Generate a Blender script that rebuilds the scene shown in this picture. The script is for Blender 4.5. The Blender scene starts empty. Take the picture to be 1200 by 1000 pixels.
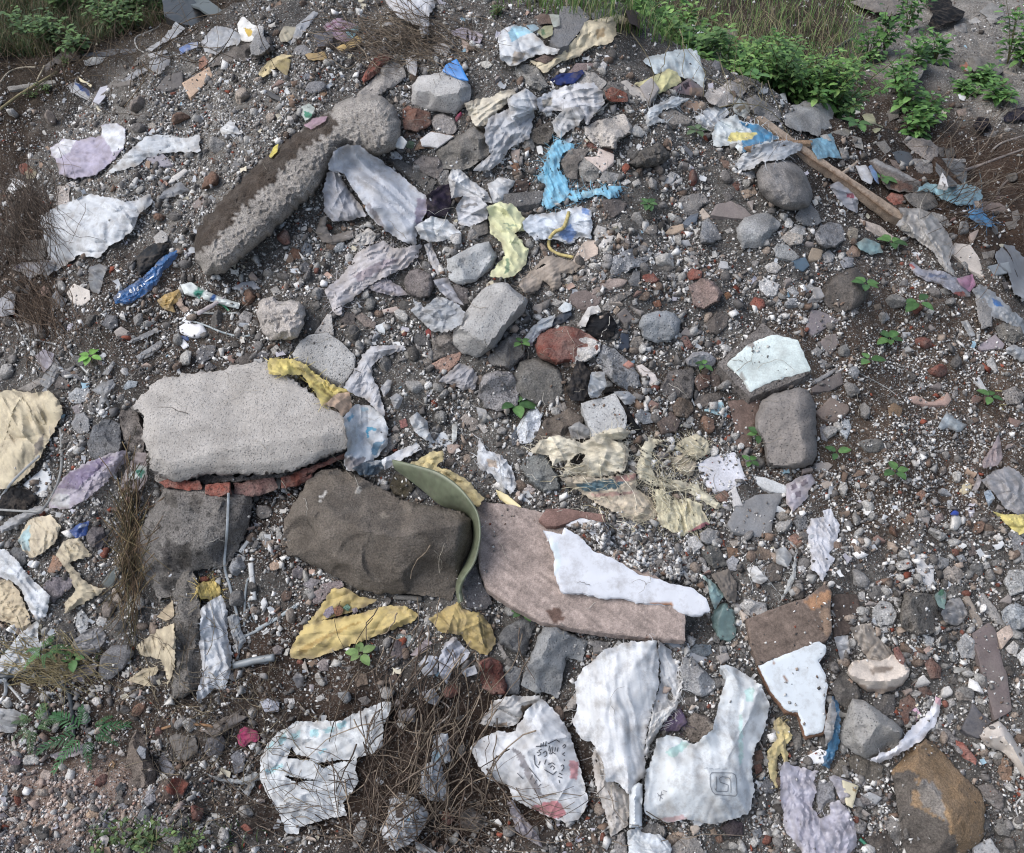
import bpy, math, re
import numpy as np
from mathutils.geometry import delaunay_2d_cdt
from mathutils import Vector

rng = np.random.default_rng(11)
scene = bpy.context.scene
coll = scene.collection
FULL = True

# ------------------------------------------------------------------ helpers
def lin(h):
    h = h.lstrip('#')
    c = np.array([int(h[i:i+2], 16) / 255.0 for i in (0, 2, 4)])
    c = np.where(c <= 0.04045, c / 12.92, ((c + 0.055) / 1.055) ** 2.4)
    return c * .84 + .16 * (c @ np.array([.25, .65, .10]))

def _hash(ix, iy, seed):
    n = (ix.astype(np.int64) * 374761393 + iy.astype(np.int64) * 668265263 + int(seed) * 2147483647) & 0xffffffff
    n = ((n ^ (n >> 13)) * 1274126177) & 0xffffffff
    return ((n ^ (n >> 16)) & 0xffff) / 65535.0

def pn(x, y, seed=0):
    """gradient noise, about -1..1"""
    x = np.asarray(x, float); y = np.asarray(y, float)
    x0 = np.floor(x); y0 = np.floor(y)
    fx = x - x0; fy = y - y0
    def g(ix, iy, dx, dy):
        a = _hash(ix, iy, seed) * 2 * np.pi
        return np.cos(a) * dx + np.sin(a) * dy
    u = fx * fx * fx * (fx * (fx * 6 - 15) + 10); v = fy * fy * fy * (fy * (fy * 6 - 15) + 10)
    a = g(x0, y0, fx, fy); b = g(x0 + 1, y0, fx - 1, fy)
    c = g(x0, y0 + 1, fx, fy - 1); d = g(x0 + 1, y0 + 1, fx - 1, fy - 1)
    return 1.5 * ((a + (b - a) * u) * (1 - v) + (c + (d - c) * u) * v)

def fbm(x, y, seed=0, octs=3, gain=0.5):
    s = 0; a = 1.0
    for i in range(octs):
        s = s + a * pn(x * 2 ** i + 3.1 * i, y * 2 ** i - 1.7 * i, seed + 17 * i); a *= gain
    return s

def sstep(a, b, x):
    t = np.clip((x - a) / (b - a), 0, 1)
    return t * t * (3 - 2 * t)

# ------------------------------------------------------------------ camera
HF = math.radians(28.0); PITCH = math.radians(42.0)
CAM = np.array([0.0, 0.0, 2.9])
FPX = 600 / math.tan(HF)
FWD = np.array([0, math.cos(PITCH), -math.sin(PITCH)])
UP = np.array([0, math.sin(PITCH), math.cos(PITCH)])
RT = np.array([1.0, 0, 0])
def ray(u, v):
    u = np.asarray(u, float); v = np.asarray(v, float)
    return FWD + ((u - 600) / FPX)[..., None] * RT + ((500 - v) / FPX)[..., None] * UP
def at(u, v, t):
    return CAM + ray(u, v) * np.asarray(t)[..., None]
def to_px(P):
    d = P - CAM
    f = d @ FWD
    return 600 + FPX * (d @ RT) / f, 500 - FPX * (d @ UP) / f, f

# ------------------------------------------------------------------ terrain
_XS = [-8, -4, -2.9, -2.5, -1.56, -.8, 0, .35, .62, 1.03, 1.53, 1.95, 2.26, 2.8, 3.6, 8]
_HH = [0.1, .15, .35, .62, 1.33, 1.5, 1.53, 1.5, 1.38, 1.2, 1.0, .87, .52, .25, .1, .05]
_YC = [4.6, 4.6, 4.5, 4.25, 4.4, 4.4, 4.4, 4.36, 4.25, 4.08, 4.1, 4.08, 3.57, 3.3, 3.3, 3.3]
def coarse(x, y):
    H = np.interp(x, _XS, _HH); yc = np.interp(x, _XS, _YC)
    y0 = np.interp(x, [-3, -1.6, -.8, 0, 1, 2.5], [2.0, 1.7, 1.5, 1.3, 1.05, 1.0])
    back = np.interp(x, [-3, 0, 1.2, 3], [.55, .5, .35, .32]) * sstep(3.9, 6.2, y)
    back = back + 0.30 * np.exp(-((x - 2.65) / .55) ** 2 - ((y - 4.35) / .45) ** 2)
    s = np.clip((y - y0) / (yc - y0), 0, 1)
    g = 1.22 * s - 0.22 * s ** 5
    k = y - yc
    fr = H * np.where(k > 0, 1, g)
    dn = np.where(k > 0, .55 * np.sqrt(np.maximum(k, 0) ** 2 + .04) - .11, 0)
    heap = fr - dn
    w = 0.06
    m = np.maximum(heap, back)
    return m + w * np.log(np.exp((heap - m) / w) + np.exp((back - m) / w)) - w * math.log(2) * np.exp(-np.abs(heap - back) / .1)
def terrain(x, y):
    z = coarse(x, y)
    z = z + 0.055 * pn(x * 1.7, y * 1.7, 1) + 0.034 * pn(x * 4.3, y * 4.3, 2) + 0.019 * pn(x * 11, y * 11, 3)
    z = z + 0.007 * np.abs(pn(x * 26, y * 26, 4)) + 0.004 * pn(x * 60, y * 60, 5)
    return z
MX0, MX1, MY0, MY1, MS = -7.0, 7.0, 0.2, 13.0, 0.0125
_gx = np.arange(MX0, MX1, MS); _gy = np.arange(MY0, MY1, MS)
_GX, _GY = np.meshgrid(_gx, _gy)
HMAP = terrain(_GX, _GY)
def hmap(x, y):
    fx = np.clip((x - MX0) / MS, 0, len(_gx) - 1.001); fy = np.clip((y - MY0) / MS, 0, len(_gy) - 1.001)
    ix = fx.astype(int); iy = fy.astype(int); fx = fx - ix; fy = fy - iy
    return (HMAP[iy, ix] * (1 - fx) + HMAP[iy, ix + 1] * fx) * (1 - fy) + (HMAP[iy + 1, ix] * (1 - fx) + HMAP[iy + 1, ix + 1] * fx) * fy

U0, V0, GS = -160, -80, 2
UU = np.arange(U0, 1362, GS); VV = np.arange(V0, 1142, GS)
_U, _V = np.meshgrid(UU, VV)
_R = ray(_U, _V)
T0 = np.full(_U.shape, 1.0)
for _ in range(110):
    gap = CAM[2] + _R[..., 2] * T0 - hmap(_R[..., 0] * T0, _R[..., 1] * T0)
    T0 = np.clip(T0 + gap * 0.5, 0.3, 13)
ZB = T0.copy(); CL = np.zeros(T0.shape)

def look(buf, u, v):
    fu = np.clip((np.asarray(u, float) - U0) / GS, 0, len(UU) - 1.001); fv = np.clip((np.asarray(v, float) - V0) / GS, 0, len(VV) - 1.001)
    iu = fu.astype(int); iv = fv.astype(int); fu = fu - iu; fv = fv - iv
    return (buf[iv, iu] * (1 - fu) + buf[iv, iu + 1] * fu) * (1 - fv) + (buf[iv + 1, iu] * (1 - fu) + buf[iv + 1, iu + 1] * fu) * fv

def boxblur(a, r):
    for ax in (0, 1):
        p = np.pad(a, [(r + 1, r) if i == ax else (0, 0) for i in (0, 1)], mode='edge')
        c = np.cumsum(p, axis=ax)
        n = a.shape[ax]
        a = (np.take(c, range(2 * r + 1, 2 * r + 1 + n), ax) - np.take(c, range(0, n), ax)) / (2 * r + 1)
    return a
def minfilt(a, r):
    for ax in (0, 1):
        p = np.pad(a, [(r, r) if i == ax else (0, 0) for i in (0, 1)], mode='edge'); n = a.shape[ax]
        o = np.take(p, range(0, n), ax)
        for k in range(1, 2 * r + 1):
            o = np.minimum(o, np.take(p, range(k, k + n), ax))
        a = o
    return a

# ------------------------------------------------------------------ materials
class NT:
    def __init__(s, name, rough=0.9, spec=0.3):
        s.m = bpy.data.materials.new(name); s.m.use_nodes = True
        s.t = s.m.node_tree; s.b = s.t.nodes['Principled BSDF']
        s.b.inputs['Roughness'].default_value = rough
        s.b.inputs['Specular IOR Level'].default_value = spec
        s.geo = s.n('ShaderNodeNewGeometry')
        s.att = s.n('ShaderNodeAttribute'); s.att.attribute_name = 'Col'
    def n(s, t, **k):
        x = s.t.nodes.new(t)
        for a, b in k.items(): setattr(x, a, b)
        return x
    def l(s, a, b): s.t.links.new(a, b)
    def noise(s, scale, detail=3, rough=.55, vec=None):
        x = s.n('ShaderNodeTexNoise'); x.inputs['Scale'].default_value = scale; x.inputs['Detail'].default_value = detail
        x.inputs['Roughness'].default_value = rough
        s.l(vec or s.geo.outputs['Position'], x.inputs['Vector']); return x.outputs['Fac']
    def vor(s, scale, feat='F1'):
        x = s.n('ShaderNodeTexVoronoi', feature=feat); x.inputs['Scale'].default_value = scale
        s.l(s.geo.outputs['Position'], x.inputs['Vector']); return x
    def ramp(s, fac, a, b, lo=0., hi=1.):
        x = s.n('ShaderNodeMapRange'); x.inputs[1].default_value = a; x.inputs[2].default_value = b
        x.inputs[3].default_value = lo; x.inputs[4].default_value = hi
        s.l(fac, x.inputs[0]); return x.outputs[0]
    def mix(s, fac, a, b, mode='MIX'):
        x = s.n('ShaderNodeMix', data_type='RGBA', blend_type=mode)
        for sock, val in ((x.inputs[0], fac), (x.inputs[6], a), (x.inputs[7], b)):
            if isinstance(val, bpy.types.NodeSocket): s.l(val, sock)
            elif isinstance(val, (int, float)): sock.default_value = val
            else: sock.default_value = (*val, 1)
        return x.outputs[2]
    def scale(s, col, fac):
        x = s.n('ShaderNodeVectorMath', operation='SCALE'); s.l(col, x.inputs[0]); s.l(fac, x.inputs['Scale']); return x.outputs[0]
    def math(s, op, a, b):
        x = s.n('ShaderNodeMath', operation=op)
        for sock, val in ((x.inputs[0], a), (x.inputs[1], b)):
            if isinstance(val, bpy.types.NodeSocket): s.l(val, sock)
            else: sock.default_value = val
        return x.outputs[0]
    def bump(s, h, dist, strength=1.0, prev=None):
        x = s.n('ShaderNodeBump'); x.inputs['Distance'].default_value = dist; x.inputs['Strength'].default_value = strength
        s.l(h, x.inputs['Height'])
        if prev is not None: s.l(prev, x.inputs['Normal'])
        return x.outputs[0]
    def done(s, col, nrm=None):
        s.l(col, s.b.inputs['Base Color'])
        if nrm is not None: s.l(nrm, s.b.inputs['Normal'])
        return s.m

def stone_mat(name, amp=.35, grain=.5, bump=.004, pits=0., agg=0., rough=.92, dust=.16):
    k = NT(name, rough, .25); c = k.att.outputs['Color']
    c = k.scale(c, k.ramp(k.noise(9, 5, .6), .3, .7, 1 - amp, 1 + amp * .7))
    c = k.mix(k.ramp(k.noise(13, 6, .7), .4, .7, dust * .35, dust * 2.2), c, tuple(lin('8d857c')))
    c = k.scale(c, k.ramp(k.noise(170, 3, .7), .3, .7, 1 - grain, 1 + grain * .8))
    b = k.bump(k.noise(45, 6, .65), bump * 3, .9)
    b = k.bump(k.noise(260, 2, .6), bump, .8, b)
    if agg:
        v = k.vor(28)
        sp = k.n('ShaderNodeSeparateColor'); k.l(v.outputs['Color'], sp.inputs[0])
        c = k.mix(k.math('MULTIPLY', k.ramp(v.outputs['Distance'], .42, .30, 0, agg), k.ramp(sp.outputs[0], .45, .5)), c, k.scale(c, k.ramp(sp.outputs[1], 0, 1, .35, .8)))
        b = k.bump(v.outputs['Distance'], .012, .5, b)
    if pits:
        v = k.vor(110)
        c = k.scale(c, k.ramp(v.outputs['Distance'], .12, .3, 1 - pits, 1))
        b = k.bump(k.ramp(v.outputs['Distance'], .1, .35), .004, .7, b)
    return k.done(c, b)

MAT = {}
MAT['stone'] = stone_mat('stone_surface', .42, .45, .0045)
MAT['concrete'] = stone_mat('concrete_surface', .24, .2, .0022, pits=.2)
MAT['conglomerate'] = stone_mat('rough_concrete_surface', .4, .5, .005, pits=.5, agg=.9)
MAT['rough_concrete'] = stone_mat('knobbly_concrete_surface', .35, .5, .007, pits=.45)
MAT['brick'] = stone_mat('brick_surface', .4, .4, .003, pits=.35, dust=.28)
MAT['tile'] = stone_mat('tile_surface', .2, .16, .0008, rough=.7, dust=.2)
def _plast(name, rough, trans, dirt, amp=.10, spec=.35, crease=.004, clear=0.):
    k = NT(name, rough, spec); c = k.att.outputs['Color']
    c = k.scale(c, k.ramp(k.noise(14, 4, .6), .3, .7, 1 - amp, 1 + amp * .6))
    c = k.mix(k.ramp(k.noise(19, 7, .75), .48, .74, 0, dirt), c, tuple(lin('75695d')))
    b = k.bump(k.noise(16, 4, .55), crease * 1.0, .5)
    b = k.bump(k.noise(60, 3, .6), crease * .5, .5, b)
    m = k.done(c, b)
    if trans:
        tr = k.n('ShaderNodeBsdfTranslucent'); k.l(c, tr.inputs[0])
        mx = k.n('ShaderNodeMixShader'); mx.inputs[0].default_value = trans
        o = k.t.nodes['Material Output']
        k.l(k.b.outputs[0], mx.inputs[1]); k.l(tr.outputs[0], mx.inputs[2]); k.l(mx.outputs[0], o.inputs[0])
        if clear:
            tp = k.n('ShaderNodeBsdfTransparent'); m2 = k.n('ShaderNodeMixShader'); k.l(k.ramp(k.noise(30, 4), .35, .65, clear * .4, clear * 1.6), m2.inputs[0])
            k.l(mx.outputs[0], m2.inputs[1]); k.l(tp.outputs[0], m2.inputs[2]); k.l(m2.outputs[0], o.inputs[0])
    return m
MAT['cloth'] = _plast('woven_plastic_fabric', .7, .14, .65, .14)
MAT['rag'] = _plast('cotton_fabric', .95, .05, .6, .25, .15)
MAT['film'] = _plast('thin_plastic_film', .3, .2, .3, .12, .5, .004, .22)
MAT['paper'] = _plast('paper_sheet', .85, .08, .35, .1, .2, .0015)
MAT['plastic'] = _plast('hard_plastic', .4, 0, .35, .12, .5, .0006)
MAT['laminate'] = _plast('laminate_sheet', .5, 0, .55, .05, .4, .0005)
def _wood():
    k = NT('weathered_wood', .85, .25); c = k.att.outputs['Color']
    c = k.scale(c, k.ramp(k.noise(30, 6, .7), .3, .7, .65, 1.25))
    c = k.scale(c, k.ramp(k.noise(240, 3, .7), .3, .7, .75, 1.2))
    b = k.bump(k.noise(120, 5, .7), .004, .8)
    return k.done(c, b)
MAT['wood'] = _wood()
def _leaf():
    k = NT('leaf_surface', .55, .35); c = k.att.outputs['Color']
    c = k.scale(c, k.ramp(k.noise(60, 3), .3, .7, .75, 1.25))
    m = k.done(c)
    tr = k.n('ShaderNodeBsdfTranslucent'); k.l(c, tr.inputs[0])
    mx = k.n('ShaderNodeMixShader'); mx.inputs[0].default_value = .25
    k.l(k.b.outputs[0], mx.inputs[1]); k.l(tr.outputs[0], mx.inputs[2]); k.l(mx.outputs[0], k.t.nodes['Material Output'].inputs[0])
    return m
MAT['leaf'] = _leaf()
def _straw():
    k = NT('dry_stem_surface', .9, .2)
    return k.done(k.scale(k.att.outputs['Color'], k.ramp(k.noise(90, 3), .3, .7, .6, 1.3)))
MAT['straw'] = _straw()
def _gravel():
    k = NT('loose_gravel_surface', .9, .25)
    return k.done(k.scale(k.att.outputs['Color'], k.ramp(k.noise(180, 3, .7), .3, .7, .7, 1.2)), k.bump(k.noise(300, 3), .002, .6))
MAT['gravel'] = _gravel()
def _ground():
    k = NT('gritty_soil', .97, .12); c = k.att.outputs['Color']
    c = k.scale(c, k.ramp(k.noise(6, 6, .65), .3, .7, .6, 1.35))
    c = k.scale(c, k.ramp(k.noise(70, 5, .7), .3, .7, .45, 1.5))
    g = k.n('ShaderNodeAttribute'); g.attribute_name = 'Grit'
    b = k.bump(k.noise(55, 7, .7), .02, .9)
    for sc, th, col in ((150, .80, 'c9c8c4'), (260, .78, 'b4aea6'), (95, .9, 'a09a93'), (190, .86, '6f4a36')):
        v = k.vor(sc); sp = k.n('ShaderNodeSeparateColor'); k.l(v.outputs['Color'], sp.inputs[0])
        on = k.math('MULTIPLY', k.ramp(sp.outputs[0], th - .01, th + .01), k.ramp(v.outputs['Distance'], .48, .36))
        on = k.math('MULTIPLY', on, g.outputs['Fac'])
        c = k.mix(on, c, k.scale(k.mix(1., tuple(lin(col)), tuple(lin(col))), k.ramp(sp.outputs[1], 0, 1, .5, 1.05)))
        b = k.bump(on, .004, .8, b)
    return k.done(c, b)
MAT['ground'] = _ground()

# ------------------------------------------------------------------ mesh output
def clean(name): return name
def make(name, co, tris, col, mat, parent=None, smooth=True, quads=None, extra=None, origin=None):
    co = np.asarray(co, float); tris = np.asarray(tris, np.int32).reshape(-1, 3)
    org = np.array([co[:, 0].mean(), co[:, 1].mean(), co[:, 2].min()]) if origin is None else np.asarray(origin, float)
    me = bpy.data.meshes.new(name)
    nq = 0 if quads is None else len(quads)
    loops = tris.ravel() if nq == 0 else np.concatenate([tris.ravel(), np.asarray(quads, np.int32).ravel()])
    starts = np.arange(len(tris)) * 3
    if nq: starts = np.concatenate([starts, len(tris) * 3 + np.arange(nq) * 4])
    me.vertices.add(len(co)); me.vertices.foreach_set('co', (co - org).astype(np.float32).ravel())
    me.loops.add(len(loops)); me.loops.foreach_set('vertex_index', loops.astype(np.int32))
    me.polygons.add(len(starts)); me.polygons.foreach_set('loop_start', starts.astype(np.int32))
    me.update(calc_edges=True)
    if smooth: me.polygons.foreach_set('use_smooth', np.ones(len(starts), bool))
    ca = me.color_attributes.new('Col', 'FLOAT_COLOR', 'POINT')
    c4 = np.ones((len(co), 4), np.float32); c4[:, :3] = col
    ca.data.foreach_set('color', c4.ravel())
    if extra is not None:
        for nm, val in extra.items():
            a = me.attributes.new(nm, 'FLOAT', 'POINT'); a.data.foreach_set('value', np.asarray(val, np.float32))
    me.materials.append(MAT[mat])
    me.validate()
    o = bpy.data.objects.new(name, me); coll.objects.link(o)
    if parent is not None:
        o.parent = parent; o.location = org - np.array(parent['org'])
    else:
        o.location = org
    o['org'] = [float(a) for a in org]
    return o

# ------------------------------------------------------------------ tracing frame
S_ = 1185 / 320.0
TILE = {'A': (0, 0), 'B': (300, 0), 'C': (600, 0), 'D': (880, 0), 'E': (0, 250), 'F': (300, 250), 'G': (600, 250), 'H': (880, 250),
        'I': (0, 490), 'J': (300, 490), 'K': (600, 490), 'L': (880, 490), 'M': (0, 730), 'N': (300, 730), 'O': (600, 730), 'P': (880, 730)}
TS = {k: (v[0], v[1], S_) for k, v in TILE.items()}
TS.update(Z=(0, 0, 1.0), a=(90, 400, 1062 / 340), b=(320, 540, 1077 / 280), c=(0, 800, 5.0), d=(600, 840, 10.0), e=(760, 880, 1200 / 130), f=(300, 830, 1067 / 160), g=(125, 285, 1188 / 95), h=(400, 460, 10.0), i=(0, 0, 1200 / 220), k=(720, 0, 3.0), m=(1050, 0, 5.0))
def px(tile, s):
    """'x,y x,y' in a tile's own units -> photo pixels (and a third column of heights in cm when given)"""
    ox, oy, sc = TS[tile]
    rows = [[float(q) for q in p.split(',')] for p in s.split()]
    out = np.zeros((len(rows), 3))
    for i, r in enumerate(rows):
        out[i, 0] = ox + r[0] / sc; out[i, 1] = oy + r[1] / sc
        out[i, 2] = r[2] / 100 if len(r) > 2 else np.nan
    return out

def inside(u, v, P):
    u = np.asarray(u); v = np.asarray(v); r = np.zeros(u.shape, bool)
    n = len(P); j = n - 1
    for i in range(n):
        xi, yi = P[i, 0], P[i, 1]; xj, yj = P[j, 0], P[j, 1]
        if yi != yj:
            c = ((yi > v) != (yj > v)) & (u < (xj - xi) * (v - yi) / (yj - yi) + xi)
            r ^= c
        j = i
    return r
def bdist(u, v, P):
    u = np.asarray(u, float); v = np.asarray(v, float); best = np.full(u.shape, 1e9)
    n = len(P)
    for i in range(n):
        a = P[i, :2]; b = P[(i + 1) % n, :2]; e = b - a; L = e @ e
        if L < 1e-9: continue
        t = np.clip(((u - a[0]) * e[0] + (v - a[1]) * e[1]) / L, 0, 1)
        best = np.minimum(best, (u - a[0] - t * e[0]) ** 2 + (v - a[1] - t * e[1]) ** 2)
    return np.sqrt(best)
def resample(P, s, closed=True):
    Q = np.vstack([P, P[:1]]) if closed else P
    seg = np.hypot(*(np.diff(Q[:, :2], axis=0)).T); cum = np.concatenate([[0], np.cumsum(seg)])
    n = max(int(cum[-1] / s), 8 if closed else 2)
    d = np.linspace(0, cum[-1], n + 1)[:-1 if closed else None]
    return np.stack([np.interp(d, cum, Q[:, k]) for k in range(Q.shape[1])], 1)
def spline(P, s, closed=False):
    """Catmull-Rom through the points, resampled about every s pixels"""
    P = np.asarray(P)[:, :2]; n = len(P)
    if n < 3: return resample(P, s, closed)
    out = []
    for i in range(n if closed else n - 1):
        g = (lambda j: P[j % n]) if closed else (lambda j: P[min(max(j, 0), n - 1)])
        p0, p1, p2, p3 = g(i - 1), g(i), g(i + 1), g(i + 2)
        for t in np.linspace(0, 1, 9)[:-1]:
            out.append(.5 * (2 * p1 + (p2 - p0) * t + (2 * p0 - 5 * p1 + 4 * p2 - p3) * t * t + (3 * p1 - p0 - 3 * p2 + p3) * t ** 3))
    if not closed: out.append(P[-1])
    return resample(np.array(out), s, closed)

def tri_fill(B, s):
    """triangulate the closed outline B (px) with inner points about every s px -> points, triangles facing the camera"""
    lo = B.min(0); hi = B.max(0)
    xs = np.arange(lo[0], hi[0], s); ys = np.arange(lo[1], hi[1], s * .87)
    X, Y = np.meshgrid(xs, ys); X = X + (np.arange(len(ys)) % 2)[:, None] * s * .5
    X = (X + rng.uniform(-.18, .18, X.shape) * s).ravel(); Y = (Y + rng.uniform(-.18, .18, Y.shape) * s).ravel()
    k = inside(X, Y, B); X = X[k]; Y = Y[k]
    if len(X):
        k = bdist(X, Y, B) > s * .45; X = X[k]; Y = Y[k]
    n = len(B)
    vs = [Vector(p) for p in B] + [Vector(p) for p in zip(X, Y)]
    r = delaunay_2d_cdt(vs, [(i, (i + 1) % n) for i in range(n)], [], 1, 1e-5)
    V = np.array([(p.x, p.y) for p in r[0]]); F = np.array([f for f in r[2] if len(f) == 3], int)
    a, b, c = V[F[:, 0]], V[F[:, 1]], V[F[:, 2]]
    ar = (b[:, 0] - a[:, 0]) * (c[:, 1] - a[:, 1]) - (b[:, 1] - a[:, 1]) * (c[:, 0] - a[:, 0])
    F[ar > 0] = F[ar > 0][:, ::-1]
    return V, F
def rim(F):
    """boundary edges of a triangle list, in the triangles' direction"""
    E = np.concatenate([F[:, [0, 1]], F[:, [1, 2]], F[:, [2, 0]]])
    key = {(a, b) for a, b in E.tolist()}
    return np.array([(a, b) for a, b in E.tolist() if (b, a) not in key], int)

def block(P, m=10):
    lo = P[:, :2].min(0) - m; hi = P[:, :2].max(0) + m
    i0 = max(int((lo[0] - U0) / GS), 0); i1 = min(int((hi[0] - U0) / GS) + 1, len(UU))
    j0 = max(int((lo[1] - V0) / GS), 0); j1 = min(int((hi[1] - V0) / GS) + 1, len(VV))
    return slice(j0, j1), slice(i0, i1)
def stamp(P, tf, m=0):
    sl = block(P, 4); u = _U[sl]; v = _V[sl]; k = inside(u, v, P)
    if k.any():
        z = ZB[sl]; z[k] = np.minimum(z[k], tf(u[k], v[k]))
def plane(P):
    """the ground's plane under outline P as 1/t = a + b u + c v"""
    sl = block(P, 3); u = _U[sl].ravel(); v = _V[sl].ravel(); k = inside(u, v, P)
    if k.sum() < 6: k = np.ones(len(u), bool)
    u = u[k]; v = v[k]; w = 1 / T0[sl].ravel()[k]
    c0 = P[:, :2].mean(0); A = np.stack([np.ones(len(u)), (u - c0[0]) / 100, (v - c0[1]) / 100], 1)
    keep = np.abs(1 / w - np.median(1 / w)) < .45
    if keep.sum() < 4: keep[:] = True
    for _ in range(3):
        q = np.linalg.lstsq(np.vstack([A[keep], [[0, .02 * len(u) ** .5, 0], [0, 0, .02 * len(u) ** .5]]]), np.concatenate([w[keep], [0, 0]]), rcond=None)[0]
        res = np.abs(1 / (A @ q) - 1 / w); k2 = res < max(.06, np.percentile(res, 70))
        if k2.sum() >= 6: keep = k2
    return lambda uu, vv: 1 / (q[0] + q[1] * (np.asarray(uu) - c0[0]) / 100 + q[2] * (np.asarray(vv) - c0[1]) / 100)

REG = []          # every thing: object, centre px, wording
def words_for(h):
    c = np.array([int(h[i:i+2], 16) for i in (0, 2, 4)]) / 255.; mx = c.max(); mn = c.min(); s = (mx - mn) / max(mx, .01)
    r, g, b = c
    if s < .13:
        return 'white' if mx > .74 else 'pale grey' if mx > .62 else 'grey' if mx > .46 else 'dark grey' if mx > .25 else 'black'
    if b >= r and b >= g: return ('bluish grey' if mx > .45 else 'dark bluish') if s < .3 else ('light blue' if g > .6 else 'blue')
    if g >= r: return 'greenish grey' if s < .25 else 'green'
    if r - g > .16 and s > .45 and g < .4: return 'brick red'
    if b > g: return 'mauve'
    if s > .36 and mx > .62: return 'yellow'
    if mx > .68: return 'cream'
    return ('brownish grey' if mx > .38 else 'dark brown') if s < .24 else ('tan' if mx > .52 else 'brown')
def reg(o, P, c, n, l, lm, cat, grp=None, d=None):
    P = np.asarray(P); ctr = P[:, :2].mean(0); q = P[:, :2] - ctr
    ev = np.sqrt(np.maximum(np.linalg.eigvalsh(np.cov(q.T)), 1e-3)) if len(P) > 2 else np.array([1, 2.])
    size = float(np.hypot(*(P[:, :2].max(0) - P[:, :2].min(0))))
    noun = n.replace('_', ' ')
    if d is None:
        sz = 'tiny' if size < 17 else 'small' if size < 38 else '' if size < 85 else 'large'
        sh = 'long' if ev[1] / ev[0] > 2.2 else ''
        d = ' '.join(x for x in (sz, sh, words_for(c.lstrip('#')), noun) if x)
    o['kind'] = 'thing'
    o['category'] = cat or n.split('_')[-1].replace('fragment', 'shard')
    if grp: o['group'] = grp
    REG.append(dict(o=o, u=ctr[0], v=ctr[1], d=d, l=l, lm=lm, size=size))

def colour(u, v, c, var, patches, tile, grain=None, seed=0, w=1.6):
    base = lin(c)[None, :] * np.ones((len(u), 1))
    k = 1 + var * fbm(u / 23., v / 23., seed, 3)
    base = base * np.clip(k, .4, 1.6)[:, None]
    if grain is not None:
        a = math.radians(grain); p = u * math.cos(a) + v * math.sin(a); q = -u * math.sin(a) + v * math.cos(a)
        gw = pn(p / 60, q / 2.6, seed + 5) * .6 + pn(p / 25, q / 1.1, seed + 6) * .5
        base = base * np.clip(1 + .5 * gw, .4, 1.7)[:, None]
    for pt in patches or ():
        pc, pp = pt[0], px(pt[2] if len(pt) > 2 else tile, pt[1])
        k = inside(u + w * (pn(u / 6., v / 6., seed + 9) + .6 * (w > 2) * pn(u / 17., v / 17., seed + 19)), v + w * (pn(u / 6., v / 6., seed + 10) + .6 * (w > 2) * pn(u / 17., v / 17., seed + 20)), pp)
        pk = np.clip(1 + .25 * fbm(u / 9., v / 9., seed + 3, 2), .5, 1.5)[:, None]
        base = np.where(k[:, None], lin(pc)[None] * pk, base)
    return base

def coarse_h(P, inn, ed):
    """piecewise flat heights over the outline P (with heights) and inner points"""
    pts = np.vstack([P] + ([inn] if len(inn) else []))
    n = len(P)
    edges = [(i, (i + 1) % n) for i in range(n)] + list(ed or ())
    r = delaunay_2d_cdt([Vector(p[:2]) for p in pts], edges, [], 1, 1e-5)
    vs = np.array([(p.x, p.y) for p in r[0]]); hz = np.array([pts[o[0], 2] if o else 0. for o in r[3]])
    hz = np.nan_to_num(hz)
    F = [f for f in r[2] if len(f) == 3]
    def h(u, v):
        out = np.zeros(u.shape); done = np.zeros(u.shape, bool)
        for f in F:
            a, b, c = vs[f[0]], vs[f[1]], vs[f[2]]
            det = (b[1] - c[1]) * (a[0] - c[0]) + (c[0] - b[0]) * (a[1] - c[1])
            if abs(det) < 1e-9: continue
            l1 = ((b[1] - c[1]) * (u - c[0]) + (c[0] - b[0]) * (v - c[1])) / det
            l2 = ((c[1] - a[1]) * (u - c[0]) + (a[0] - c[0]) * (v - c[1])) / det
            l3 = 1 - l1 - l2
            k = (l1 > -.02) & (l2 > -.02) & (l3 > -.02) & ~done
            out[k] = (l1 * hz[f[0]] + l2 * hz[f[1]] + l3 * hz[f[2]])[k]; done |= k
        return out
    return h

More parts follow.
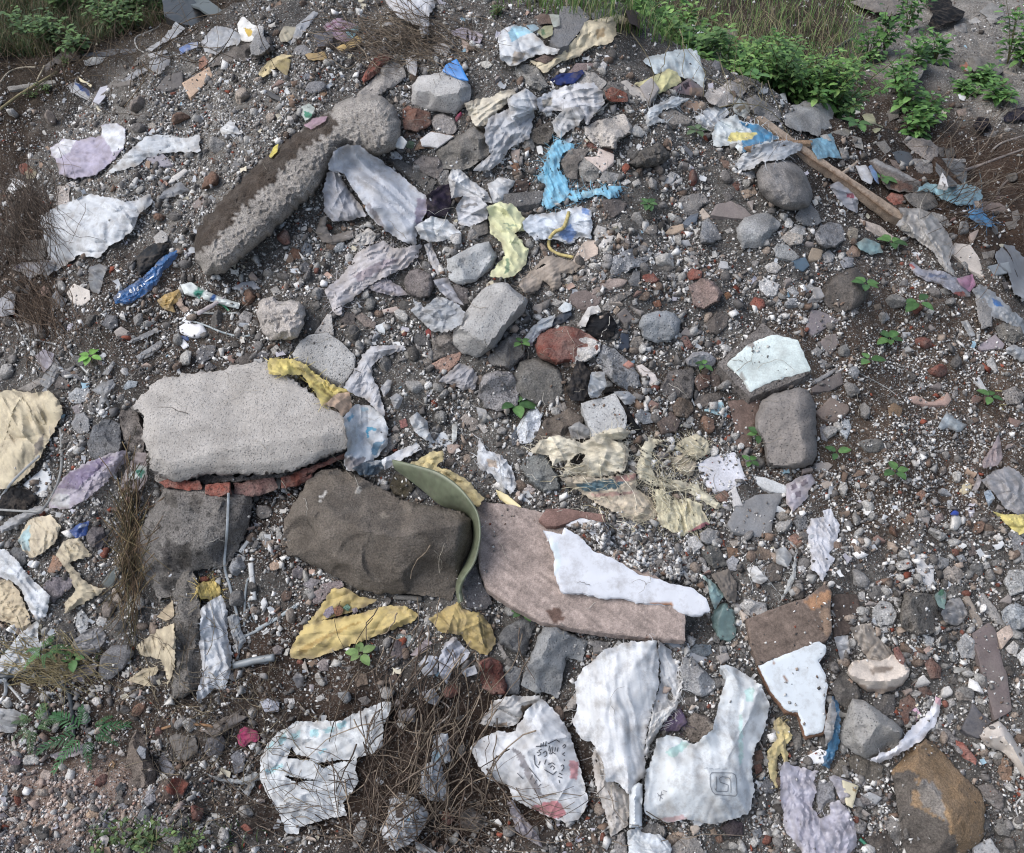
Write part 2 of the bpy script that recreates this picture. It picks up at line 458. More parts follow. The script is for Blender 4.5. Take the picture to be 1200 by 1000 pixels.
_seed = [100]
def R(tile, pts, c='8a8783', n='stone', l=None, lm=None, cat=None, H=None, m='stone', pa=None, inn='', ed=None, parent=None,
      lift=0., st=.6, rough=1.0, var=.16, depth=None, lump=1.0, cuts=5, grain=None, flat=None, hz=0., th=None, grp=None, d=None, sp=None, round_=False, ls=.55, rq=1.0, chips=None):
    """a solid lump or slab: outline traced on its face, relief towards the viewer, real depth behind"""
    _seed[0] += 7; sd = _seed[0]
    if parent is not None and st == .6: st = 1.0
    P = px(tile, pts); size = np.ptp(P[:, :2], axis=0).max()
    if n == 'stone' and m == 'conglomerate': n = 'concrete_chunk'
    elif n == 'stone' and size < 21: n = 'pebble'
    s = sp or float(np.clip(size / 22, 1.4, 3.0))
    expl = not np.isnan(P[:, 2]).all() or inn
    I = px(tile, inn) if inn else np.zeros((0, 3))
    B = resample(P, s)[:, :2]
    if not (expl or flat is not None) or round_:
        for _ in range(3 if cuts <= 1 else 0): B = (np.roll(B, 1, 0) + 2 * B + np.roll(B, -1, 0)) / 4
    ra = rough * min(1.6, size / 30)
    B = B + ra * np.stack([pn(B[:, 0] / 7, B[:, 1] / 7, sd), pn(B[:, 0] / 7, B[:, 1] / 7, sd + 1)], 1)
    V, F = tri_fill(B, s)
    if len(F) == 0: return None
    pl = plane(P); c0 = P[:, :2].mean(0); t_c = float(pl(*c0)); pm = t_c / FPX
    D = bdist(V[:, 0], V[:, 1], B); Rm = max(D.max(), 2.0)
    thick = (th / 100) if th else None
    if H is None: H_ = .62 * Rm * pm
    else: H_ = H / 100
    if flat is not None: H_ = 0.0
    tp = pl
    if hz:
        zc = CAM[2] + ray(*c0)[2] * t_c
        def tp(u, v):
            th_ = (zc - CAM[2]) / ray(u, v)[..., 2]
            return (1 - hz) * pl(u, v) + hz * th_
    sl = block(P, 2); uu = _U[sl]; vv = _V[sl]; k = inside(uu, vv, P)
    if not k.any(): k[:] = True
    dif = tp(uu[k], vv[k]) - ZB[sl][k]
    own = parent is None and st >= .6
    shift = np.clip(np.percentile(dif, 88 if (flat is not None or hz) else 72), -.05, .45) * (1.0 if own or hz else st)
    base = shift + lift / 100 + (thick or 0) * .55 + (.28 * Rm * pm if own and flat is None and not expl else .02 if own and expl else 0)
    if expl:
        Pn = P.copy(); Pn[:, 2] = np.nan_to_num(Pn[:, 2]); ch = coarse_h(Pn, I, ed)
    r2 = np.random.default_rng(sd); pls = []
    for i in range(cuts):
        a = r2.uniform(0, 2 * np.pi); pls.append((math.cos(a), math.sin(a), r2.uniform(.45, 1.25), r2.uniform(.4, .9)))
    def hf(u, v, dd=None):
        if dd is None: dd = bdist(u, v, B)
        if flat is not None:
            h = -.5 * H_ + 0 * dd - (.0015 + .0003 * Rm ** .5) * np.clip(1 - dd / 1.6, 0, 1) ** 2
            h = h + flat * pm * fbm(u / 17., v / 17., sd, 3)
        elif expl:
            h = ch(u, v) - .006 * np.clip(1 - dd / 3., 0, 1) ** 2 + lump * .02 * Rm * pm * fbm(u / (Rm * .5), v / (Rm * .5), sd, 4, .6)
        else:
            q = np.clip(dd / (Rm * rq), 0, 1); dome = np.sqrt(1 - (1 - q) ** 2) ** (.85 if cuts <= 1 else .6)
            h = 1.25 * dome
            x = (u - c0[0]) / (Rm * 1.2); y = (v - c0[1]) / (Rm * 1.2)
            for ca, sa, g, of in pls:
                h = np.minimum(h, of + g * (x * ca + y * sa) * .9 + .15)
            h = np.maximum(h, .2 * dome)
            h = H_ * (h + lump * .10 * fbm(u / (Rm * ls), v / (Rm * ls), sd, 4, .6) * np.minimum(1, q * 4 + .2))
        return h
    # fracture faces: small flat planes struck off the surface
    nc = chips if chips is not None else (0 if flat is not None or cuts <= 1 or size < 34 else int(np.clip(size / 7, 5, 26)))
    if nc:
        hf0 = hf; cl = []
        for i in range(nc):
            x0, y0 = V[r2.integers(len(V))]; e_ = .12 * Rm
            z = hf0(np.array([x0, x0 + e_, x0 - e_, x0, x0]), np.array([y0, y0, y0, y0 + e_, y0 - e_]))
            cl.append((x0, y0, z[0] - r2.uniform(.02, .075) * Rm * pm, (z[1] - z[2]) / (2 * e_) + r2.normal(0, .12) * pm, (z[3] - z[4]) / (2 * e_) + r2.normal(0, .12) * pm, Rm * r2.uniform(.25, .7)))
        def hf(u, v, dd=None):
            h = hf0(u, v, dd)
            for x0, y0, z0, gx_, gy_, rr in cl:
                h = np.minimum(h, z0 + gx_ * (u - x0) + gy_ * (v - y0) + 1.5 * pm * np.maximum(0, np.hypot(u - x0, v - y0) - rr))
            return h
    def tf(u, v): return tp(u, v) - base - hf(u, v)
    t = tp(V[:, 0], V[:, 1]) - base - hf(V[:, 0], V[:, 1], D)
    top = at(V[:, 0], V[:, 1], t)
    E = rim(F); idx = np.unique(E); rid = {a: i for i, a in enumerate(idx.tolist())}; nb = len(idx)
    bu, bv, bt = V[idx, 0], V[idx, 1], t[idx]
    cu, cv = V[:, 0].mean(), V[:, 1].mean()
    if thick:
        g = np.array([0, .18, -1.0])
        jag = 1 + .25 * pn(bu / 5, bv / 5, sd + 3)
        r1 = top[idx] + g * thick * .5 + (rng.normal(0, .0012, (nb, 3)))
        rb = top[idx] + g * thick * jag[:, None]
    else:
        dp = (depth / 100) if depth else max(.7 * Rm * pm, .012) + base * .6
        tb = np.maximum(bt, np.median(bt) - .02)
        r1 = at(cu + (bu - cu) * .985, cv + (bv - cv) * .985, bt + dp * .4)
        rb = at(cu + (bu - cu) * .85, cv + (bv - cv) * .85, np.maximum(bt, tb) + dp)
    bc = rb.mean(0, keepdims=True)
    co = np.vstack([top, r1, rb, bc]); n0 = len(top); n1 = n0 + nb; n2 = n1 + nb
    quads = []; tris = [F]
    ea = np.array([rid[a] for a in E[:, 0]]); eb = np.array([rid[b] for b in E[:, 1]])
    quads = np.concatenate([np.stack([E[:, 1], E[:, 0], n0 + ea, n0 + eb], 1), np.stack([n0 + eb, n0 + ea, n1 + ea, n1 + eb], 1)])
    tris.append(np.stack([n1 + eb, n1 + ea, np.full(len(ea), n2)], 1))
    pw = float(np.clip(size / 40, 1.6, 6)) if flat is None else 1.6
    col = colour(V[:, 0], V[:, 1], c, var, pa, tile, grain, sd, pw)
    sc = colour(bu, bv, c, var, pa if not thick else None, tile, grain, sd, pw)
    col = np.vstack([col, sc, sc, sc.mean(0, keepdims=True)])
    o = make(n, co, np.concatenate(tris), col, m, parent, True, quads)
    o.data.set_sharp_from_angle(angle=.75 if flat is None else .5)
    stamp(B, tf)
    if parent is None: reg(o, P, c, n, l, lm, cat, grp, d)
    elif l: o['label'] = l
    return o

def S(tile, pts, c='8a8783', n='tile_shard', th=1.8, m='tile', flat=.25, **k):
    k.setdefault('rough', .45)
    return R(tile, pts, c, n=n, th=th, m=m, flat=flat, **k)

def C(tile, pts, c='c0c4c8', n='plastic_scrap', l=None, lm=None, cat=None, f=(20, 14), a=1.3, puff=1.5, fray=0., m='cloth', pa=None, parent=None,
      lift=0.3, var=.07, sp=None, edge=.9, grp=None, d=None, crum=.5, holes=None, sm=5):
    """a soft sheet or bag draped over whatever lies below it"""
    _seed[0] += 7; sd = _seed[0]
    P = px(tile, pts); size = np.ptp(P[:, :2], axis=0).max()
    s = min(sp or 9, float(np.clip(size / 60, 1.1, 1.75)))
    B = resample(P, s)[:, :2]
    for _ in range(1): B = (np.roll(B, 1, 0) + 2 * B + np.roll(B, -1, 0)) / 4
    e = edge * min(1.7, size / 40)
    B = B + e * np.stack([pn(B[:, 0] / 5, B[:, 1] / 5, sd) + .6 * pn(B[:, 0] / 2.2, B[:, 1] / 2.2, sd + 4), pn(B[:, 0] / 5, B[:, 1] / 5, sd + 1) + .6 * pn(B[:, 0] / 2.2, B[:, 1] / 2.2, sd + 5)], 1)
    V, F = tri_fill(B, s)
    if len(F) == 0: return None
    for hp in holes or ():
        hp = px(hp[1] if isinstance(hp, tuple) else tile, hp[0] if isinstance(hp, tuple) else hp); cen = V[F].mean(1)
        F = F[~inside(cen[:, 0] + 1.2 * pn(cen[:, 0] / 4, cen[:, 1] / 4, sd), cen[:, 1], hp)]
    if fray >= .5:   # torn into strands along the weave
        cen = V[F].mean(1); a_ = math.radians(f[0]); p_ = cen[:, 0] * math.cos(a_) + cen[:, 1] * math.sin(a_); r_ = -cen[:, 0] * math.sin(a_) + cen[:, 1] * math.cos(a_)
        st_ = pn(p_ / 22, r_ / 2.0, sd + 31) + .7 * pn(cen[:, 0] / 16, cen[:, 1] / 16, sd + 32)
        F = F[st_ < 1.12 - .40 * min(fray, 1.4) + .04 * np.minimum(bdist(cen[:, 0], cen[:, 1], B), 8)]
    pl = plane(P); sl = block(P, 24); bu, bv = _U[sl], _V[sl]
    P0 = pl(bu, bv); res = np.clip(ZB[sl] - P0, -.5, .12)
    q = boxblur(boxblur(minfilt(res, 2), sm), sm // 2 + 1)
    q = np.minimum(q, res - .002)
    q = boxblur(q, 1)
    lo = (bu[0, 0], bv[0, 0])
    def lk(u, v):
        fu = np.clip((u - lo[0]) / GS, 0, q.shape[1] - 1.001); fv = np.clip((v - lo[1]) / GS, 0, q.shape[0] - 1.001)
        iu = fu.astype(int); iv = fv.astype(int); fu = fu - iu; fv = fv - iv
        return (q[iv, iu] * (1 - fu) + q[iv, iu + 1] * fu) * (1 - fv) + (q[iv + 1, iu] * (1 - fu) + q[iv + 1, iu + 1] * fu) * fv
    D = bdist(V[:, 0], V[:, 1], B); Rm = max(D.max(), 2.0)
    ang = math.radians(f[0]); wl = f[1]
    ca, sa = math.cos(ang), math.sin(ang)
    pm = float(pl(*P[:, :2].mean(0))) / FPX
    puff = min(puff / 100, .5 * Rm * pm); amp = min(a / 100 * 1.05, .5 * wl * pm)
    r4 = np.random.default_rng(sd); dirs = [(r4.uniform(0, np.pi), q_, r4.uniform(0, 9)) for q_ in (.8, 1.0, 1.3, 1.7, 2.2, 3.1, 4.3)]
    lines_ = [(V[r4.integers(len(V))], ang + r4.normal(0, .25 + .9 * crum), wl * r4.uniform(.1, .28), r4.choice((-1, 1)) * r4.uniform(.3, .7)) for _ in range(int(np.clip(3 + 7 * crum + size / (wl * 2.5), 3, 16)))]
    up = .34 * puff if puff > .028 else 0.
    tri = lambda x: np.abs((x % 1.0) * 2 - 1)
    def hf(u, v, dd=None):
        if dd is None: dd = bdist(u, v, B)
        qn = np.clip(dd / Rm, 0, 1)
        w1 = pn(u / (2.2 * wl), v / (2.2 * wl), sd); w2 = pn(u / (2.2 * wl), v / (2.2 * wl), sd + 1)
        p_ = u * ca + v * sa; r_ = -u * sa + v * ca
        # pleats along the fold direction that fade in and out
        x = r_ / wl + .9 * w1 + .35 * pn(p_ / (wl * 3), r_ / (wl * 1.5), sd + 2)
        on = np.clip(.55 + .9 * pn(p_ / (wl * 4), r_ / (wl * 2), sd + 3), 0, 1)
        pleat = (tri(x) ** 1.3 - .4) * on + .35 * (tri(2.3 * x + .6 * w2) - .5) * np.clip(.4 + pn(p_ / (wl * 2.5), r_ / wl, sd + 4), 0, 1)
        # crumples: creased facets in several directions
        cr = 0
        for i, (th, fq, of) in enumerate(dirs):
            m_ = np.clip(.35 + .9 * pn(u / (wl * 1.6), v / (wl * 1.6), sd + 20 + i), 0, 1)
            cr = cr + (tri((u * math.cos(th) + v * math.sin(th)) * fq / (wl * 1.9) + .8 * w1 * (1 if i % 2 else -1) + .5 * w2 + of) - .5) * m_ / fq ** .6
        ln = 0
        for c0_, th, wd, hh in lines_:
            dl = (u - c0_[0]) * math.sin(th) - (v - c0_[1]) * math.cos(th) + .35 * wl * w1
            al = (u - c0_[0]) * math.cos(th) + (v - c0_[1]) * math.sin(th)
            ln = ln + hh * np.exp(-np.abs(dl) / wd) * np.exp(-(al / (wl * 2.6)) ** 2)
        fine = (1 - 2 * np.abs(pn(p_ / (wl * 3.5), r_ / (wl * .38), sd + 41))) * np.clip(.5 + pn(u / (wl * 2), v / (wl * 2), sd + 42), 0, 1)
        h = amp * (ln + .16 * fine + (1 - .75 * crum) * pleat + (.35 + .75 * crum) * .75 * cr + .5 * w1)
        h = h * (.45 + .55 * np.minimum(1, dd / 5.)) + 1.5 * amp * np.clip(pn(u / 17, v / 17, sd + 50) - .05, 0, 1) * (1 - np.minimum(1, dd / 9.)) + puff * (1 - (1 - qn) ** 2.0) * (.85 + .3 * w2) + amp * .5
        return np.maximum(h, .001) + up
    def tf(u, v): return pl(u, v) + lk(u, v) - hf(u, v) - lift / 100
    t = pl(V[:, 0], V[:, 1]) + lk(V[:, 0], V[:, 1]) - hf(V[:, 0], V[:, 1], D) - lift / 100
    co = at(V[:, 0], V[:, 1], t)
    col = colour(V[:, 0], V[:, 1], c, var, pa, tile, None, sd)
    if fray:
        q_ = -V[:, 0] * sa + V[:, 1] * ca
        col = col * np.clip(1 + .30 * min(fray, 1.2) * pn((V[:, 0] * ca + V[:, 1] * sa) / 30, q_ / 1.7, sd + 60), .5, 1.35)[:, None]
    # faint streaks along the folds, where the sheet is soiled
    p_ = V[:, 0] * ca + V[:, 1] * sa; r_ = -V[:, 0] * sa + V[:, 1] * ca
    dirt = np.clip(pn(p_ / (wl * 4), r_ / (wl * .7), sd + 12) - .15, 0, 1) * .45
    dirt = np.clip(dirt + .55 * np.clip(1 - D / 7, 0, 1) * np.clip(.35 + pn(V[:, 0] / 8, V[:, 1] / 8, sd + 13), 0, 1) + .35 * np.clip(fbm(V[:, 0] / 30, V[:, 1] / 30, sd + 14, 4) - .2, 0, 1), 0, .75)
    col = col * (1 - dirt)[:, None] + lin('857868')[None] * dirt[:, None] * np.minimum(1, col.mean(1, keepdims=True) * 2.5)
    # the rolled rim hangs down to what is below
    E = rim(F); idx = np.unique(E); rid = {x: i for i, x in enumerate(idx.tolist())}; nb = len(idx)
    cu, cv = P[:, 0].mean(), P[:, 1].mean()
    sh = (lambda q_: (V[idx, 0] + (cu - V[idx, 0]) * q_, V[idx, 1] + (cv - V[idx, 1]) * q_)) if up else (lambda q_: (V[idx, 0], V[idx, 1]))
    rb = at(*sh(.012), t[idx] + .0035 + up * .5); rb2 = at(*sh(.07), t[idx] + .004 + up * 1.25)
    tris = [F]; n0 = len(co); co = np.vstack([co, rb, rb2]); col = np.vstack([col, col[idx], col[idx]])
    ea = np.array([rid[x] for x in E[:, 0]]); eb = np.array([rid[x] for x in E[:, 1]])
    quads = np.concatenate([np.stack([E[:, 1], E[:, 0], n0 + ea, n0 + eb], 1), np.stack([n0 + eb, n0 + ea, n0 + nb + ea, n0 + nb + eb], 1)])
    if fray:
        nf = int(fray * len(B) * s / 4.0); fc = []; ft = []; fcol = []; base = len(co)
        cen = P[:, :2].mean(0)
        for i in range(nf):
            j = rng.integers(len(B)); b0 = B[j]; tg = B[(j + 1) % len(B)] - B[j - 1]
            nrm = np.array([tg[1], -tg[0]]); nrm = nrm / (np.linalg.norm(nrm) + 1e-6)
            if inside(np.array([b0[0] + nrm[0] * 2]), np.array([b0[1] + nrm[1] * 2]), B)[0]: nrm = -nrm
            L = rng.uniform(3, 11) * min(1.5, fray + .5); an = rng.normal(0, .6)
            dr = np.array([nrm[0] * math.cos(an) - nrm[1] * math.sin(an), nrm[0] * math.sin(an) + nrm[1] * math.cos(an)])
            sd_ = np.array([-dr[1], dr[0]]) * rng.uniform(.15, .4)
            bend = rng.normal(0, .5)
            tz = float(look(ZB, b0[0], b0[1])); tz = min(tz, float(tf(b0[0:1], b0[1:2])[0]) + .01)
            w = []
            for kk in range(4):
                x = kk / 3; q0 = b0 - dr * 1.5 + dr * L * x + np.array([-dr[1], dr[0]]) * bend * L * x * x
                for sg in (-1, 1):
                    w.append(at(q0[0] + sg * sd_[0] * (1 - .6 * x), q0[1] + sg * sd_[1] * (1 - .6 * x), np.array(min(tz + .025 * x, float(look(ZB, q0[0], q0[1]))) - .003)))
            bi = base + len(fc)
            fc += w; fcol += [lin(c) * rng.uniform(.8, 1.15)] * 8
            for kk in range(3):
                p0 = bi + 2 * kk; ft += [(p0, p0 + 1, p0 + 3), (p0, p0 + 3, p0 + 2)]
        if fc:
            co = np.vstack([co, np.array(fc)]); col = np.vstack([col, np.array(fcol)]); tris.append(np.array(ft))
    o = make(n, co, np.concatenate(tris), np.clip(col, 0, .9), m, parent, True, quads)
    if m != 'rag': o.data.set_sharp_from_angle(angle=.5)
    stamp(B, tf); sl_ = block(B, 2); CL[sl_][inside(_U[sl_], _V[sl_], B)] = 1
    if parent is None: reg(o, P, c, n, l, lm, cat, grp, d)
    elif l: o['label'] = l
    return o

def tube_mesh(path, r, sides=6, flatten=1.0):
    """vertices and quads of a tube along world points; r a number or one radius per point"""
    path = np.asarray(path); n = len(path); r = np.broadcast_to(r, (n,))
    tg = np.gradient(path, axis=0); tg /= np.linalg.norm(tg, axis=1, keepdims=True) + 1e-9
    view = CAM - path; view /= np.linalg.norm(view, axis=1, keepdims=True)
    sx = np.cross(tg, view); sx /= np.linalg.norm(sx, axis=1, keepdims=True) + 1e-9
    sy = np.cross(sx, tg)
    a = np.arange(sides) * 2 * np.pi / sides
    co = path[:, None] + (np.cos(a)[None, :, None] * sx[:, None] + np.sin(a)[None, :, None] * sy[:, None] * flatten) * r[:, None, None]
    q = []
    i = np.arange(n - 1)[:, None] * sides; j = np.arange(sides)[None]; j2 = (j + 1) % sides
    q = np.stack([(i + j), (i + j2), (i + sides + j2), (i + sides + j)], -1).reshape(-1, 4)
    caps = []
    for k in range(1, sides - 1):
        caps.append((0, k + 1, k)); b = (n - 1) * sides; caps.append((b, b + k, b + k + 1))
    return co.reshape(-1, 3), q, np.array(caps)

def W(tile, pts, c='b8b8b6', w=1.5, n='plastic_strip', l=None, lm=None, cat=None, m='film', parent=None, lift=.2, flat=.35, arch=0., sides=6, grp=None, d=None, taper=0., straight=False):
    """a strip, string, stick or pipe lying on the heap; w its width in px"""
    P = px(tile, pts); L = resample(P, 3.0, False)[:, :2] if straight else spline(P, 3.0)
    tt = look(boxblur(minfilt(ZB, 1), 2) if False else ZB, L[:, 0], L[:, 1])
    if straight:
        x = np.linspace(0, 1, len(L)); k = np.polyfit(x, tt, 1); ln = np.polyval(k, x); tt = ln - max(0, np.percentile(ln - tt, 70))
    else:
        ker = np.ones(5) / 5; tt = np.minimum(np.convolve(np.pad(tt, 2, mode='edge'), ker, 'valid'), tt + .004)
    pm = np.median(tt) / FPX; r = w * pm / 2
    x = np.linspace(0, 1, len(L))
    tt = tt - r * flat - lift / 100 - arch / 100 * np.sin(np.pi * x)
    rr = r * (1 - taper * x)
    co, q, caps = tube_mesh(at(L[:, 0], L[:, 1], tt), rr, sides, flat)
    col = lin(c)[None] * np.clip(1 + .12 * pn(co[:, 0] * 60, co[:, 1] * 60, _seed[0]), .6, 1.4)[:, None]
    _seed[0] += 3
    o = make(n, co, caps, col, m, parent, True, q)
    if parent is None: reg(o, L, c, n, l, lm, cat, grp, d)
    elif l: o['label'] = l
    for k in range(len(L)):
        i = int((L[k, 0] - U0) / GS); j = int((L[k, 1] - V0) / GS)
        if 0 <= i < len(UU) and 0 <= j < len(VV): ZB[j, i] = min(ZB[j, i], tt[k])
    return o

def K(parent, tile, strokes, c, w=1.2, n='printed_mark', m='paper', lift=.25):
    """ink strokes printed on a sheet: thin ribbons that follow the sheet's surface, one mesh"""
    co = []; q = []; cp = []; b = 0
    for sk in strokes:
        L = resample(px(tile, sk), 1.5, False)[:, :2]
        tg = np.gradient(L, axis=0); tg /= np.linalg.norm(tg, axis=1, keepdims=True) + 1e-9
        nx = np.stack([-tg[:, 1], tg[:, 0]], 1) * w / 2
        for sg in (-1, 1):
            p = L + sg * nx; co.append(at(p[:, 0], p[:, 1], look(ZB, p[:, 0], p[:, 1]) - lift / 100))
        k = len(L); i = np.arange(k - 1)
        q.append(np.stack([b + i, b + k + i, b + k + i + 1, b + i + 1], 1)); b += 2 * k
    co = np.vstack(co)
    return make(n, co, np.zeros((0, 3)), np.tile(lin(c), (len(co), 1)), m, parent, True, np.concatenate(q))
# =================================================================== TRACED THINGS
# ---- the biggest pieces, partly buried
R('I', '580,590,0 600,490,1 640,420,2 690,340,2 720,300,3 900,290,4 1100,320,2 1090,430,1 1050,540,0 1000,620,0 960,650,0 870,660,1 840,670,1 780,690,1 760,760,0 690,800,0 650,720,0 600,660,0', '7a7672', n='concrete_boulder',
  l='rough grey concrete boulder with dark pebbles in it under the broken slab', lm='the pebbly concrete boulder', m='conglomerate',
  inn='660,470,8 760,380,11 950,370,11 1020,450,7 900,560,9 780,600,9 700,640,7', lump=1.3, rough=2,
  pa=[('4e4b49', '690,580 740,530 790,560 775,650 710,655'), ('45423f', '765,600 790,540 830,540 835,640 790,665'), ('55514d', '705,330 760,330 770,390 720,385'), ('55524f', '690,700 760,690 765,735 700,740'), ('5d5955', '830,330 880,350 870,420 820,400')])
R('B', '455,345 500,270 540,228 602,245 560,275 545,300 510,335 470,362', '823f31', n='brick', m='brick', l='worn red brick end above the concrete column', H=4, lift=2)
R('B', '430,420 510,340 545,280 590,260 642,290 654,330 600,382 540,422 480,427', 'a5a09b', n='stone', l='brownish grey stone leaning on a brick at the end of the concrete column', lm='the stone above the column', H=5, cuts=3)
R('Z', '228,278 240,256 300,193 345,158 375,138 405,115 440,110 463,124 471,150 465,175 440,184 405,172 388,190 378,215 360,235 330,262 300,290 262,321 240,323 228,300', 'aea79f', n='concrete_column',
  l='long rounded grey concrete column lying on the gravel with a dark damp flank', lm='the fallen concrete column', m='rough_concrete', H=12, cuts=0, rq=.7, lump=.75, ls=.14, rough=2.0, depth=10,
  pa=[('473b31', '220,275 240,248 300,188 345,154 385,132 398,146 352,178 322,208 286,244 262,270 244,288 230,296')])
big = R('a', '195,240,4 225,212,3 245,190,3 300,140,3 330,130,3 400,122,3 470,108,3 520,112,3 560,92,3 640,76,4 700,80,5 780,130,6 850,180,8 930,240,10 985,280,12 995,340,12 990,395,9 900,430,9 800,478,9 690,490,9 560,492,9 480,488,9 370,520,8 310,495,9 265,470,10 262,410,10 240,350,8 245,270,7', 'aca7a1', n='concrete_slab',
  l='large flat pale grey concrete slab with a broken front edge and red bricks beneath', lm='the broken concrete slab', m='concrete',
  inn='300,420,13.5 340,448,14 500,405,14.5 620,385,14.5 760,362,14.5 900,340,14.5 700,200,9 400,230,8.5 300,300,10.5 345,475,12.5 500,450,12.5 700,448,12.5 900,395,12.5', ed=[(28, 29), (29, 30), (30, 31), (31, 32), (32, 33), (37, 38), (38, 39), (39, 40)], lump=.1, depth=6, rough=2.6, chips=0, var=.13, lift=2)
mort = R('a', '268,462 310,492 370,518 480,486 560,492 690,488 800,476 900,428 985,398 975,418 880,462 740,500 600,512 470,520 340,530 290,515', '8f8983', n='mortar_layer', m='conglomerate', parent=big, lift=4, H=2.0, st=.5, rough=2)
for bp, bl in (('300,512 330,505 450,512 458,545 400,545 320,535', '8a3d2b'), ('470,525 560,515 568,560 520,572 470,560', '8d3f2c'), ('572,520 720,498 740,540 650,570 580,560', '7c5650'), ('745,500 860,462 862,505 800,535 750,540', '7d3626'), ('800,480 985,410 985,425 880,470 820,500', '7a3a2c')):
    R('a', bp, bl, n='brick', m='brick', parent=mort, lift=7, H=2.5, st=.3)
bb = R('J', '108,540,0 125,440,1 165,370,3 205,310,4 220,265,5 280,225,5 350,218,5 430,240,5 490,275,5 560,310,5 620,350,5 700,370,5 800,385,5 890,405,5 935,440,4 940,540,2 900,640,0 875,720,0 850,790,0 760,772,0 650,767,0 520,762,0 440,740,0 330,680,0 210,620,0 130,590,0', '665d53', n='boulder',
  l='large smooth dark brown boulder below the concrete slab with a white scratch', lm='the big brown boulder',
  inn='230,420,13 330,440,16 470,480,18 640,500,19 780,490,18 880,470,14 640,400,12 300,320,10 860,600,10 640,680,9 420,640,9 250,560,7', ed=[(26, 27), (27, 28), (28, 29), (29, 30), (30, 31)], lump=.9, rough=1.4, depth=14, var=.16,
  pa=[('d9d6d0', '274,350 282,318 302,298 306,308 292,335'), ('8d8273', '530,400 560,410 565,440 545,440'), ('c2bcb0', '425,318 440,310 446,325 432,332')])
br = R('P', '608,640,1 650,570,1 700,530,2 760,500,3 790,525,2 830,560,1 900,640,1 1000,740,0 1018,800,0 1010,940,0 930,1000,0 900,1060,0 700,1060,0 660,960,0 640,830,0 620,700,0', '987a55', n='boulder',
  l='angular ochre brown boulder with a dark grey broken flank', lm='the ochre boulder',
  inn='625,660,6 720,645,10 760,720,11 850,800,11 870,900,9 910,960,6 780,560,9', ed=[(16, 17), (17, 18), (18, 19), (19, 20), (20, 21), (17, 22)], lump=.3, rough=1, depth=12,
  pa=[('5f5852', '600,650 715,648 720,720 690,760 700,800 850,870 890,950 905,1080 640,1080 560,800'), ('8e8780', '720,690 790,680 840,800 850,870 760,800 725,760')])
R('D', '20,760 40,715 90,695 150,690 210,720 250,780 272,850 255,900 200,918 140,912 80,880 35,830', '878380', n='boulder', l='rounded grey brown boulder below the wooden plank', lm='the round boulder', H=13, cuts=0, rough=.6, depth=12)
sb = R('H', '12,910 30,850 50,810 110,775 165,770 200,752 250,768 280,820 284,950 285,1060 260,1095 200,1108 100,1105 65,1080 55,1000 30,960', '807a76', n='concrete_block', l='worn grey concrete block with rounded corners beside the mint painted chunk', lm='the worn grey block', m='concrete', H=9, cuts=1, rough=.8, lump=.7)
mint = R('G', '893,655 960,590 1020,540 1090,478 1140,520 1230,545 1250,585 1304,690 1200,737 1130,767 1030,799 960,730', '7d7671', n='wall_fragment', l='broken chunk of wall with a pale mint painted face', lm='the mint painted chunk', m='conglomerate', th=8, flat=.5, rough=.8, cat='wall chunk')
R('G', '932,655 1020,572 1110,532 1145,527 1240,550 1298,686 1180,713 1095,743 1032,778 985,700', 'd6e4e0', n='painted_face', m='tile', th=.6, flat=.3, rough=.7, parent=mint, lift=.2, pa=[('8d8781', '1020,572 1040,560 1060,570 1040,590'), ('a3a39d', '985,700 1000,690 1035,775 1025,785')])
blk = R('F', '843,562,0 855,520,0 890,460,0 945,370,2 1000,318,4 1060,298,5 1095,303,5 1130,340,5 1182,370,4 1165,430,1 1090,500,0 1040,580,0 960,630,0 900,610,0', 'a8a7a5', n='concrete_block', l='pale grey concrete block with square corners tilted on the rubble', lm='the square grey block', m='concrete',
  inn='882,498,8 945,535,10 1010,572,9 1160,385,8 1090,320,8', ed=[(14, 15), (15, 16), (16, 17), (14, 18)], lump=.15, chips=0, rough=.8, depth=12)
R('F', '928,395 945,290 1040,288 1070,303 990,335 945,385', '9c9b98', n='block_half', m='concrete', parent=blk, H=5, st=.3, lift=-3, cuts=2)
R('P', '378,480,0 410,400,1 438,328,2 500,340,3 570,390,3 655,455,2 662,500,1 620,550,0 570,572,0 500,592,0 440,562,0 390,520,0', '9b9995', n='concrete_block', l='grey concrete block with broken corners beside the white curved rind', lm='the corner concrete block', m='concrete', inn='450,420,7 560,430,8 640,475,7 480,540,6', ed=[(12, 13), (13, 14)], lump=.3, depth=8, H=5)
R('O', '35,270 60,200 100,90 130,20 180,10 330,80 305,170 235,150 215,270 200,330 140,300 110,310', '8b8e90', n='concrete_paver', l='grey concrete paver piece between the red brick stub and the white sack', lm='the grey pavers', m='concrete', H=6, cuts=2)
R('O', '200,330 215,250 235,155 318,178 290,320 275,370 210,395', '8d8883', n='concrete_paver', l='narrow grey concrete paver piece leaning on the white sack', m='concrete', H=6, cuts=2)
R('O', '355,75 430,80 420,120 370,180 345,170', '77777a', n='concrete_paver', l='dark grey paver corner peeping out under the plywood', m='concrete', H=4)
R('I', '750,760 775,690 800,665 830,660 860,700 870,880 882,1060 880,1130 850,1180 800,1212 745,1222 742,1000', '75716c', n='stone', l='tall upright grey stone between the boulder and a folded white sack', lm='the tall upright stone', m='conglomerate', H=10, lift=2)
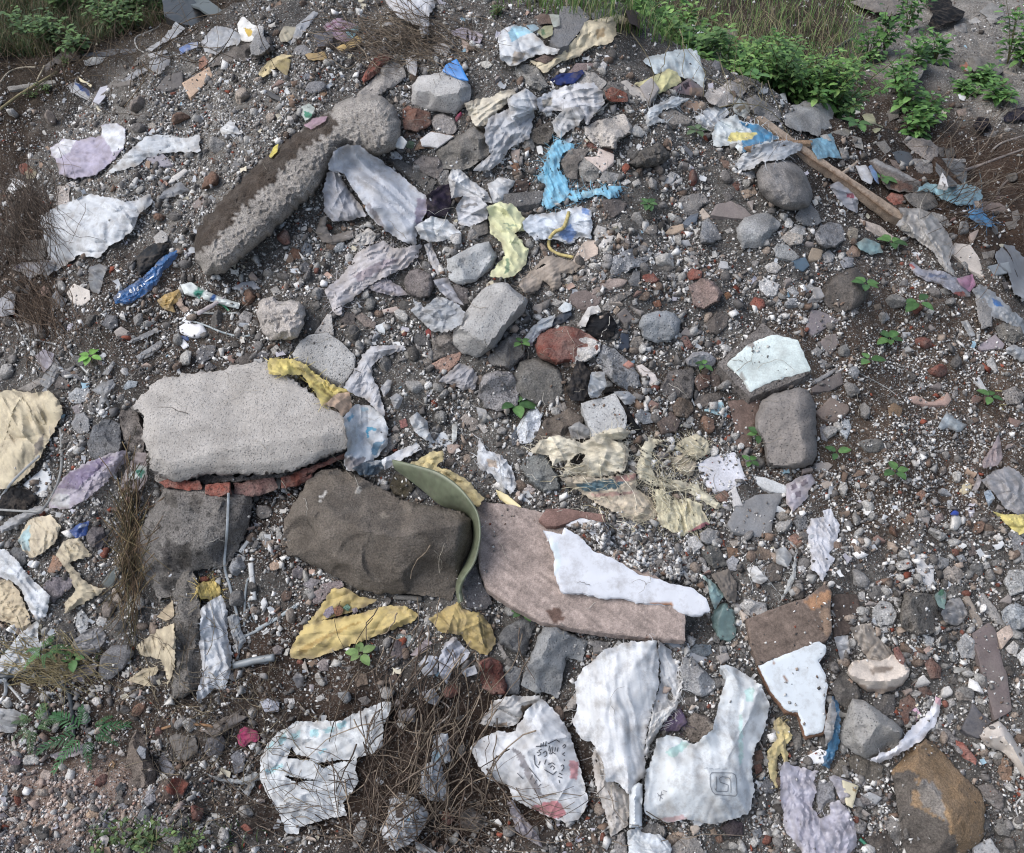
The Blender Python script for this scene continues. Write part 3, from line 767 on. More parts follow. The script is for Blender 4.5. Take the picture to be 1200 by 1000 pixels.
# ---- boards
ply = S('Z', '559,588 600,592 632,600 660,606 700,625 740,655 790,690 803,712 803,751 760,748 708,742 670,736 635,729 600,711 570,690 561,664', 'a08f86', n='plywood_board', th=2.6, m='wood', hz=.15, l='pinkish brown weathered board carrying a white laminate sheet and gravel', lm='the pinkish board', cat='board', grain=38, lift=3,
  pa=[('6b544a', '640,715 655,712 662,726 648,732'), ('7a5a4a', '575,697 600,714 640,733 700,744 800,752 800,756 690,748 620,730 572,700')], var=.14)
S('K', '137,487 215,505 228,473 300,520 350,575 440,610 520,660 550,680 610,690 700,720 780,735 850,790 862,835 800,862 720,840 690,810 580,805 480,780 400,782 300,760 215,755 185,680 180,580 160,530', 'cfd2d9', n='laminate_layer', th=.9, m='laminate', parent=ply, lift=1.2, flat=.2, rough=1.0, st=1, var=.06, pa=[('a2714e', '590,795 690,800 700,812 600,812'), ('c6d3da', '160,530 200,540 210,640 190,690')])
S('K', '170,435 215,400 300,430 400,455 422,480 395,560 380,490 280,475 220,460', 'd0d3da', n='laminate_layer', th=.6, m='laminate', parent=ply, lift=1.3, flat=.3, st=1, var=.03)
S('K', '115,440 150,395 230,392 400,420 405,455 300,430 200,470 150,470', '80635a', n='board_offcut', th=1.5, m='wood', l='thin wet brown board offcut behind the white laminate', cat='board')
bwd = S('L', '-20,875 90,830 200,790 230,785 320,720 350,750 345,830 352,930 330,965 200,1020 100,1050 30,1072 0,990', '75655a', n='wooden_board', th=2.2, m='wood', l='short dark brown wooden board above a white laminated piece', lm='the dark wooden board', cat='board', grain=-22, lift=2, pa=[('a57b58', '228,795 340,742 350,790 270,838'), ('8c745f', '300,830 340,820 345,930 320,950')])
S('L', '350,765 460,765 480,830 430,932 360,962 352,850', '50453f', n='board_offcut', th=1.2, m='wood', l='square dark brown board offcut beside the dark wooden board', cat='board', grain=80)
whb = S('P', '30,190 120,150 290,82 325,100 327,135 290,165 325,230 337,280 320,350 332,420 318,482 236,502 200,395 150,390 80,300', '7d5d48', n='laminated_board', th=1.6, m='wood', l='torn white laminated board below the dark wooden board', lm='the white laminated board', cat='board', lift=1.5)
S('P', '34,188 120,148 290,80 325,98 325,135 290,163 325,228 335,280 320,348 325,418 312,474 238,490 206,388 155,380 86,295', 'c9d1d6', n='laminate_layer', th=.5, m='laminate', parent=whb, lift=.3, flat=.2, st=1, var=.03, pa=[('90705c', '95,175 99,172 180,280 176,284')])
S('G', '938,815 1080,800 1065,870 1040,1000 1035,1015 970,1010 965,920', '6f5c53', n='board_offcut', th=1.8, m='wood', l='short brown board offcut propped against the worn grey block', cat='board', grain=80)
pk = S('D', '22,508 50,502 190,604 400,750 655,920 672,940 664,950 632,945 602,930 430,798 200,650 84,560', 'a8937e', n='wood_plank', l='long narrow brown wooden plank lying across the rubble slope', lm='the wooden plank', m='wood', grain=33, th=3.6, flat=.08, rough=.4, lift=3, st=1, pa=[('80664f', '0,520 66,553 200,642 430,790 612,928 600,960 400,820 180,675 50,575')], var=.1)  # darker patch along the lower side is shading painted into the wood colour
S('D', '-30,640 110,603 270,612 262,626 150,620 0,652', 'b58f6b', n='wood_stick', th=1.2, m='wood', l='thin pale wood stick crossing over the wooden plank', cat='stick', grain=-8, lift=4)
# curved sheet standing on edge round the big boulder
def curved_sheet():
    A = spline(px('J', '590,185 680,206 790,240 870,294 932,366 964,430 970,520 948,620 905,690 888,740 895,795'), 2.5)
    Bq = spline(px('J', '600,222 650,258 720,312 800,378 890,408 934,450 938,540 912,620 876,690 866,740 876,805'), 2.5)
    n = 90; A = resample(A, 1, False); Bq = resample(Bq, 1, False)
    A = A[np.linspace(0, len(A) - 1, n).astype(int)]; Bq = Bq[np.linspace(0, len(Bq) - 1, n).astype(int)]
    P = np.vstack([A, Bq[::-1]]); pl = plane(P); rows = []; cols = []
    x = np.linspace(0, 1, n); hA = .055 + .12 * np.sin(np.pi * np.clip(x * 1.05, 0, 1)) ** .7
    for j in range(9):
        w = j / 8; q = A * (1 - w) + Bq * w
        h = hA * (1 - w) + .035 * w + .012 * np.sin(w * np.pi) + .002 * pn(x * 9, w * 3 + 0 * x, 71)
        rows.append(at(q[:, 0], q[:, 1], pl(q[:, 0], q[:, 1]) - h))
        cols.append(lin('687058')[None] * np.clip(1 + .28 * fbm(q[:, 0] / 8, q[:, 1] / 5, 72), .5, 1.6)[:, None])
    for j in range(4):   # outer skin, a few millimetres further out
        w = 1 - j / 3; q = A * (1 - w) + Bq * w
        o = np.stack([np.gradient(A[:, 1]), -np.gradient(A[:, 0])], 1); o /= np.linalg.norm(o, axis=1, keepdims=True)
        q = q + 1.6 * o
        h = hA * (1 - w) + .03 * w
        rows.append(at(q[:, 0], q[:, 1], pl(q[:, 0], q[:, 1]) - h + .004)); cols.append(np.tile(lin('7d8468'), (n, 1)))
    co = np.vstack(rows); i = np.arange(n - 1)
    q = np.concatenate([np.stack([r * n + i, r * n + i + 1, (r + 1) * n + i + 1, (r + 1) * n + i], 1) for r in list(range(8)) + [9, 10, 11]] + [np.stack([i, 11 * n + n + i, 11 * n + n + i + 1, i + 1], 1)])
    o = make('flooring_sheet', co, np.zeros((0, 3)), np.vstack(cols), 'plastic', None, True, q)
    reg(o, P, '687058', 'flooring_sheet', 'curved olive green flooring sheet standing on edge round the big brown boulder', 'the curved green sheet', 'sheet')
    stamp(P, lambda u, v: pl(u, v) - .03)
R('J', '580,300 600,240 660,260 690,300 650,350 600,330', '3f3824', n='stone', d='small mossy dark brown stone', H=3)
R('J', '655,340 700,300 750,340 720,362', '5d6064')
C('J', '650,205 700,182 760,145 814,140 812,182 782,208 850,230 920,272 990,350 962,384 930,364 870,294 790,244 700,212', 'd6c386', n='yellow_sheet', l='crumpled yellow plastic sheet tucked behind the curved green sheet', lm='the crumpled yellow sheet', cat='plastic sheet', f=(35, 12), a=1.6, lift=4)
curved_sheet()
yl = C('J', '142,1032 150,1000 210,900 280,820 330,740 390,738 440,770 530,790 470,822 380,852 270,882 330,872 440,850 560,815 650,815 705,850 690,882 640,902 560,932 480,962 370,1002 250,1042 165,1048', 'cfb76c', n='yellow_sheet', l='long folded yellow plastic sheet holding a few pebbles below the big brown boulder', lm='the long yellow sheet', cat='plastic sheet', f=(-22, 22), a=1.7, puff=2.5, pa=[('b6974a', '180,1010 260,960 450,880 460,886 300,960 190,1030')])
C('J', '750,872 820,825 880,795 900,830 980,850 1030,920 1042,980 1000,1032 930,1000 890,942 800,930', 'bba35f', n='yellow_sheet', l='muddy yellow plastic sheet under dry twigs beside the long yellow sheet', cat='plastic sheet', f=(60, 12), a=1.8, puff=2, pa=[('8a7a4c', '960,880 1040,930 1040,985 1000,1030')])
# ---- E / A / I  left flank
R('E', '380,1000 400,930 450,890 520,910 530,1000 525,1060 440,1080 390,1060', '6d7075', d='gritty bluish grey stone', H=5, m='conglomerate')
R('E', '515,880 545,835 600,870 628,930 625,1000 620,1050 560,1040 530,960', '7f7772', n='concrete_chunk', m='conglomerate', H=5)
C('A', '210,650 280,600 330,610 440,590 440,545 500,530 545,560 540,640 500,690 420,760 320,778 260,760 245,700', 'aaa3b6', n='cloth_rag', l='lilac grey rag with soft folds lying beside a white strip', lm='the lilac rag', cat='rag', f=(25, 11), a=2.2, puff=2, m='rag', pa=[('c9ccd2', '440,590 440,545 500,530 545,560 540,640 490,660'), ('c5c6cc', '210,650 280,600 325,612 300,660 250,690')])
C('A', '465,755 540,670 640,590 720,585 800,600 865,585 868,660 740,660 650,680 590,722', 'ccd1d5', n='cloth_strip', l='long white cloth strip with frayed upper edge on the gravel', cat='cloth strip', f=(-12, 14), a=1.4, fray=.5)
C('A', '175,940 260,890 390,842 490,860 560,880 650,840 665,880 600,930 585,990 540,1030 470,1072 425,1122 330,1105 320,1130 240,1178 205,1090 185,1000', 'ccd1d6', n='plastic_bag', l='wide white plastic bag spread out beside the dry bush', lm='the wide white bag', cat='plastic bag', f=(20, 18), a=2.4, puff=2.5, fray=.35, pa=[('a5abb1', '190,990 240,1000 330,1100 320,1130 240,1175 205,1090')], crum=.7)
C('E', '-60,780 15,770 60,765 100,775 160,780 210,765 260,820 272,870 240,930 205,1000 150,1100 90,1160 40,1190 0,1200 -60,1200', 'cfc1a0', n='woven_sack', l='creased cream woven sack by the wet black mesh', lm='the creased cream sack', cat='sack', f=(65, 20), a=2.8, puff=5, fray=.3, pa=[('8d8479', '150,1000 190,960 185,1020 150,1060')])
C('I', '-20,420 0,340 60,300 130,310 160,350 140,400 60,430', '232325', n='mesh_cloth', l='black mesh cloth bundle under the creased cream sack', cat='cloth', f=(20, 6), a=2.4, m='rag')
C('I', '210,390 230,330 280,250 360,200 480,155 550,138 562,170 500,240 440,300 380,350 290,397', 'bdb4c3', n='plastic_bag', l='lilac tinted plastic bag twisted to a point beside the slab', lm='the lilac bag', cat='plastic bag', f=(-38, 12), a=2.2, puff=2.5, m='film', pa=[('8f80a0', '250,300 300,240 420,180 500,165 400,250 330,310'), ('d3d3d6', '215,380 240,330 300,330 300,390')])
C('I', '520,310 540,240 590,150 635,150 640,270 590,325 560,300', 'a69a9c', n='food_wrapper', l='mauve wrapper with a green spot against the slab side', cat='wrapper', m='film', a=1.6, pa=[('d3dbd8', '550,250 600,205 640,210 635,250 580,275'), ('4fa58e', '592,225 615,215 628,235 612,255 595,250')])
S('I', '100,290 190,215 216,218 226,275 180,347 140,320', 'b4bbc1', n='bent_plastic', th=.4, m='plastic', l='bent pale plastic panel beside the black mesh', cat='plastic piece')
C('I', '0,470 40,440 120,400 160,380 220,395 150,420 60,480 0,500', 'a9abae', m='film', a=1)
C('I', '75,530 125,440 160,430 220,420 265,470 240,540 190,580 150,605 125,603 100,570', 'cfc1a4', n='woven_sack', l='small cream sack piece with a teal edge', lm='the small cream sack', cat='sack', f=(70, 10), a=1.8, puff=3, pa=[('a1bfc3', '75,530 130,462 128,580 100,570')])
C('I', '240,590 280,530 340,520 400,600 350,612 300,625 350,690 400,730 462,740 420,772 340,815 280,852 285,800 330,750 290,660', 'cbbd9e', n='woven_sack', l='cream sack strip bent round a purple grey stone', cat='sack', f=(40, 9), a=1.6)
C('I', '298,490 340,460 388,446 375,510 330,522', '2a58a8', n='food_wrapper', l='small blue wrapper above the cream strip', cat='wrapper', m='film', a=1, pa=[('9fb0cc', '340,470 375,455 370,468 340,482')])
R('I', '370,510 400,470 450,475 467,530 440,575 390,560', '6d676b', H=5)
S('I', '442,715 480,670 535,625 530,665 480,747', '5d6767', n='slate_shard', th=1, cat='slate')
R('I', '185,740 195,715 225,690 310,690 327,715 270,770 235,805 200,770', '736c72')
R('I', '30,590 60,560 110,570 118,630 90,655', '63666a')
C('I', '-20,700 40,702 80,750 130,860 140,910 100,925 40,890 -20,872', 'c7b695', n='woven_sack', l='folded cream sack below the white cloth at the heap side', cat='sack', f=(10, 8), a=2.4, puff=2)
C('I', '-20,560 30,573 90,640 130,690 216,770 205,850 160,882 120,820 90,740 40,702 -20,692', 'd2d7dc', n='cloth_sheet', l='white cloth sheet hanging over the folded cream sack', lm='the hanging white cloth', cat='cloth', f=(42, 16), a=1.8, puff=2)
C('M', '-20,180 0,160 60,80 130,10 165,-12 166,60 176,110 150,196 50,232 10,262 -20,272', 'ccd2d7', n='cloth_sheet', l='lower white cloth twisted into ribs at the edge of the heap', cat='cloth', f=(-50, 12), a=2, fray=.4)
R('I', '328,900 335,850 355,825 385,870 382,910 350,940', 'b1b4b6', rough=.5)
R('I', '235,930 260,900 320,890 332,950 290,977 245,970', '55524f')
R('I', '205,665 230,595 287,610 260,660 225,682', '926e56', n='roof_tile_shard', m='brick', cat='tile shard')
C('I', '590,990 680,920 755,890 762,990 757,1080 735,1150 728,1162 712,1080 700,1050 600,1022', 'c9bb9c', n='woven_sack', l='cream sack scrap beside the tall upright stone', cat='sack', f=(80, 11), a=1.8, fray=.5)
C('I', '680,862 750,790 757,862 720,882', 'bba98a', n='sack_scrap', a=1, fray=.8)
C('M', '550,250 620,200 680,190 690,210 640,250 680,280 610,270', 'bdae8e', n='sack_scrap', a=1.2, fray=.6)
C('I', '850,735 880,710 945,705 962,760 930,790 870,785', 'cfb45a', n='straw_bundle', l='small bundle of yellow straw on top of the folded white sack', cat='straw', m='straw', f=(75, 3), a=1.6, fray=2.5)
C('I', '870,832 900,800 960,768 986,830 987,960 1012,1020 1000,1100 978,1180 930,1172 860,1242 850,1210 880,1100 865,980', 'cdd2d8', n='woven_sack', l='narrow folded white sack beside the tall upright stone', lm='the folded white sack', cat='sack', f=(85, 12), a=2, puff=4.5, fray=.3)
C('M', '315,80 370,30 440,20 462,60 430,120 370,147 325,130', '939396', n='plastic_scrap', m='film', f=(-20, 7), a=1.6, puff=1.5)
R('M', '425,215 440,140 490,95 560,95 586,130 545,190 480,247 440,245', '75767a', l='smooth oval dark grey stone below the cream sack scrap', cuts=1, rough=.5)
R('M', '285,215 350,185 415,180 422,210 350,257 300,250', '878189')
R('M', '290,235 350,258 420,215 425,235 360,270', '5d4b40')
R('M', '383,285 410,270 445,270 447,292 400,304', 'cdc9c2'); R('M', '393,340 410,318 440,325 442,355 415,364', 'd5d0ca', cuts=0, rough=.4)
R('M', '175,90 205,55 218,80 195,117', 'bcbaba'); R('M', '168,160 190,125 213,140 205,175 175,192', 'c4c5c7')
C('M', '-20,370 60,375 118,400 80,430 70,470 30,480 -20,462', 'a0a4a8', m='film', l='greyish plastic film scrap on the soil at the foot of the heap', cat='plastic scrap', a=1)
C('M', '212,575 300,545 370,525 408,535 390,560 310,585 240,594', 'c3bec5', n='plastic_packet', l='flat white packet lying beside the long leaved weed', cat='packet', f=(-12, 7), a=1, m='film', pa=[('8c8290', '230,578 380,540 384,546 240,588')])
R('M', '540,660 560,520 600,450 650,460 640,560 680,640 672,700 600,737 560,720', '776a60', l='brownish grey rock crusted with small pebbles', lm='the pebble crusted rock', m='conglomerate', H=7)
rb_ = R('M', '662,742 700,690 780,655 822,700 790,762 710,787 680,780', '55453d', l='dark rock with a brick red face beside the pebble crusted rock', n='stone', H=5, pa=[('7b3a28', '710,720 760,665 822,695 800,740 740,745')])
for p_, c_ in (('620,770 640,730 680,710 680,770 640,802', '8a898d'), ('590,850 625,785 660,820 650,870 600,892', '606469'), ('660,880 690,865 740,880 747,910 700,932', 'a5a0a3'), ('700,930 760,900 800,930 780,967 720,960', '8c8c8a'), ('685,600 700,565 730,590 767,640 740,672 700,640', '7d7e86'),
               ('590,560 605,533 637,545 630,592 600,587', '888d95'), ('885,560 900,500 960,480 987,520 960,577 910,582', '67666a'), ('1000,580 1030,550 1072,570 1060,642 1020,657', '73747a'), ('775,560 800,548 837,565 800,610', 'b39f95'), ('500,720 520,690 548,700 545,735 510,745', '4c5257'),
               ('530,770 560,745 595,755 590,790 540,795', '554a42'), ('172,660 190,635 228,645 217,687 180,687', 'ac9c91'), ('280,800 300,776 328,790 317,837', 'b39a80'), ('370,835 390,810 432,825 427,852 385,857', 'b3967a'), ('175,915 200,893 228,905 217,932 185,932', '9b7b5f'), ('285,730 310,706 332,735 322,772 288,772', '58595d'),
               ('105,800 125,776 150,795 130,832', '5c5d62'), ('440,870 460,853 502,880 480,907 450,902', '8c8c98'), ('35,600 60,573 97,590 87,622 50,622', '7a6a70'), ('230,745 255,728 278,742 265,765 238,765', '55575b'), ('335,760 360,745 382,760 370,785 340,785', '6a686d'), ('175,820 195,805 212,822 200,850 180,850', '5a626b'),
               ('130,865 150,850 160,870 145,885', 'b08c6a'), ('100,900 120,870 135,890 130,925 108,925', '5f666c'), ('30,950 55,915 72,930 60,975 35,972', '6b6870'), ('290,980 320,962 350,975 330,998 300,998', '5b6066'), ('470,620 485,598 502,610 495,635 478,638', 'a5835d'), ('510,790 540,780 560,795 540,815', '96979d'),
               ('0,830 20,820 40,840 25,855 0,855', '5e5b62'), ('80,510 105,495 122,515 110,545 85,548', 'b7b9ba')):
    R('M', p_, c_, n='pebble', cuts=2, rough=.5)
C('M', '415,945 440,925 462,920 475,935 455,992 425,967', 'cbc6c6', n='paper_scrap', m='paper', a=.6, pa=[('9c4a3f', '430,975 452,985 455,992')])
C('M', '890,650 960,675 1040,680 1100,650 1127,660 1102,702 1080,757 1060,742 1075,702 960,692', 'a1a7ab', m='film', f=(10, 6), a=.8, fray=.8)
C('M', '1028,500 1040,465 1060,450 1092,460 1115,470 1132,500 1110,520 1090,515 1060,542 1035,530', 'a83565', n='flower_head', l='crumpled magenta flower head lying on the soil', lm='the magenta flower', cat='flower', m='rag', f=(0, 5), a=1.5, puff=2)
C('M', '880,470 940,430 1030,385 1072,410 1010,452 930,502', '7d7671', n='net_scrap', m='rag', f=(-25, 4), a=1, fray=1)
C('M', '730,500 760,480 850,500 862,560 800,602 750,550', '77736f', n='net_scrap', m='rag', f=(20, 4), a=1)
R('M', '1128,340 1160,328 1192,345 1192,387 1150,387', 'bdc1cc', l='bluish white stone on the soil beneath the long yellow sheet')
# ---- E
C('E', '385,300 385,235 430,220 470,230 450,280 430,352 395,335', '85888c', m='film', a=1.2)
S('E', '290,345 320,305 388,335 393,375 345,407 305,375', 'ccc4bb', l='square beige tile shard below the wide white bag')
R('E', '212,370 245,335 291,375 275,412 230,427', '8d8d8f')
R('E', '665,105 700,72 727,90 727,120 680,142', 'b8b5b1', n='plaster_lump', rough=.5)
C('E', '590,190 660,130 740,130 700,190 650,240 600,277', '303337', n='cloth_rag', m='rag', a=1.6, f=(-40, 6), cat='rag')
blw = C('E', '490,365 520,340 600,290 660,240 700,190 770,155 776,180 740,225 700,262 682,310 640,347 600,372 560,394 500,392', '2572b8', n='food_wrapper', l='bright blue printed wrapper beside the foot of the concrete column', lm='the blue wrapper', cat='wrapper', f=(-40, 7), a=1.2, m='film', pa=[('b9a08f', '600,372 640,347 660,335 640,362 590,388')])
K(blw, 'g', ['175,740 200,745 190,790 155,800', '360,675 330,690 350,730 375,715', '345,705 365,695', '395,650 410,700', '465,640 440,660 470,680 450,700', '480,625 505,615', '500,610 520,640', '540,590 560,610', '560,570 690,480'], 'e9edf2', 1.3, 'printed_lettering')
R('E', '92,150 110,120 190,110 202,160 190,202 120,202 100,180', '948f8a', n='plaster_lump')
C('E', '50,240 90,215 190,210 195,250 130,287 90,255', 'adadb4', m='film', a=1.4, pa=[('77708a', '60,230 85,225 90,245')])
C('E', '190,200 240,210 232,250 200,282 180,260', '8f9196', m='film', a=1)
C('E', '0,370 40,335 67,345 62,440 0,452', 'a1a4ab', a=1.4)
C('E', '680,380 720,350 780,330 787,370 750,400 762,432 710,417', 'c9a556', n='food_wrapper', l='mustard yellow wrapper beside the squeezed tube', cat='wrapper', m='film', a=1.4, f=(-20, 6))
R('E', '750,375 785,360 800,400 824,420 800,437 770,405', 'b69d8a', n='bone_fragment', cat='bone', H=2)
tb_ = R('E', '782,310,0 830,298,0 860,320,0 950,360,0 990,375,0 1042,390,0 1035,417,0 990,405,0 930,387,0 870,372,0 800,352,0', 'cbd3d1', n='toothpaste_tube', l='squeezed white tube with green and blue bands', lm='the squeezed tube', m='plastic', cat='tube', inn='810,328,2.5 860,346,2.5 950,374,2 1020,400,1', ed=[(11, 12), (12, 13), (13, 14)], lump=.1, rough=.3,
  pa=[('2f7f6c', '835,345 862,318 885,340 868,372 850,360'), ('2c5fa0', '905,378 930,345 945,355 920,388')])
W('E', '940,388 970,400 1005,435', '2f9a70', 2.6, n='plastic_strip')
S('E', '790,465 820,427 850,440 820,487', 'dadadb', n='plastic_disc', th=.8, m='plastic', cat='cap')
R('E', '775,500 800,475 880,485 902,520 850,547 790,525', 'd3d2d4', n='plastic_disc', m='plastic', cuts=1, cat='cap', l='white rounded plastic cap beneath the squeezed tube')
S('E', '780,530 815,535 822,555 785,552', '2b4c85', n='plastic_shard', th=.5, m='plastic'); S('E', '765,555 795,545 822,575 795,590', 'd6d6d9', n='plastic_shard', th=.5, m='plastic')
W('E', '840,430 900,433 970,437 1030,432', 'c4c6c4', 2.6, n='plastic_string'); W('E', '840,470 900,490 960,515 1040,535 1085,530', 'b4c0c4', 2.4, n='plastic_string', l='pale blue plastic cord curving away from the white cap', cat='cord'); W('E', '700,485 745,472 780,460 820,447', 'bcbcbb', 2, n='plastic_string')
S('E', '850,430 930,385 975,358 967,377 900,422 862,442', 'a89e9f', n='plastic_strip', th=.3, m='plastic')
S('E', '1000,325 1050,300 1100,292 1127,325 1060,337', '8c9098', n='glass_shard', th=.5, m='plastic', cat='glass')
R('F', '5,400 30,365 80,365 110,385 180,375 215,410 210,470 200,520 150,552 100,545 60,557 30,520 15,470 3,440', 'c2bab3', n='plaster_lump', l='knobbly white heart shaped plaster lump', lm='the knobbly white lump', lump=3.4, H=6, cuts=0, rough=1.4)
R('E', '1035,450 1060,420 1097,435 1087,475 1050,487', '9f9b99'); R('E', '850,600 880,570 937,575 927,625 870,657 850,640', '76767a'); R('E', '875,660 910,640 942,670 900,692', '5f5f63'); R('E', '1020,640 1060,605 1107,615 1092,652 1040,662', '57524f')
R('E', '1108,620 1135,595 1167,610 1162,642 1120,644', '6f7076'); R('E', '438,485 465,440 505,445 512,490 480,509', '727377')
W('E', '110,545 210,560 290,595 330,640 390,705', 'c4c6c6', 2.6, n='plastic_string', l='long pale plastic cord curving downhill past the green sprout', cat='cord'); W('E', '60,460 90,520 130,590 150,602', 'c4c6c6', 2.4, n='plastic_string')
C('E', '165,737 200,690 230,620 260,650 250,712 210,762', '97989a', m='film', f=(-55, 7), a=1); C('E', '150,620 190,590 237,610 222,660 190,692', 'a39da9', m='film', a=1)
R('E', '232,735 250,700 307,735 297,762 240,760', '686260'); R('E', '262,690 290,674 312,695 300,717 270,714', '77787e'); R('E', '310,700 350,690 367,715 340,727', '6b6a6e')
S('E', '75,765 170,715 202,720 130,772', '807b76', n='wood_stick', m='wood', th=1.2, cat='stick', grain=-25)
R('E', '295,790 330,755 387,765 392,800 350,827 305,822', 'adb0b3'); R('E', '310,840 350,825 372,850 330,877', '928c90'); R('E', '308,915 330,870 370,861 392,900 387,945 350,957 320,942', '9b9da1')
S('E', '398,842 440,850 467,860 450,890 425,870', 'bfc2c5', n='plastic_shard', th=.4, m='plastic')
for p_ in ('400,770 430,740 490,720 502,745 470,790 440,852 420,840 440,790', '440,700 490,640 502,650 470,702', '590,620 650,580 700,545 702,580 650,622 600,642', '550,557 620,525 680,495 692,510 620,547 570,564'):
    C('E', p_, '95989c', m='film', f=(-45, 5), a=1, n='plastic_strip')
R('E', '530,760 555,725 597,730 592,752 545,767', '9aa4ac', rough=.5)
# ---- A upper left
S('A', '30,378 235,345 242,360 40,394', '8a8680', n='wood_batten', m='wood', th=1.5, cat='batten', grain=-9, l='short grey wood slat at the grassy edge'); S('A', '355,235 480,215 620,210 627,224 480,242 370,252', '7b7b7c', n='wood_batten', m='wood', th=1.5, cat='batten', l='long grey wood slat along the grassy rim of the heap')
R('A', '230,250 290,215 360,225 340,262 290,280 220,275', '6d6662'); R('A', '190,290 230,255 240,275 200,320', '75706c')
R('A', '362,262 420,245 472,250 440,277 370,289', 'c9c9c4'); 
wp_ = C('A', '293,368 330,355 390,395 404,435 370,432 310,402', 'd3d6da', n='food_wrapper', l='white wrapper with a blue band near the grassy edge', cat='wrapper', m='film', a=.8, pa=[('1f5aac', '328,362 350,360 394,397 388,417 358,397')])
S('A', '403,440 435,380 467,370 457,420 430,452', 'b0afb8', n='plastic_shard', th=.4, m='plastic'); S('A', '340,335 400,370 395,378 345,350', 'd0c49c', n='plastic_strip', th=.4, m='plastic')
C('A', '520,352 580,310 640,290 670,240 735,240 742,270 690,322 650,302 590,337 540,362', 'b2b3b8', m='film', f=(-28, 8), a=1.6, l='torn translucent white plastic strip on the upper gravel slope', cat='plastic scrap'); C('A', '625,217 690,180 740,130 760,93 802,125 760,162 700,192 650,227', 'bcbdc0', m='film', f=(-40, 8), a=1.6)
C('A', '640,235 720,215 730,228 650,255', 'c0c1c5', m='film', a=.8)
W('A', '625,228 595,208 588,165 640,140 685,120 697,103', 'c6c4be', 1.6, n='wire_loop', l='thin pale wire loop standing at the grassy rim', cat='wire', arch=5)
R('A', '912,288 975,215 1100,165 1172,160 1192,220 1120,252 1040,272', '78716c', n='stone', l='flat brownish grey rock below the white cup', lm='the flat rock under the cup', H=5, cuts=3)
C('A', '870,187 930,113 1000,123 1047,150 1042,192 990,202 940,237 890,227', 'c0c3c7', n='plastic_bag', l='crumpled white plastic bag below the black car part', lm='the crumpled bag', cat='plastic bag', a=2, puff=2, f=(30, 10), m='film')
blk_ = S('A', '700,-40 712,70 765,97 850,120 905,117 962,106 880,40 800,-40', '1d1f22', n='car_trim', th=5, m='plastic', l='broken black plastic car trim at the top of the heap', lm='the black car trim', cat='car part', lift=8, flat=.8)
S('A', '785,-25 860,-20 905,0 968,45 1030,85 1037,100 962,108 920,72 860,32 790,8', '566063', n='trim_lip', th=1.5, m='plastic', parent=blk_, lift=3, st=1)
cup = C('A', '1028,105 1055,70 1100,110 1142,113 1144,152 1090,182 1048,180', 'e0e0dc', n='paper_cup', l='crushed white paper cup with a yellow spot', cat='cup', m='paper', a=1.2, puff=2, pa=[('c9a83a', '1055,125 1090,125 1098,150 1080,160')])
S('A', '862,262 885,241 904,265 890,299 862,298', 'a8735a', m='brick', n='roof_tile_shard', cat='tile shard'); S('A', '790,362 908,290 924,330 825,426 800,385', 'c7a78a', l='slanted tan tile shard below the flat rock', lm='the tan tile shard')
S('A', '670,392 720,330 790,310 794,380 720,397', '706b68', n='slate_shard', cat='slate'); S('A', '465,370 575,345 580,365 480,385', '6a6561', n='slate_shard', cat='slate', th=1)
C('A', '776,210 820,188 859,181 857,205 800,227 785,240', '7896d4', n='food_wrapper', cat='wrapper', m='film', a=.8, pa=[('c6cede', '820,188 859,181 857,205 830,212')], l='small light blue wrapper below the crumpled bag')
S('A', '630,690 700,660 754,715 690,730', '98949e', l='lilac grey tile shard tucked under the white cloth strip'); S('A', '728,800 745,770 800,731 814,742 770,782', 'd0ccc6'); C('A', '688,865 710,830 780,788 822,825 760,852', '969ba2', m='film', a=1)
C('A', '25,830 60,773 107,790 95,817 45,837', 'd6d8d9', n='paper_scrap', m='paper', a=.6); R('A', '243,890 250,810 302,800 302,890', 'b5aba3', n='plaster_lump'); R('A', '285,800 310,785 335,800 320,820', 'cfccc8')
C('A', '100,745 130,720 160,745 150,775 115,775', 'a59a7c', n='food_wrapper', cat='wrapper', m='film', a=1, pa=[('3a8a58', '65,755 100,750 105,775 70,778'), ('b06a4a', '120,735 145,735 140,755')])
C('A', '955,560 1000,520 1035,560 1050,590 1020,580 960,585', 'c9cbcc', a=1, fray=1.2, n='plastic_scrap'); R('A', '640,540 665,528 685,545 675,570 650,568', 'a39b90'); R('A', '1000,720 1020,695 1055,705 1030,740', '6f7072')
# ---- B top centre left
lb = R('B', '673,440,0 678,370,1 700,333,2 800,313,2 890,323,2 932,370,1 934,420,0 902,470,0 860,497,0 760,482,0 688,460,0', 'b4b3b1', n='concrete_block', l='pale rounded concrete block with a blue shard behind it', lm='the pale rounded block', m='concrete', inn='700,395,7 790,412,9 890,400,8 800,340,5', ed=[(11, 12), (12, 13)], lump=.3, H=8, depth=9)
S('B', '808,308 825,280 870,256 892,290 922,350 880,342', '1b80d0', n='plastic_shard', th=.4, m='plastic', l='bright blue plastic shard behind the pale rounded block', cat='plastic piece', lift=3)
C('B', '648,260 690,235 702,290 692,332 660,312', 'bdbdc0', a=1.2)
R('B', '635,475 660,460 757,488 762,540 700,577 640,562', '74432f', n='brick', m='brick', l='dark red brown brick under the pale rounded block', H=4)
R('B', '757,540 765,505 810,488 862,515 877,560 850,587 790,582', '8f8a88', cuts=1); C('B', '862,512 890,483 897,500 870,532', '96345a', n='cloth_rag', cat='rag', m='rag', a=.5)
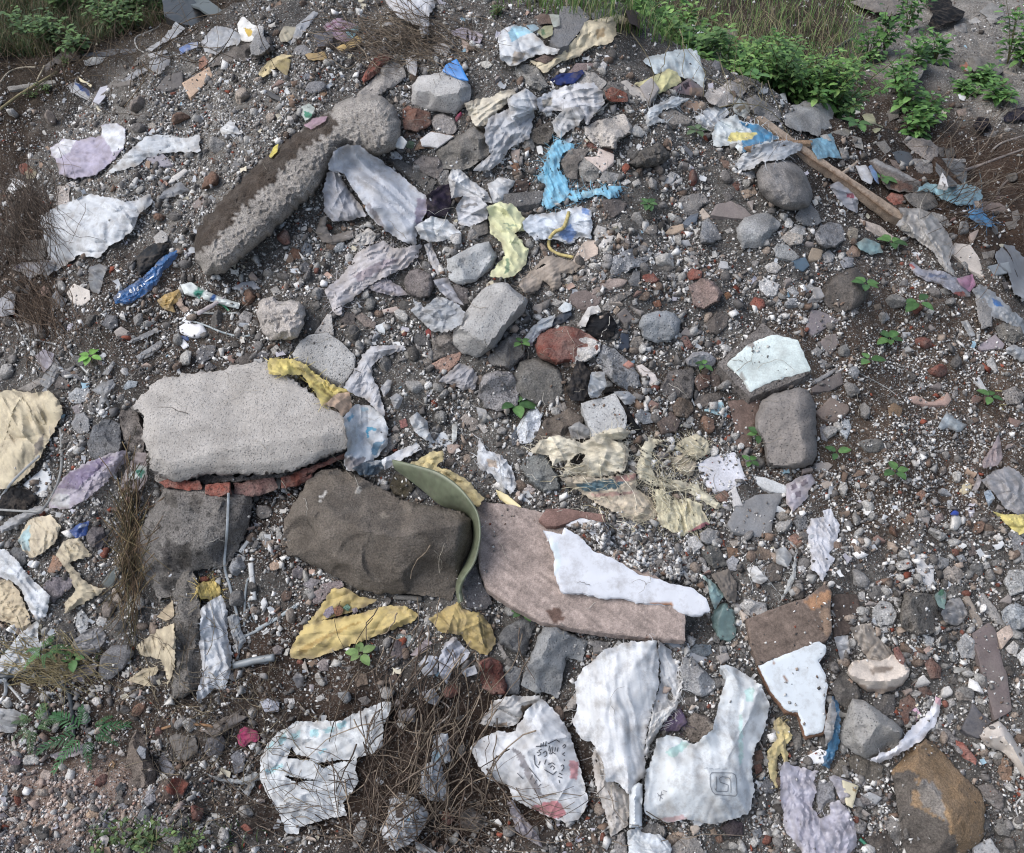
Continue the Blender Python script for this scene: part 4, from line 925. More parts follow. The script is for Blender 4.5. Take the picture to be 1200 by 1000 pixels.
wt = R('B', '690,652 715,600 760,570 862,590 792,647 740,645', '8d6d55', n='tile_shard', m='brick', H=2.5, l='broken tile with a white glazed face beside a flat grey rock'); S('B', '712,605 760,572 858,592 790,640 720,632', 'd3d2d2', n='glazed_face', th=.5, parent=wt, lift=.6, st=1)
R('B', '778,655 950,543 1012,600 1027,655 985,692 900,742 810,732', '807c76', l='flat wedge shaped grey rock beside the grey rumpled sack', lm='the flat wedge rock', H=6, cuts=2)
S('B', '600,615 630,590 657,615 640,647 605,637', 'dedfdc', n='paper_scrap', m='paper', th=.3, cat='paper'); S('B', '577,682 605,653 642,685 620,707', 'cecfd2', n='paper_scrap', m='paper', th=.3, cat='paper'); C('B', '650,630 665,610 690,620 680,645 655,645', '5d9068', n='plastic_scrap', m='film', a=.6)
R('B', '545,690 620,690 740,755 782,790 762,832 700,802 620,742', '6a6763'); R('B', '683,705 720,676 790,683 820,720 790,777 720,752', '7e7672'); R('B', '780,770 800,740 837,735 842,800 800,812', '83807d')
C('B', '288,830 310,750 350,740 400,820 460,900 482,937 400,957 330,962 297,920', 'b4b6be', n='woven_sack', l='grey lower fold of a sack beside the concrete column', cat='sack', f=(70, 14), a=1.8, puff=3)
C('B', '312,712 340,655 380,630 450,630 500,670 560,710 640,770 720,840 762,865 742,920 702,980 692,1062 640,1052 560,1000 490,940 470,890 420,820 380,750 320,742', 'c2c7d0', n='woven_sack', l='large folded bluish white sack lying below the concrete column', lm='the large folded sack', cat='sack', f=(42, 26), a=2.2, puff=5, crum=.3, lift=1.5, pa=[('9b93a8', '700,860 760,865 742,920 702,980 690,960'), ('8d8c94', '468,885 492,885 560,985 545,992')])
C('B', '738,850 800,806 837,798 852,860 832,937 745,947', '322b3c', n='cloth_rag', l='dark purple cloth between the two white sacks', cat='rag', m='rag', a=1.2)
C('B', '833,780 850,733 890,738 930,780 1000,830 1027,882 960,872 900,852 850,862', 'd0d2d5', n='plastic_bag', l='white bag lobe beside the dark purple cloth', cat='plastic bag', f=(40, 12), a=2, puff=2.5)
C('B', '868,900 900,850 970,858 1017,900 1002,952 930,987 878,972', 'c8cacf', n='plastic_bag', l='soiled white bag below the white bag lobe', cat='plastic bag', a=2.2, puff=2, pa=[('8c8a8a', '890,890 960,880 965,890 895,905')])
C('B', '1003,800 1060,768 1127,788 1097,832 1080,877 1030,882', 'ced0d2', a=1.6, fray=.5)
C('B', '903,450 960,428 1020,423 1060,393 1120,388 1142,420 1060,472 1000,542 950,547 923,500', 'd9d0bb', n='cloth_rag', l='cream cloth bundle beside the pale rounded block', lm='the cream cloth bundle', cat='rag', f=(-30, 11), a=2.4, puff=3)
C('B', '988,580 1010,510 1100,470 1142,410 1187,390 1210,480 1187,602 1100,642 1060,712 1000,742 938,742 1020,672 1000,620', 'b9bcc1', n='woven_sack', l='rumpled grey white sack draped over the flat wedge rock', lm='the rumpled grey sack', cat='sack', f=(-55, 11), a=2.8, puff=3)
C('B', '553,-20 570,20 620,75 690,110 712,112 720,167 747,157 752,60 777,30 762,-30', 'cbccd0', n='plastic_bag', l='white plastic bag drooping at the top edge among dry twigs', lm='the drooping white bag', cat='plastic bag', f=(75, 14), a=2, puff=3, lift=3)
C('B', '843,135 900,118 987,150 972,192 920,177 858,157', 'a59daa', n='cloth_rag', l='striped black and lilac rag near the drooping bag', cat='rag', a=1.4, m='rag', pa=[('242228', '915,132 925,132 922,172 912,172'), ('242228', '935,138 943,138 942,178 932,178'), ('242228', '952,142 960,144 960,182 951,182')])
S('B', '765,205 800,183 847,200 825,250', 'beb9b6', l='white triangular tile shard under the striped rag'); S('B', '890,165 937,200 915,230 898,208', 'ad9789')
C('B', '286,115 350,78 440,108 452,120 422,167 375,187 330,157', 'c3a4b8', n='food_wrapper', l='pink checked wrapper with a light blue end', lm='the pink checked wrapper', cat='wrapper', m='film', a=1, pa=[('9ad1dd', '385,128 450,108 455,125 422,170 395,165'), ('8c4a68', '300,118 350,90 354,96 304,126'), ('8c4a68', '335,130 395,105 398,112 340,138')])
C('B', '345,207 400,183 440,153 459,165 457,187 420,207 370,222', 'd1b069', n='cloth_rag', l='small mustard rag under the pink checked wrapper', cat='rag', a=1.2); C('B', '250,150 330,130 335,190 270,205', '76767e', m='film', a=1)
C('B', '210,235 300,225 310,262 230,262', 'b29458', n='cloth_rag', cat='rag', a=1)
R('B', '155,235 175,200 210,193 247,225 220,242', '77777a')
C('B', '6,320 50,268 110,236 162,240 110,267 60,317 30,337', 'd3c08c', n='cloth_rag', l='straw yellow cloth strip on the upper gravel', cat='rag', a=1.4, f=(-30, 9)); C('B', '80,285 130,250 152,260 135,332 108,312', 'a2925d', n='cloth_rag', cat='rag', a=1.2)
C('B', '100,155 120,113 182,118 170,152 140,182 108,182', 'ada58e', a=1.2); C('B', '148,200 175,110 250,48 272,55 230,112 200,152', 'b2b5ba', m='film', f=(-55, 8), a=1.2)
R('B', '210,390 235,353 290,353 310,370 290,402 240,407', '7a7a7d', cuts=1)
S('B', '25,400 45,388 152,450 157,467 120,452', '242426', n='plastic_strip', th=.8, m='plastic', l='black plastic strip on the upper gravel', cat='plastic strip')
C('B', '193,465 230,448 257,470 240,507 215,527 198,500', 'd0ddd3', n='food_wrapper', cat='wrapper', m='film', a=1, pa=[('3f9a78', '205,480 245,495 238,520 210,505')], l='white and green wrapper above the pink wrapper'); C('B', '208,545 250,513 312,503 302,527 240,562', 'c19aac', n='food_wrapper', cat='wrapper', m='film', a=1, l='small pink wrapper above the dark damp column flank')
C('B', '55,680 75,640 97,623 92,660 65,687', 'dcca3c', n='leaf_scrap', a=.5, l='bright yellow leaf at the edge of the concrete column', cat='leaf', m='leaf')
R('B', '-30,200 0,150 30,150 62,200 30,242 -20,242', '929293', H=4, l='grey rock under a white crust beside the straw yellow cloth'); R('B', '-20,150 0,113 32,113 32,157 0,167', 'c3c2c0', n='plaster_lump')
for p_, c_ in (('280,390 300,385 310,405 290,425 270,415', 'a58263'), ('130,420 160,410 180,435 150,445', 'a3805f'), ('190,325 230,318 250,340 210,350', '74777f'), ('620,440 650,428 672,440 650,458 625,455', '8d8e90'), ('160,225 150,245 120,240 130,222', '6b5d4c'), ('640,580 690,570 715,590 680,602 645,600', '6f5a4f'), ('300,190 330,180 345,200 315,210', '4c4a4c'), ('480,225 500,215 515,235 495,245', '7f7a76'), ('760,90 800,85 810,100 775,105', 'a19787'), ('970,270 1005,262 1028,280 1010,300 980,292', 'c2c0b8'), ('1095,695 1140,710 1150,760 1110,740', 'a07255'), ('980,740 1020,735 1030,760 995,772', '7c7f84'), ('1105,790 1180,770 1185,830 1120,835', '5d4c43'), ('1095,840 1190,835 1190,870 1100,872', '7c7976'), ('930,980 1000,945 1010,1010 940,1040', '74706c')):
    R('B', p_, c_)
# ---- C top centre right
gs = S('C', '163,185 215,28 290,26 337,75 300,132 240,197 210,207', '717274', n='stone_slab', th=5, m='concrete', l='dark speckled grey stone slab standing at the top of the heap', lm='the speckled slab', cat='slab', lift=2)
R('C', '333,65 370,40 440,36 487,70 420,82 360,92', '9b9893', H=4)
C('C', '78,265 150,265 230,215 290,150 320,90 380,80 470,63 512,85 507,107 450,102 457,150 420,192 360,197 320,217 300,242 200,272 140,322', 'd8caa8', n='cloth_rag', l='long cream cloth trailing downhill from the speckled slab', lm='the trailing cream cloth', cat='rag', f=(-38, 13), a=2.4, puff=2, fray=.5, pa=[('b39a70', '360,130 400,120 405,160 370,170')])
C('C', '-62,170 -40,128 10,106 60,118 110,155 150,200 207,215 192,237 110,237 60,262 0,292 -47,262', 'd0d4d7', n='plastic_bag', l='stuffed white bag with a light blue top', lm='the stuffed white bag', cat='plastic bag', f=(30, 16), a=2.2, puff=6, pa=[('98cbe0', '-20,140 10,108 60,120 95,145 30,160 0,185'), ('b5a99b', '10,225 60,225 50,255 0,280')])
R('C', '95,75 130,58 177,70 172,102 120,107', '6f5a4f'); C('C', '108,140 140,113 177,110 177,152 140,170', 'bdbb8a', n='food_wrapper', cat='wrapper', m='film', a=1, pa=[('6f8f5a', '120,130 140,125 150,150 130,155')])
C('C', '60,110 100,105 120,125 90,140', '9fc0cf', m='film', a=.8); C('C', '160,60 205,65 210,110 180,120', 'b9c0b6', m='film', a=1)
R('C', '95,260 140,235 202,240 150,277', '6d5a52')
R('C', '493,45 520,38 600,80 682,100 672,122 560,127 508,100', '54433c', n='bark_piece', m='wood', l='dark brown bark piece at the top of the heap by the weeds', cat='bark', H=4, lump=2)
R('C', '868,150 905,116 977,135 982,157 930,207 888,190', '73706b', l='dark grey rock beside a brick at the weedy crest', H=5); R('C', '975,150 1015,168 1022,205 950,217 943,190', '7a3f35', n='brick', m='brick', l='red brick end at the weedy crest', H=3)
C('C', '753,130 790,108 830,148 870,163 912,210 850,222 800,182', 'd2dade', n='woven_sack', l='white frayed sack tip at the crest', cat='sack', f=(35, 12), a=2, puff=2, fray=.8)
C('C', '563,265 600,243 660,233 720,213 800,218 817,250 837,330 834,387 790,352 730,332 690,302 620,322 600,292', 'cfdbdd', n='woven_sack', l='pale bluish white sack spread above a yellow bag', lm='the pale spread sack', cat='sack', f=(60, 18), a=2, puff=2.5, fray=.25)
C('C', '528,365 620,328 690,298 720,318 737,357 680,387 640,407 600,387 560,382', 'ddd694', n='plastic_bag', l='pale yellow bag under the pale spread sack', lm='the pale yellow bag', cat='plastic bag', f=(-25, 14), a=1.6, puff=2)
C('C', '698,385 770,338 832,385 827,422 760,412 713,402', '927a7c', n='food_wrapper', l='dark printed brown wrapper beside the pale yellow bag', cat='wrapper', m='film', a=1, pa=[('3d2c36', '715,385 735,370 740,390 720,400'), ('3d2c36', '745,365 765,352 770,378 750,388'), ('a08570', '775,380 830,385 826,420 770,410')])
S('C', '555,375 605,336 640,385 600,442 578,420', '938e8c'); S('C', '473,355 495,348 585,405 577,439 530,417 488,390', 'b3aca3', l='tan flat tile piece below the brick and mortar lump')
bm_ = R('C', '383,380 420,353 480,363 532,410 502,442 430,449 398,430', '7d7975', l='mortar covered lump with a brick core', n='rubble_lump', m='conglomerate', H=4); R('C', '400,392 440,378 500,405 502,442 435,444 410,432', '8a452f', n='brick_core', m='brick', parent=bm_, st=1, H=1.5)
R('C', '260,365 310,308 360,318 412,360 392,387 300,387', 'aaa59f'); S('C', '235,322 280,273 367,276 330,302 290,312', '8a7975', n='board_offcut', m='wood', cat='board', th=1.2, l='brown board offcut above the navy cloth')
C('C', '163,350 210,318 260,318 305,302 317,320 270,362 200,372', '22346d', n='cloth_rag', l='navy blue cloth under the trailing cream cloth', cat='rag', a=1.4, m='rag')
R('C', '3,320 40,278 110,288 162,375 120,402 60,372', '918f8a', m='conglomerate', H=5)
C('C', '-22,430 60,383 107,420 112,472 60,502 0,522', 'c6cace', n='woven_sack', a=2.2, puff=3, l='white sack lobe beside the heaped white sack', cat='sack')
C('C', '105,430 160,398 270,363 350,360 397,400 402,452 370,482 350,502 330,547 300,502 240,482 190,482 120,492', 'cdced2', n='woven_sack', l='heaped white sack draped over grey stones', lm='the heaped white sack', cat='sack', f=(-15, 17), a=2.8, puff=4, pa=[('a19c93', '130,430 180,425 170,460 130,465')])
C('C', '173,530 230,468 290,463 317,500 290,542 240,572 210,602 183,572', 'b3b5b8', n='woven_sack', l='grey hanging fold below the heaped white sack', cat='sack', f=(60, 10), a=2.2, puff=2, fray=.6)
R('C', '68,600 90,558 170,528 187,572 160,627 110,627', '716a62', m='conglomerate'); R('C', '43,640 55,598 90,603 100,640 80,660', '8d8a85')
wr = R('C', '313,552 370,523 450,508 485,490 522,545 517,582 462,607 450,652 400,642 340,617 318,582', 'c6beb5', n='plaster_lump', l='large lumpy pinkish white plaster rock', lm='the plaster rock', lump=2.2, H=7, cuts=2); R('C', '308,592 350,620 420,640 442,667 360,667 318,632', '733d30', n='brick_base', m='brick', parent=wr, H=2, st=.2)
R('C', '513,572 535,538 590,572 560,599 530,592', 'c2c2bf', n='plaster_lump', H=2.5)
C('C', '108,780 140,720 160,650 200,603 272,625 265,652 215,667 205,740 240,780 245,830 300,830 370,820 400,808 482,808 472,852 420,862 380,842 280,877 240,862 150,917 128,890 143,810', '73bddd', n='woven_sack', l='shredded sky blue sack wrapped round a grey stone', lm='the shredded blue sack', cat='sack', f=(70, 9), a=2.6, fray=1.4, pa=[('4a97b8', '150,700 165,690 160,760 140,770'), ('9ed6ea', '300,835 370,825 380,838 300,860')])
R('C', '210,702 260,643 332,650 312,692 290,722 282,782 238,772', '7a736d'); R('C', '273,690 300,673 382,735 377,772 345,797 300,772 280,720', '95938f')
S('C', '313,682 370,680 375,643 442,670 442,702 395,747', 'd9c6bb', l='pinkish white tile shard beside the shredded blue sack'); R('C', '378,777 400,743 467,755 472,777 430,802 400,797', '9d9d9d')
R('C', '388,875 440,858 502,885 482,922 430,952 400,912', '746a66'); S('C', '-62,845 135,828 142,850 120,882 -40,907', '7e7b79', n='stone_slab', th=3, m='stone', cat='slab', l='long flat grey stone slab beside the shredded blue sack')
S('C', '648,782 690,750 722,755 690,797 653,799', 'c9c4be'); S('C', '688,802 735,768 740,785 700,807', 'c9c4be')
R('C', '498,717 560,658 640,613 687,680 642,722 560,732', '64605b', n='soil_lump', cuts=0, lump=2.5, H=5, l='crumbly dark grey soil lump on the gravel above the seedling', cat='soil', m='conglomerate')
R('C', '718,882 740,848 830,838 862,880 820,902 800,942 740,932', '827f7d'); S('C', '860,935 885,888 950,873 1012,905 1047,942 1000,952', '7b706d', n='slate_shard', cat='slate', l='flat brown slate shard above the square cornered grey rock')
S('C', '738,640 750,628 787,665 777,684', '505761', n='slate_shard', cat='slate'); S('C', '738,970 775,933 810,925 802,955 760,980', '586371', n='slate_shard', cat='slate')
C('C', '573,512 600,468 650,443 700,418 772,430 720,462 650,482 632,507 682,535 630,532 590,552', 'cfd6da', n='woven_sack', l='shredded white sack curling round a beige stone', cat='sack', f=(-30, 9), a=2, fray=1.3); C('C', '783,515 850,468 920,458 947,490 902,532 870,572 838,562', 'c8cdd1', n='woven_sack', l='shredded white sack piece at the head of the wooden plank', cat='sack', f=(40, 9), a=2.2, fray=1.3)
S('C', '638,490 700,473 782,520 767,537 700,542 658,517', 'a59b91', th=2.4, m='stone', n='stone_slab', cat='slab'); S('C', '718,475 760,438 802,438 832,475 770,492', '987f6c', n='cardboard_piece', th=.4, m='paper', cat='cardboard')
R('C', '833,420 850,383 910,378 940,348 980,363 1022,385 992,422 950,447 920,467 868,457', 'c2bab3', n='plaster_lump', H=3.5, cuts=3, l='pale pinkish flat plaster rock below the weedy crest'); C('C', '956,470 985,428 1020,443 1037,480 1010,512 968,492', 'cacfc9', n='food_wrapper', cat='wrapper', a=1.2, m='film', pa=[('9a8a6a', '970,470 1005,450 1015,470 980,490')])
bs_ = C('C', '868,580 890,528 970,496 1000,528 1070,540 1162,600 1100,627 1040,652 990,667 960,627 900,642 873,632', 'd4dddf', n='woven_sack', l='white sack with blue and yellow print beside the wooden plank', lm='the blue and yellow printed sack', cat='sack', f=(25, 12), a=2, fray=.7, puff=1.5, pa=[('3787b3', '985,530 1070,540 1162,600 1070,625 1000,668 1000,612 1060,585'), ('ddd076', '935,612 950,573 1070,578 1040,602 970,617')])
C('C', '968,715 1000,668 1080,628 1185,608 1262,625 1252,652 1180,692 1090,702 1030,737 983,737', 'c3c7cb', n='woven_sack', l='white twisted sack rope above the round boulder', cat='sack', f=(-20, 9), a=2.4, puff=3, fray=.8)
R('C', '903,260 930,226 987,240 992,275 940,302 908,295', '827f7f'); R('C', '863,290 880,260 905,270 907,307 875,307', '77777a'); R('C', '1013,432 1060,413 1167,490 1162,532 1100,522 1038,490', '918d89', H=5)
for p_, c_ in (('370,290 395,265 412,280 405,315 385,318', 'c5c3c1'), ('675,760 690,745 712,752 700,770', 'bcb8b4'), ('470,795 500,775 520,790 490,805', 'c6c2bc'), ('990,290 1030,278 1040,295 1000,305', 'a89a8c'), ('975,325 1000,308 1018,325 995,345', '7d3f30'), ('960,350 985,340 1000,352 970,362', '9d8d80'), ('760,555 800,535 820,560 790,580', '6d6a68'), ('900,690 940,700 960,740 920,730', '7a5a4a'), ('990,830 1050,810 1065,840 1010,865', 'b09a86'), ('955,800 980,785 1000,815 975,835', '64392c'), ('1000,750 1050,740 1060,770 1020,790', 'c7cace'), ('640,850 655,835 662,860 650,875', 'c9c6bf'), ('580,770 600,765 600,795 582,797', '77716b'), ('240,850 250,835 262,850', '5d5751'), ('520,790 550,775 560,800 530,815', 'aeaaa4'), ('420,980 470,965 480,990 430,1000', 'b2ada6'), ('500,655 530,630 560,660 530,690 500,690', '77736e'), ('910,840 945,835 960,860 930,880', '706b68')):
    R('C', p_, c_)
# ---- D right top
lg = R('D', '138,502,0 170,463,1 270,428,2 347,410,2 360,490,1 356,547,0 310,572,0 290,597,0 250,572,0 200,567,0 150,547,0', 'a3a29f', l='pale grey angular boulder leaning beside the wooden plank', lm='the pale leaning boulder', H=9, inn='190,500,6 280,470,9 330,440,7 300,540,5', lump=.4, depth=10)
S('D', '345,400 400,408 417,450 413,542 370,512 355,470', '7b716d', n='stone_slab', th=4, m='stone', cat='slab', l='upright brown slab behind the pale leaning boulder')
C('D', '253,605 300,598 350,578 372,640 397,692 340,682 290,692 268,650', '88c8e4', n='plastic_bag', l='crumpled sky blue bag between the wooden plank and the pale leaning boulder', lm='the small blue bag', cat='plastic bag', f=(60, 10), a=2, puff=2, m='film')
R('D', '508,700,1 535,686,2 640,738,2 735,790,1 742,815,0 700,837,0 640,832,0 590,822,0 558,770,0', '746c67', n='stone_slab', l='dark wedge shaped slab with a pale top edge', lm='the dark wedge slab', cat='slab', inn='545,720,6 640,775,6', ed=[(9, 10)], lump=.3, depth=8, pa=[('a5a29f', '512,698 535,684 640,736 737,788 720,795 630,752 530,705'), ('6f5246', '600,780 700,800 700,830 610,822')])
C('D', '718,830 760,793 850,813 930,798 987,813 1012,850 977,887 900,892 830,867 788,832', 'a3d6e6', n='plastic_bag', l='light blue plastic bag at the tip of the dark wedge slab', lm='the light blue bag', cat='plastic bag', f=(15, 14), a=2, puff=2.5, m='film', fray=.3)
C('D', '943,920 990,898 1042,960 1047,987 1000,977 953,952', '55a0d2', n='woven_sack', l='shredded blue sack scrap below the light blue bag', cat='sack', a=1.6, fray=1.3, f=(50, 7))
R('D', '653,615 700,598 780,608 814,640 812,682 780,702 720,672', '827b77', H=6, cuts=2); R('D', '698,690 740,688 787,710 792,747 760,762 718,747', '7f7c7a', m='conglomerate')
S('D', '610,662 650,653 692,663 704,700 680,727 638,707', '3d3e40', n='shoe_sole', th=1.5, m='plastic', l='black rubber shoe sole beside a grey stone', cat='shoe')
R('D', '798,692 850,683 930,708 940,760 932,802 860,817 830,792 803,740', '94918d', m='conglomerate', H=6, l='grey stone crusted with gravel behind the light blue bag'); S('D', '815,802 830,748 847,770 857,812', 'bfbdbb')
C('D', '638,900 720,903 780,918 832,980 872,1040 877,1092 862,1132 880,1180 890,1205 840,1172 790,1092 720,1042 650,1002 628,970 660,945', 'bdbab6', n='plastic_bag', l='dirty white plastic bag at the lower end of the wooden plank', lm='the dirty white bag', cat='plastic bag', f=(45, 14), a=2.4, puff=3, m='film')
C('D', '338,805 380,788 440,833 467,870 462,927 420,907 368,852', 'b1b4bd', n='food_wrapper', cat='wrapper', a=1.6, m='film', l='greyish wrapper with a red mark under the wooden plank', pa=[('b0566e', '415,835 445,845 450,862 420,855')])
C('D', '453,720 500,716 532,770 522,802 480,782', 'cdced0', a=1.6); C('D', '508,722 522,715 545,750 558,802 542,792 522,752', '7199cc', n='plastic_strip', m='film', a=.8)
R('D', '586,860 610,836 662,845 664,882 620,892', '8a4635', n='brick', m='brick', l='red brick lump under the dark wedge slab'); R('D', '663,850 720,828 790,833 814,890 760,922 698,890', '706d6a', H=5)
C('D', '473,490 530,493 547,540 577,550 542,582 508,545', 'd3d4a4', n='food_wrapper', cat='wrapper', a=1.2, m='film', l='pale yellow wrapper at the crest beyond the pale leaning boulder'); C('D', '398,428 440,448 477,490 450,497 413,460', 'bcc2ba', a=1.2)
W('D', '280,318 305,275 400,192 452,160', '322d30', 5, n='rubber_strip', l='black rubber strip lying under the weeds', cat='rubber', m='plastic', flat=.5, straight=False, arch=4); W('D', '290,322 350,262 440,172', '77706a', 1.2, n='twig', l='thin twig beside the black rubber strip', cat='twig', m='straw')
R('D', '683,300 730,248 767,240 762,292 730,347 688,342', '928d87', n='driftwood', m='wood', l='grey weathered wood stump on the dark soil beyond the heap', cat='wood', H=6, lift=8, depth=12, grain=70); R('D', '613,400 630,358 680,328 682,347 640,402', '716a64', n='driftwood', m='wood', cat='wood')
R('D', '923,252 980,246 1087,285 1094,310 1060,337 1010,352 958,312', '78746f', H=12, lift=9, depth=15, l='flat topped grey rock on the dark soil beyond the heap', lm='the far flat rock', cuts=2); R('D', '430,10 520,-22 660,-12 652,60 600,72 500,42', '7a736d', H=9, lift=9, depth=15, l='flat brown rock among weeds beyond the heap'); R('D', '1090,345 1120,330 1140,350 1120,380 1085,375', '6d675f'); S('D', '1090,305 1150,320 1148,332 1095,318', '8d8378', n='wood_stick', m='wood', th=1.5, cat='stick')
C('D', '748,-20 850,-22 880,30 932,50 912,87 850,102 800,132 768,110 790,60', '16171b', n='cloth_bundle', l='black cloth bundle on the gravel behind the weeds', cat='cloth', a=5, f=(30, 14), puff=12, lift=8, m='rag')
C('D', '963,545 985,508 1032,513 1045,560 980,572', '1a1a26', n='cloth_bundle', cat='cloth', a=3, puff=4, m='rag', l='small black navy cloth on the dark soil bank'); C('D', '1095,500 1130,478 1202,458 1252,470 1252,522 1160,524 1100,530', '1c1d2f', n='cloth_bundle', cat='cloth', a=4, puff=5, m='rag', l='navy cloth bundle at the top of the dark soil bank')
C('D', '903,285 935,268 952,305 930,312', 'c2672f', n='food_wrapper', cat='wrapper', m='film', a=1, pa=[('3a7a5a', '900,262 930,262 930,272 903,280'), ('d5dcd9', '925,295 945,300 940,312')], l='orange and green wrapper beside the far flat rock'); C('D', '898,410 915,405 935,420 925,440 905,430', 'd6dadd', n='paper_scrap', m='paper', a=1)
R('D', '110,240 150,220 190,250 182,292 130,277', 'c8c8c3', n='plaster_lump', H=4); R('D', '193,270 240,260 270,310 252,342 218,322', 'c2beb8', n='plaster_lump', H=4); R('D', '120,410 150,402 160,450 130,455', 'd3d3d0', n='plaster_lump')
R('D', '0,-20 60,-20 40,0', '6d6a66')
for p_, c_ in (('990,50 1040,13 1092,30 1102,70 1050,92', '8f8d89'), ('940,90 975,75 1000,95 970,110', 'aeaba6'), ('1020,80 1060,75 1080,95 1040,105', '9d9a96'), ('880,110 930,100 940,140 890,150', '9b9894'), ('1100,110 1160,90 1180,120 1130,140', '83807d'), ('840,200 870,190 885,220 850,235', '8c8984'), ('690,20 740,30 730,70 700,60', '837d76'), ('590,480 650,475 640,510 600,530', '6b655e'), ('1010,580 1060,565 1070,590 1030,600', '8f8d8b'), ('840,650 880,640 890,680 850,690', '57534f'), ('890,480 930,470 940,500 900,505', '8a7a70'), ('345,575 400,555 437,570 420,595 360,600', '7f7b73'), ('230,360 280,330 335,360 320,380 250,385', '6d5f58'), ('810,640 840,640 840,680 815,685', '4d4c4d'), ('990,870 1080,880 1120,910 1080,930 1000,915', '7d6c64'), ('1130,920 1160,910 1170,960 1140,980', '77716b'), ('740,690 780,700 760,720', '9a9894'), ('540,620 580,610 610,650 580,670', '817d78'), ('440,590 480,600 490,650 450,640', '88857f'), ('300,590 330,580 350,610 310,610', 'b3b1ac'), ('380,640 420,650 430,690 395,690', '98948f'), ('660,960 700,990 690,1010 650,1000', '8d8880'), ('140,950 170,945 185,970 160,990', 'd0cecb'), ('600,690 640,700 660,740 620,740', '7b6a60'), ('880,690 930,690 935,705 890,705', 'a7a5a2')):
    R('D', p_, c_)
R('D', '188,945 220,898 255,883 292,920 307,962 280,982 220,977', '8e8c8a'); R('D', '780,920 830,930 870,970 850,990 800,960', '9a9793')
W('D', '930,740 1000,715 1080,685 1190,645', '8a7f78', 4, n='root', l='pale thick root on the dark soil bank', cat='root', m='straw', taper=.5); W('D', '1065,860 1080,820 1130,770 1190,735', '776b62', 3, n='root', l='thin bent root low on the dark soil bank', cat='root', m='straw', taper=.4); W('D', '1040,660 1090,620 1190,590', '8f867f', 2.4, n='root', l='straight root high on the dark soil bank', cat='root', m='straw'); W('D', '1050,520 1080,480 1130,430', '857a6e', 1.6, n='root', cat='root', m='straw'); W('D', '990,740 1000,790 1000,830', '6d7f86', 1.2, n='plastic_strip')
# ---- F
C('F', '258,80 280,18 310,8 302,60 330,95 420,73 427,107 340,137 288,125', '7b7673', n='cloth_rope', l='grey rope of twisted cloth below the large folded sack', cat='rope', f=(10, 5), a=1.6, m='rag', puff=1)
C('F', '418,130 440,88 490,63 522,90 512,132 460,142', 'c2beb9', a=1.2, fray=1.2, f=(-30, 6))
C('F', '478,320 560,278 640,330 662,357 590,357 520,342', 'a19ca4', n='cloth_rag', cat='rag', a=1.4, f=(15, 7), l='mauve grey cloth layer under the fanned white sack')
C('F', '296,330 330,308 400,240 440,170 500,138 550,113 590,150 640,150 722,133 702,192 640,242 560,277 490,312 420,372 372,402 372,442 340,442 318,380', 'c3bec0', n='woven_sack', l='fanned dirty white sack with long streaked folds', lm='the fanned white sack', cat='sack', f=(-28, 8), a=2.8, puff=2.5, fray=.9, crum=.15, pa=[('a79ba1', '420,270 560,200 640,195 560,240 450,300')])
C('F', '728,135 760,128 802,240 792,272 753,215', 'b5b5b8', a=1.2, f=(65, 7))
C('F', '688,60 760,13 830,28 892,85 872,112 820,117 760,127 718,112', 'd8dcdf', n='plastic_bag', l='bright white stuffed bag end below the dark purple cloth', cat='plastic bag', a=1.6, puff=5, f=(20, 12)); R('F', '838,110 850,83 892,90 892,132 860,140', 'cfcdca', rough=.4, cuts=0)
R('F', '638,300 660,258 700,238 762,265 774,320 752,367 700,372 658,350', '7c7473', H=5, cuts=1, m='conglomerate'); R('F', '838,340 870,308 917,330 927,390 890,402 858,370', '6f6866')
C('F', '768,290 830,278 862,340 902,400 850,382 798,340', 'bcbdc6', a=1.2, m='film', l='twisted clear plastic above the translucent white bag', cat='plastic scrap'); C('F', '666,420 690,408 680,368 730,408 790,358 860,383 907,430 892,482 830,517 760,512 718,470', 'bbc0c6', n='plastic_bag', l='translucent white bag beside the square grey block', lm='the translucent bag', cat='plastic bag', a=2.2, puff=3, f=(-20, 10), m='film', crum=.8)
R('F', '828,240,0 828,200,1 880,173,2 970,128,2 1012,123,2 1047,190,1 1022,242,0 960,292,0 900,314,0 843,295,0', 'b0b3b4', l='pale angular concrete piece under a yellow paper', lm='the pale concrete piece', n='concrete_chunk', m='concrete', inn='870,205,5 985,150,6 1020,195,5 900,285,4', ed=[(10, 11), (11, 12)], lump=.3, depth=8)
R('F', '761,515 800,506 862,525 857,570 892,600 820,622 766,642', '8a827b', n='rubble_lump', m='conglomerate', H=5, l='brownish rubble lump under the square grey block'); S('F', '763,655 830,613 892,600 882,642 830,692 798,697', 'b58a76', n='roof_tile_shard', m='brick', cat='tile shard', l='leaf shaped terracotta shard below the square grey block', th=1.4)
C('F', '788,730 840,688 880,648 932,663 962,710 952,762 900,767 838,740', 'a2a1a6', n='cloth_rag', cat='rag', a=2, puff=2, f=(-30, 9), l='grey cloth knot beneath the terracotta shard')
R('F', '998,640 1060,558 1120,518 1172,550 1162,622 1100,682 1038,665', '7a7876', H=6); R('F', '963,800 980,708 1030,683 1112,688 1142,760 1137,832 1060,862 988,842', '949192', l='rounded grey stone beside a broad leaved seedling', lm='the stone by the seedling', m='conglomerate', H=6, cuts=2)
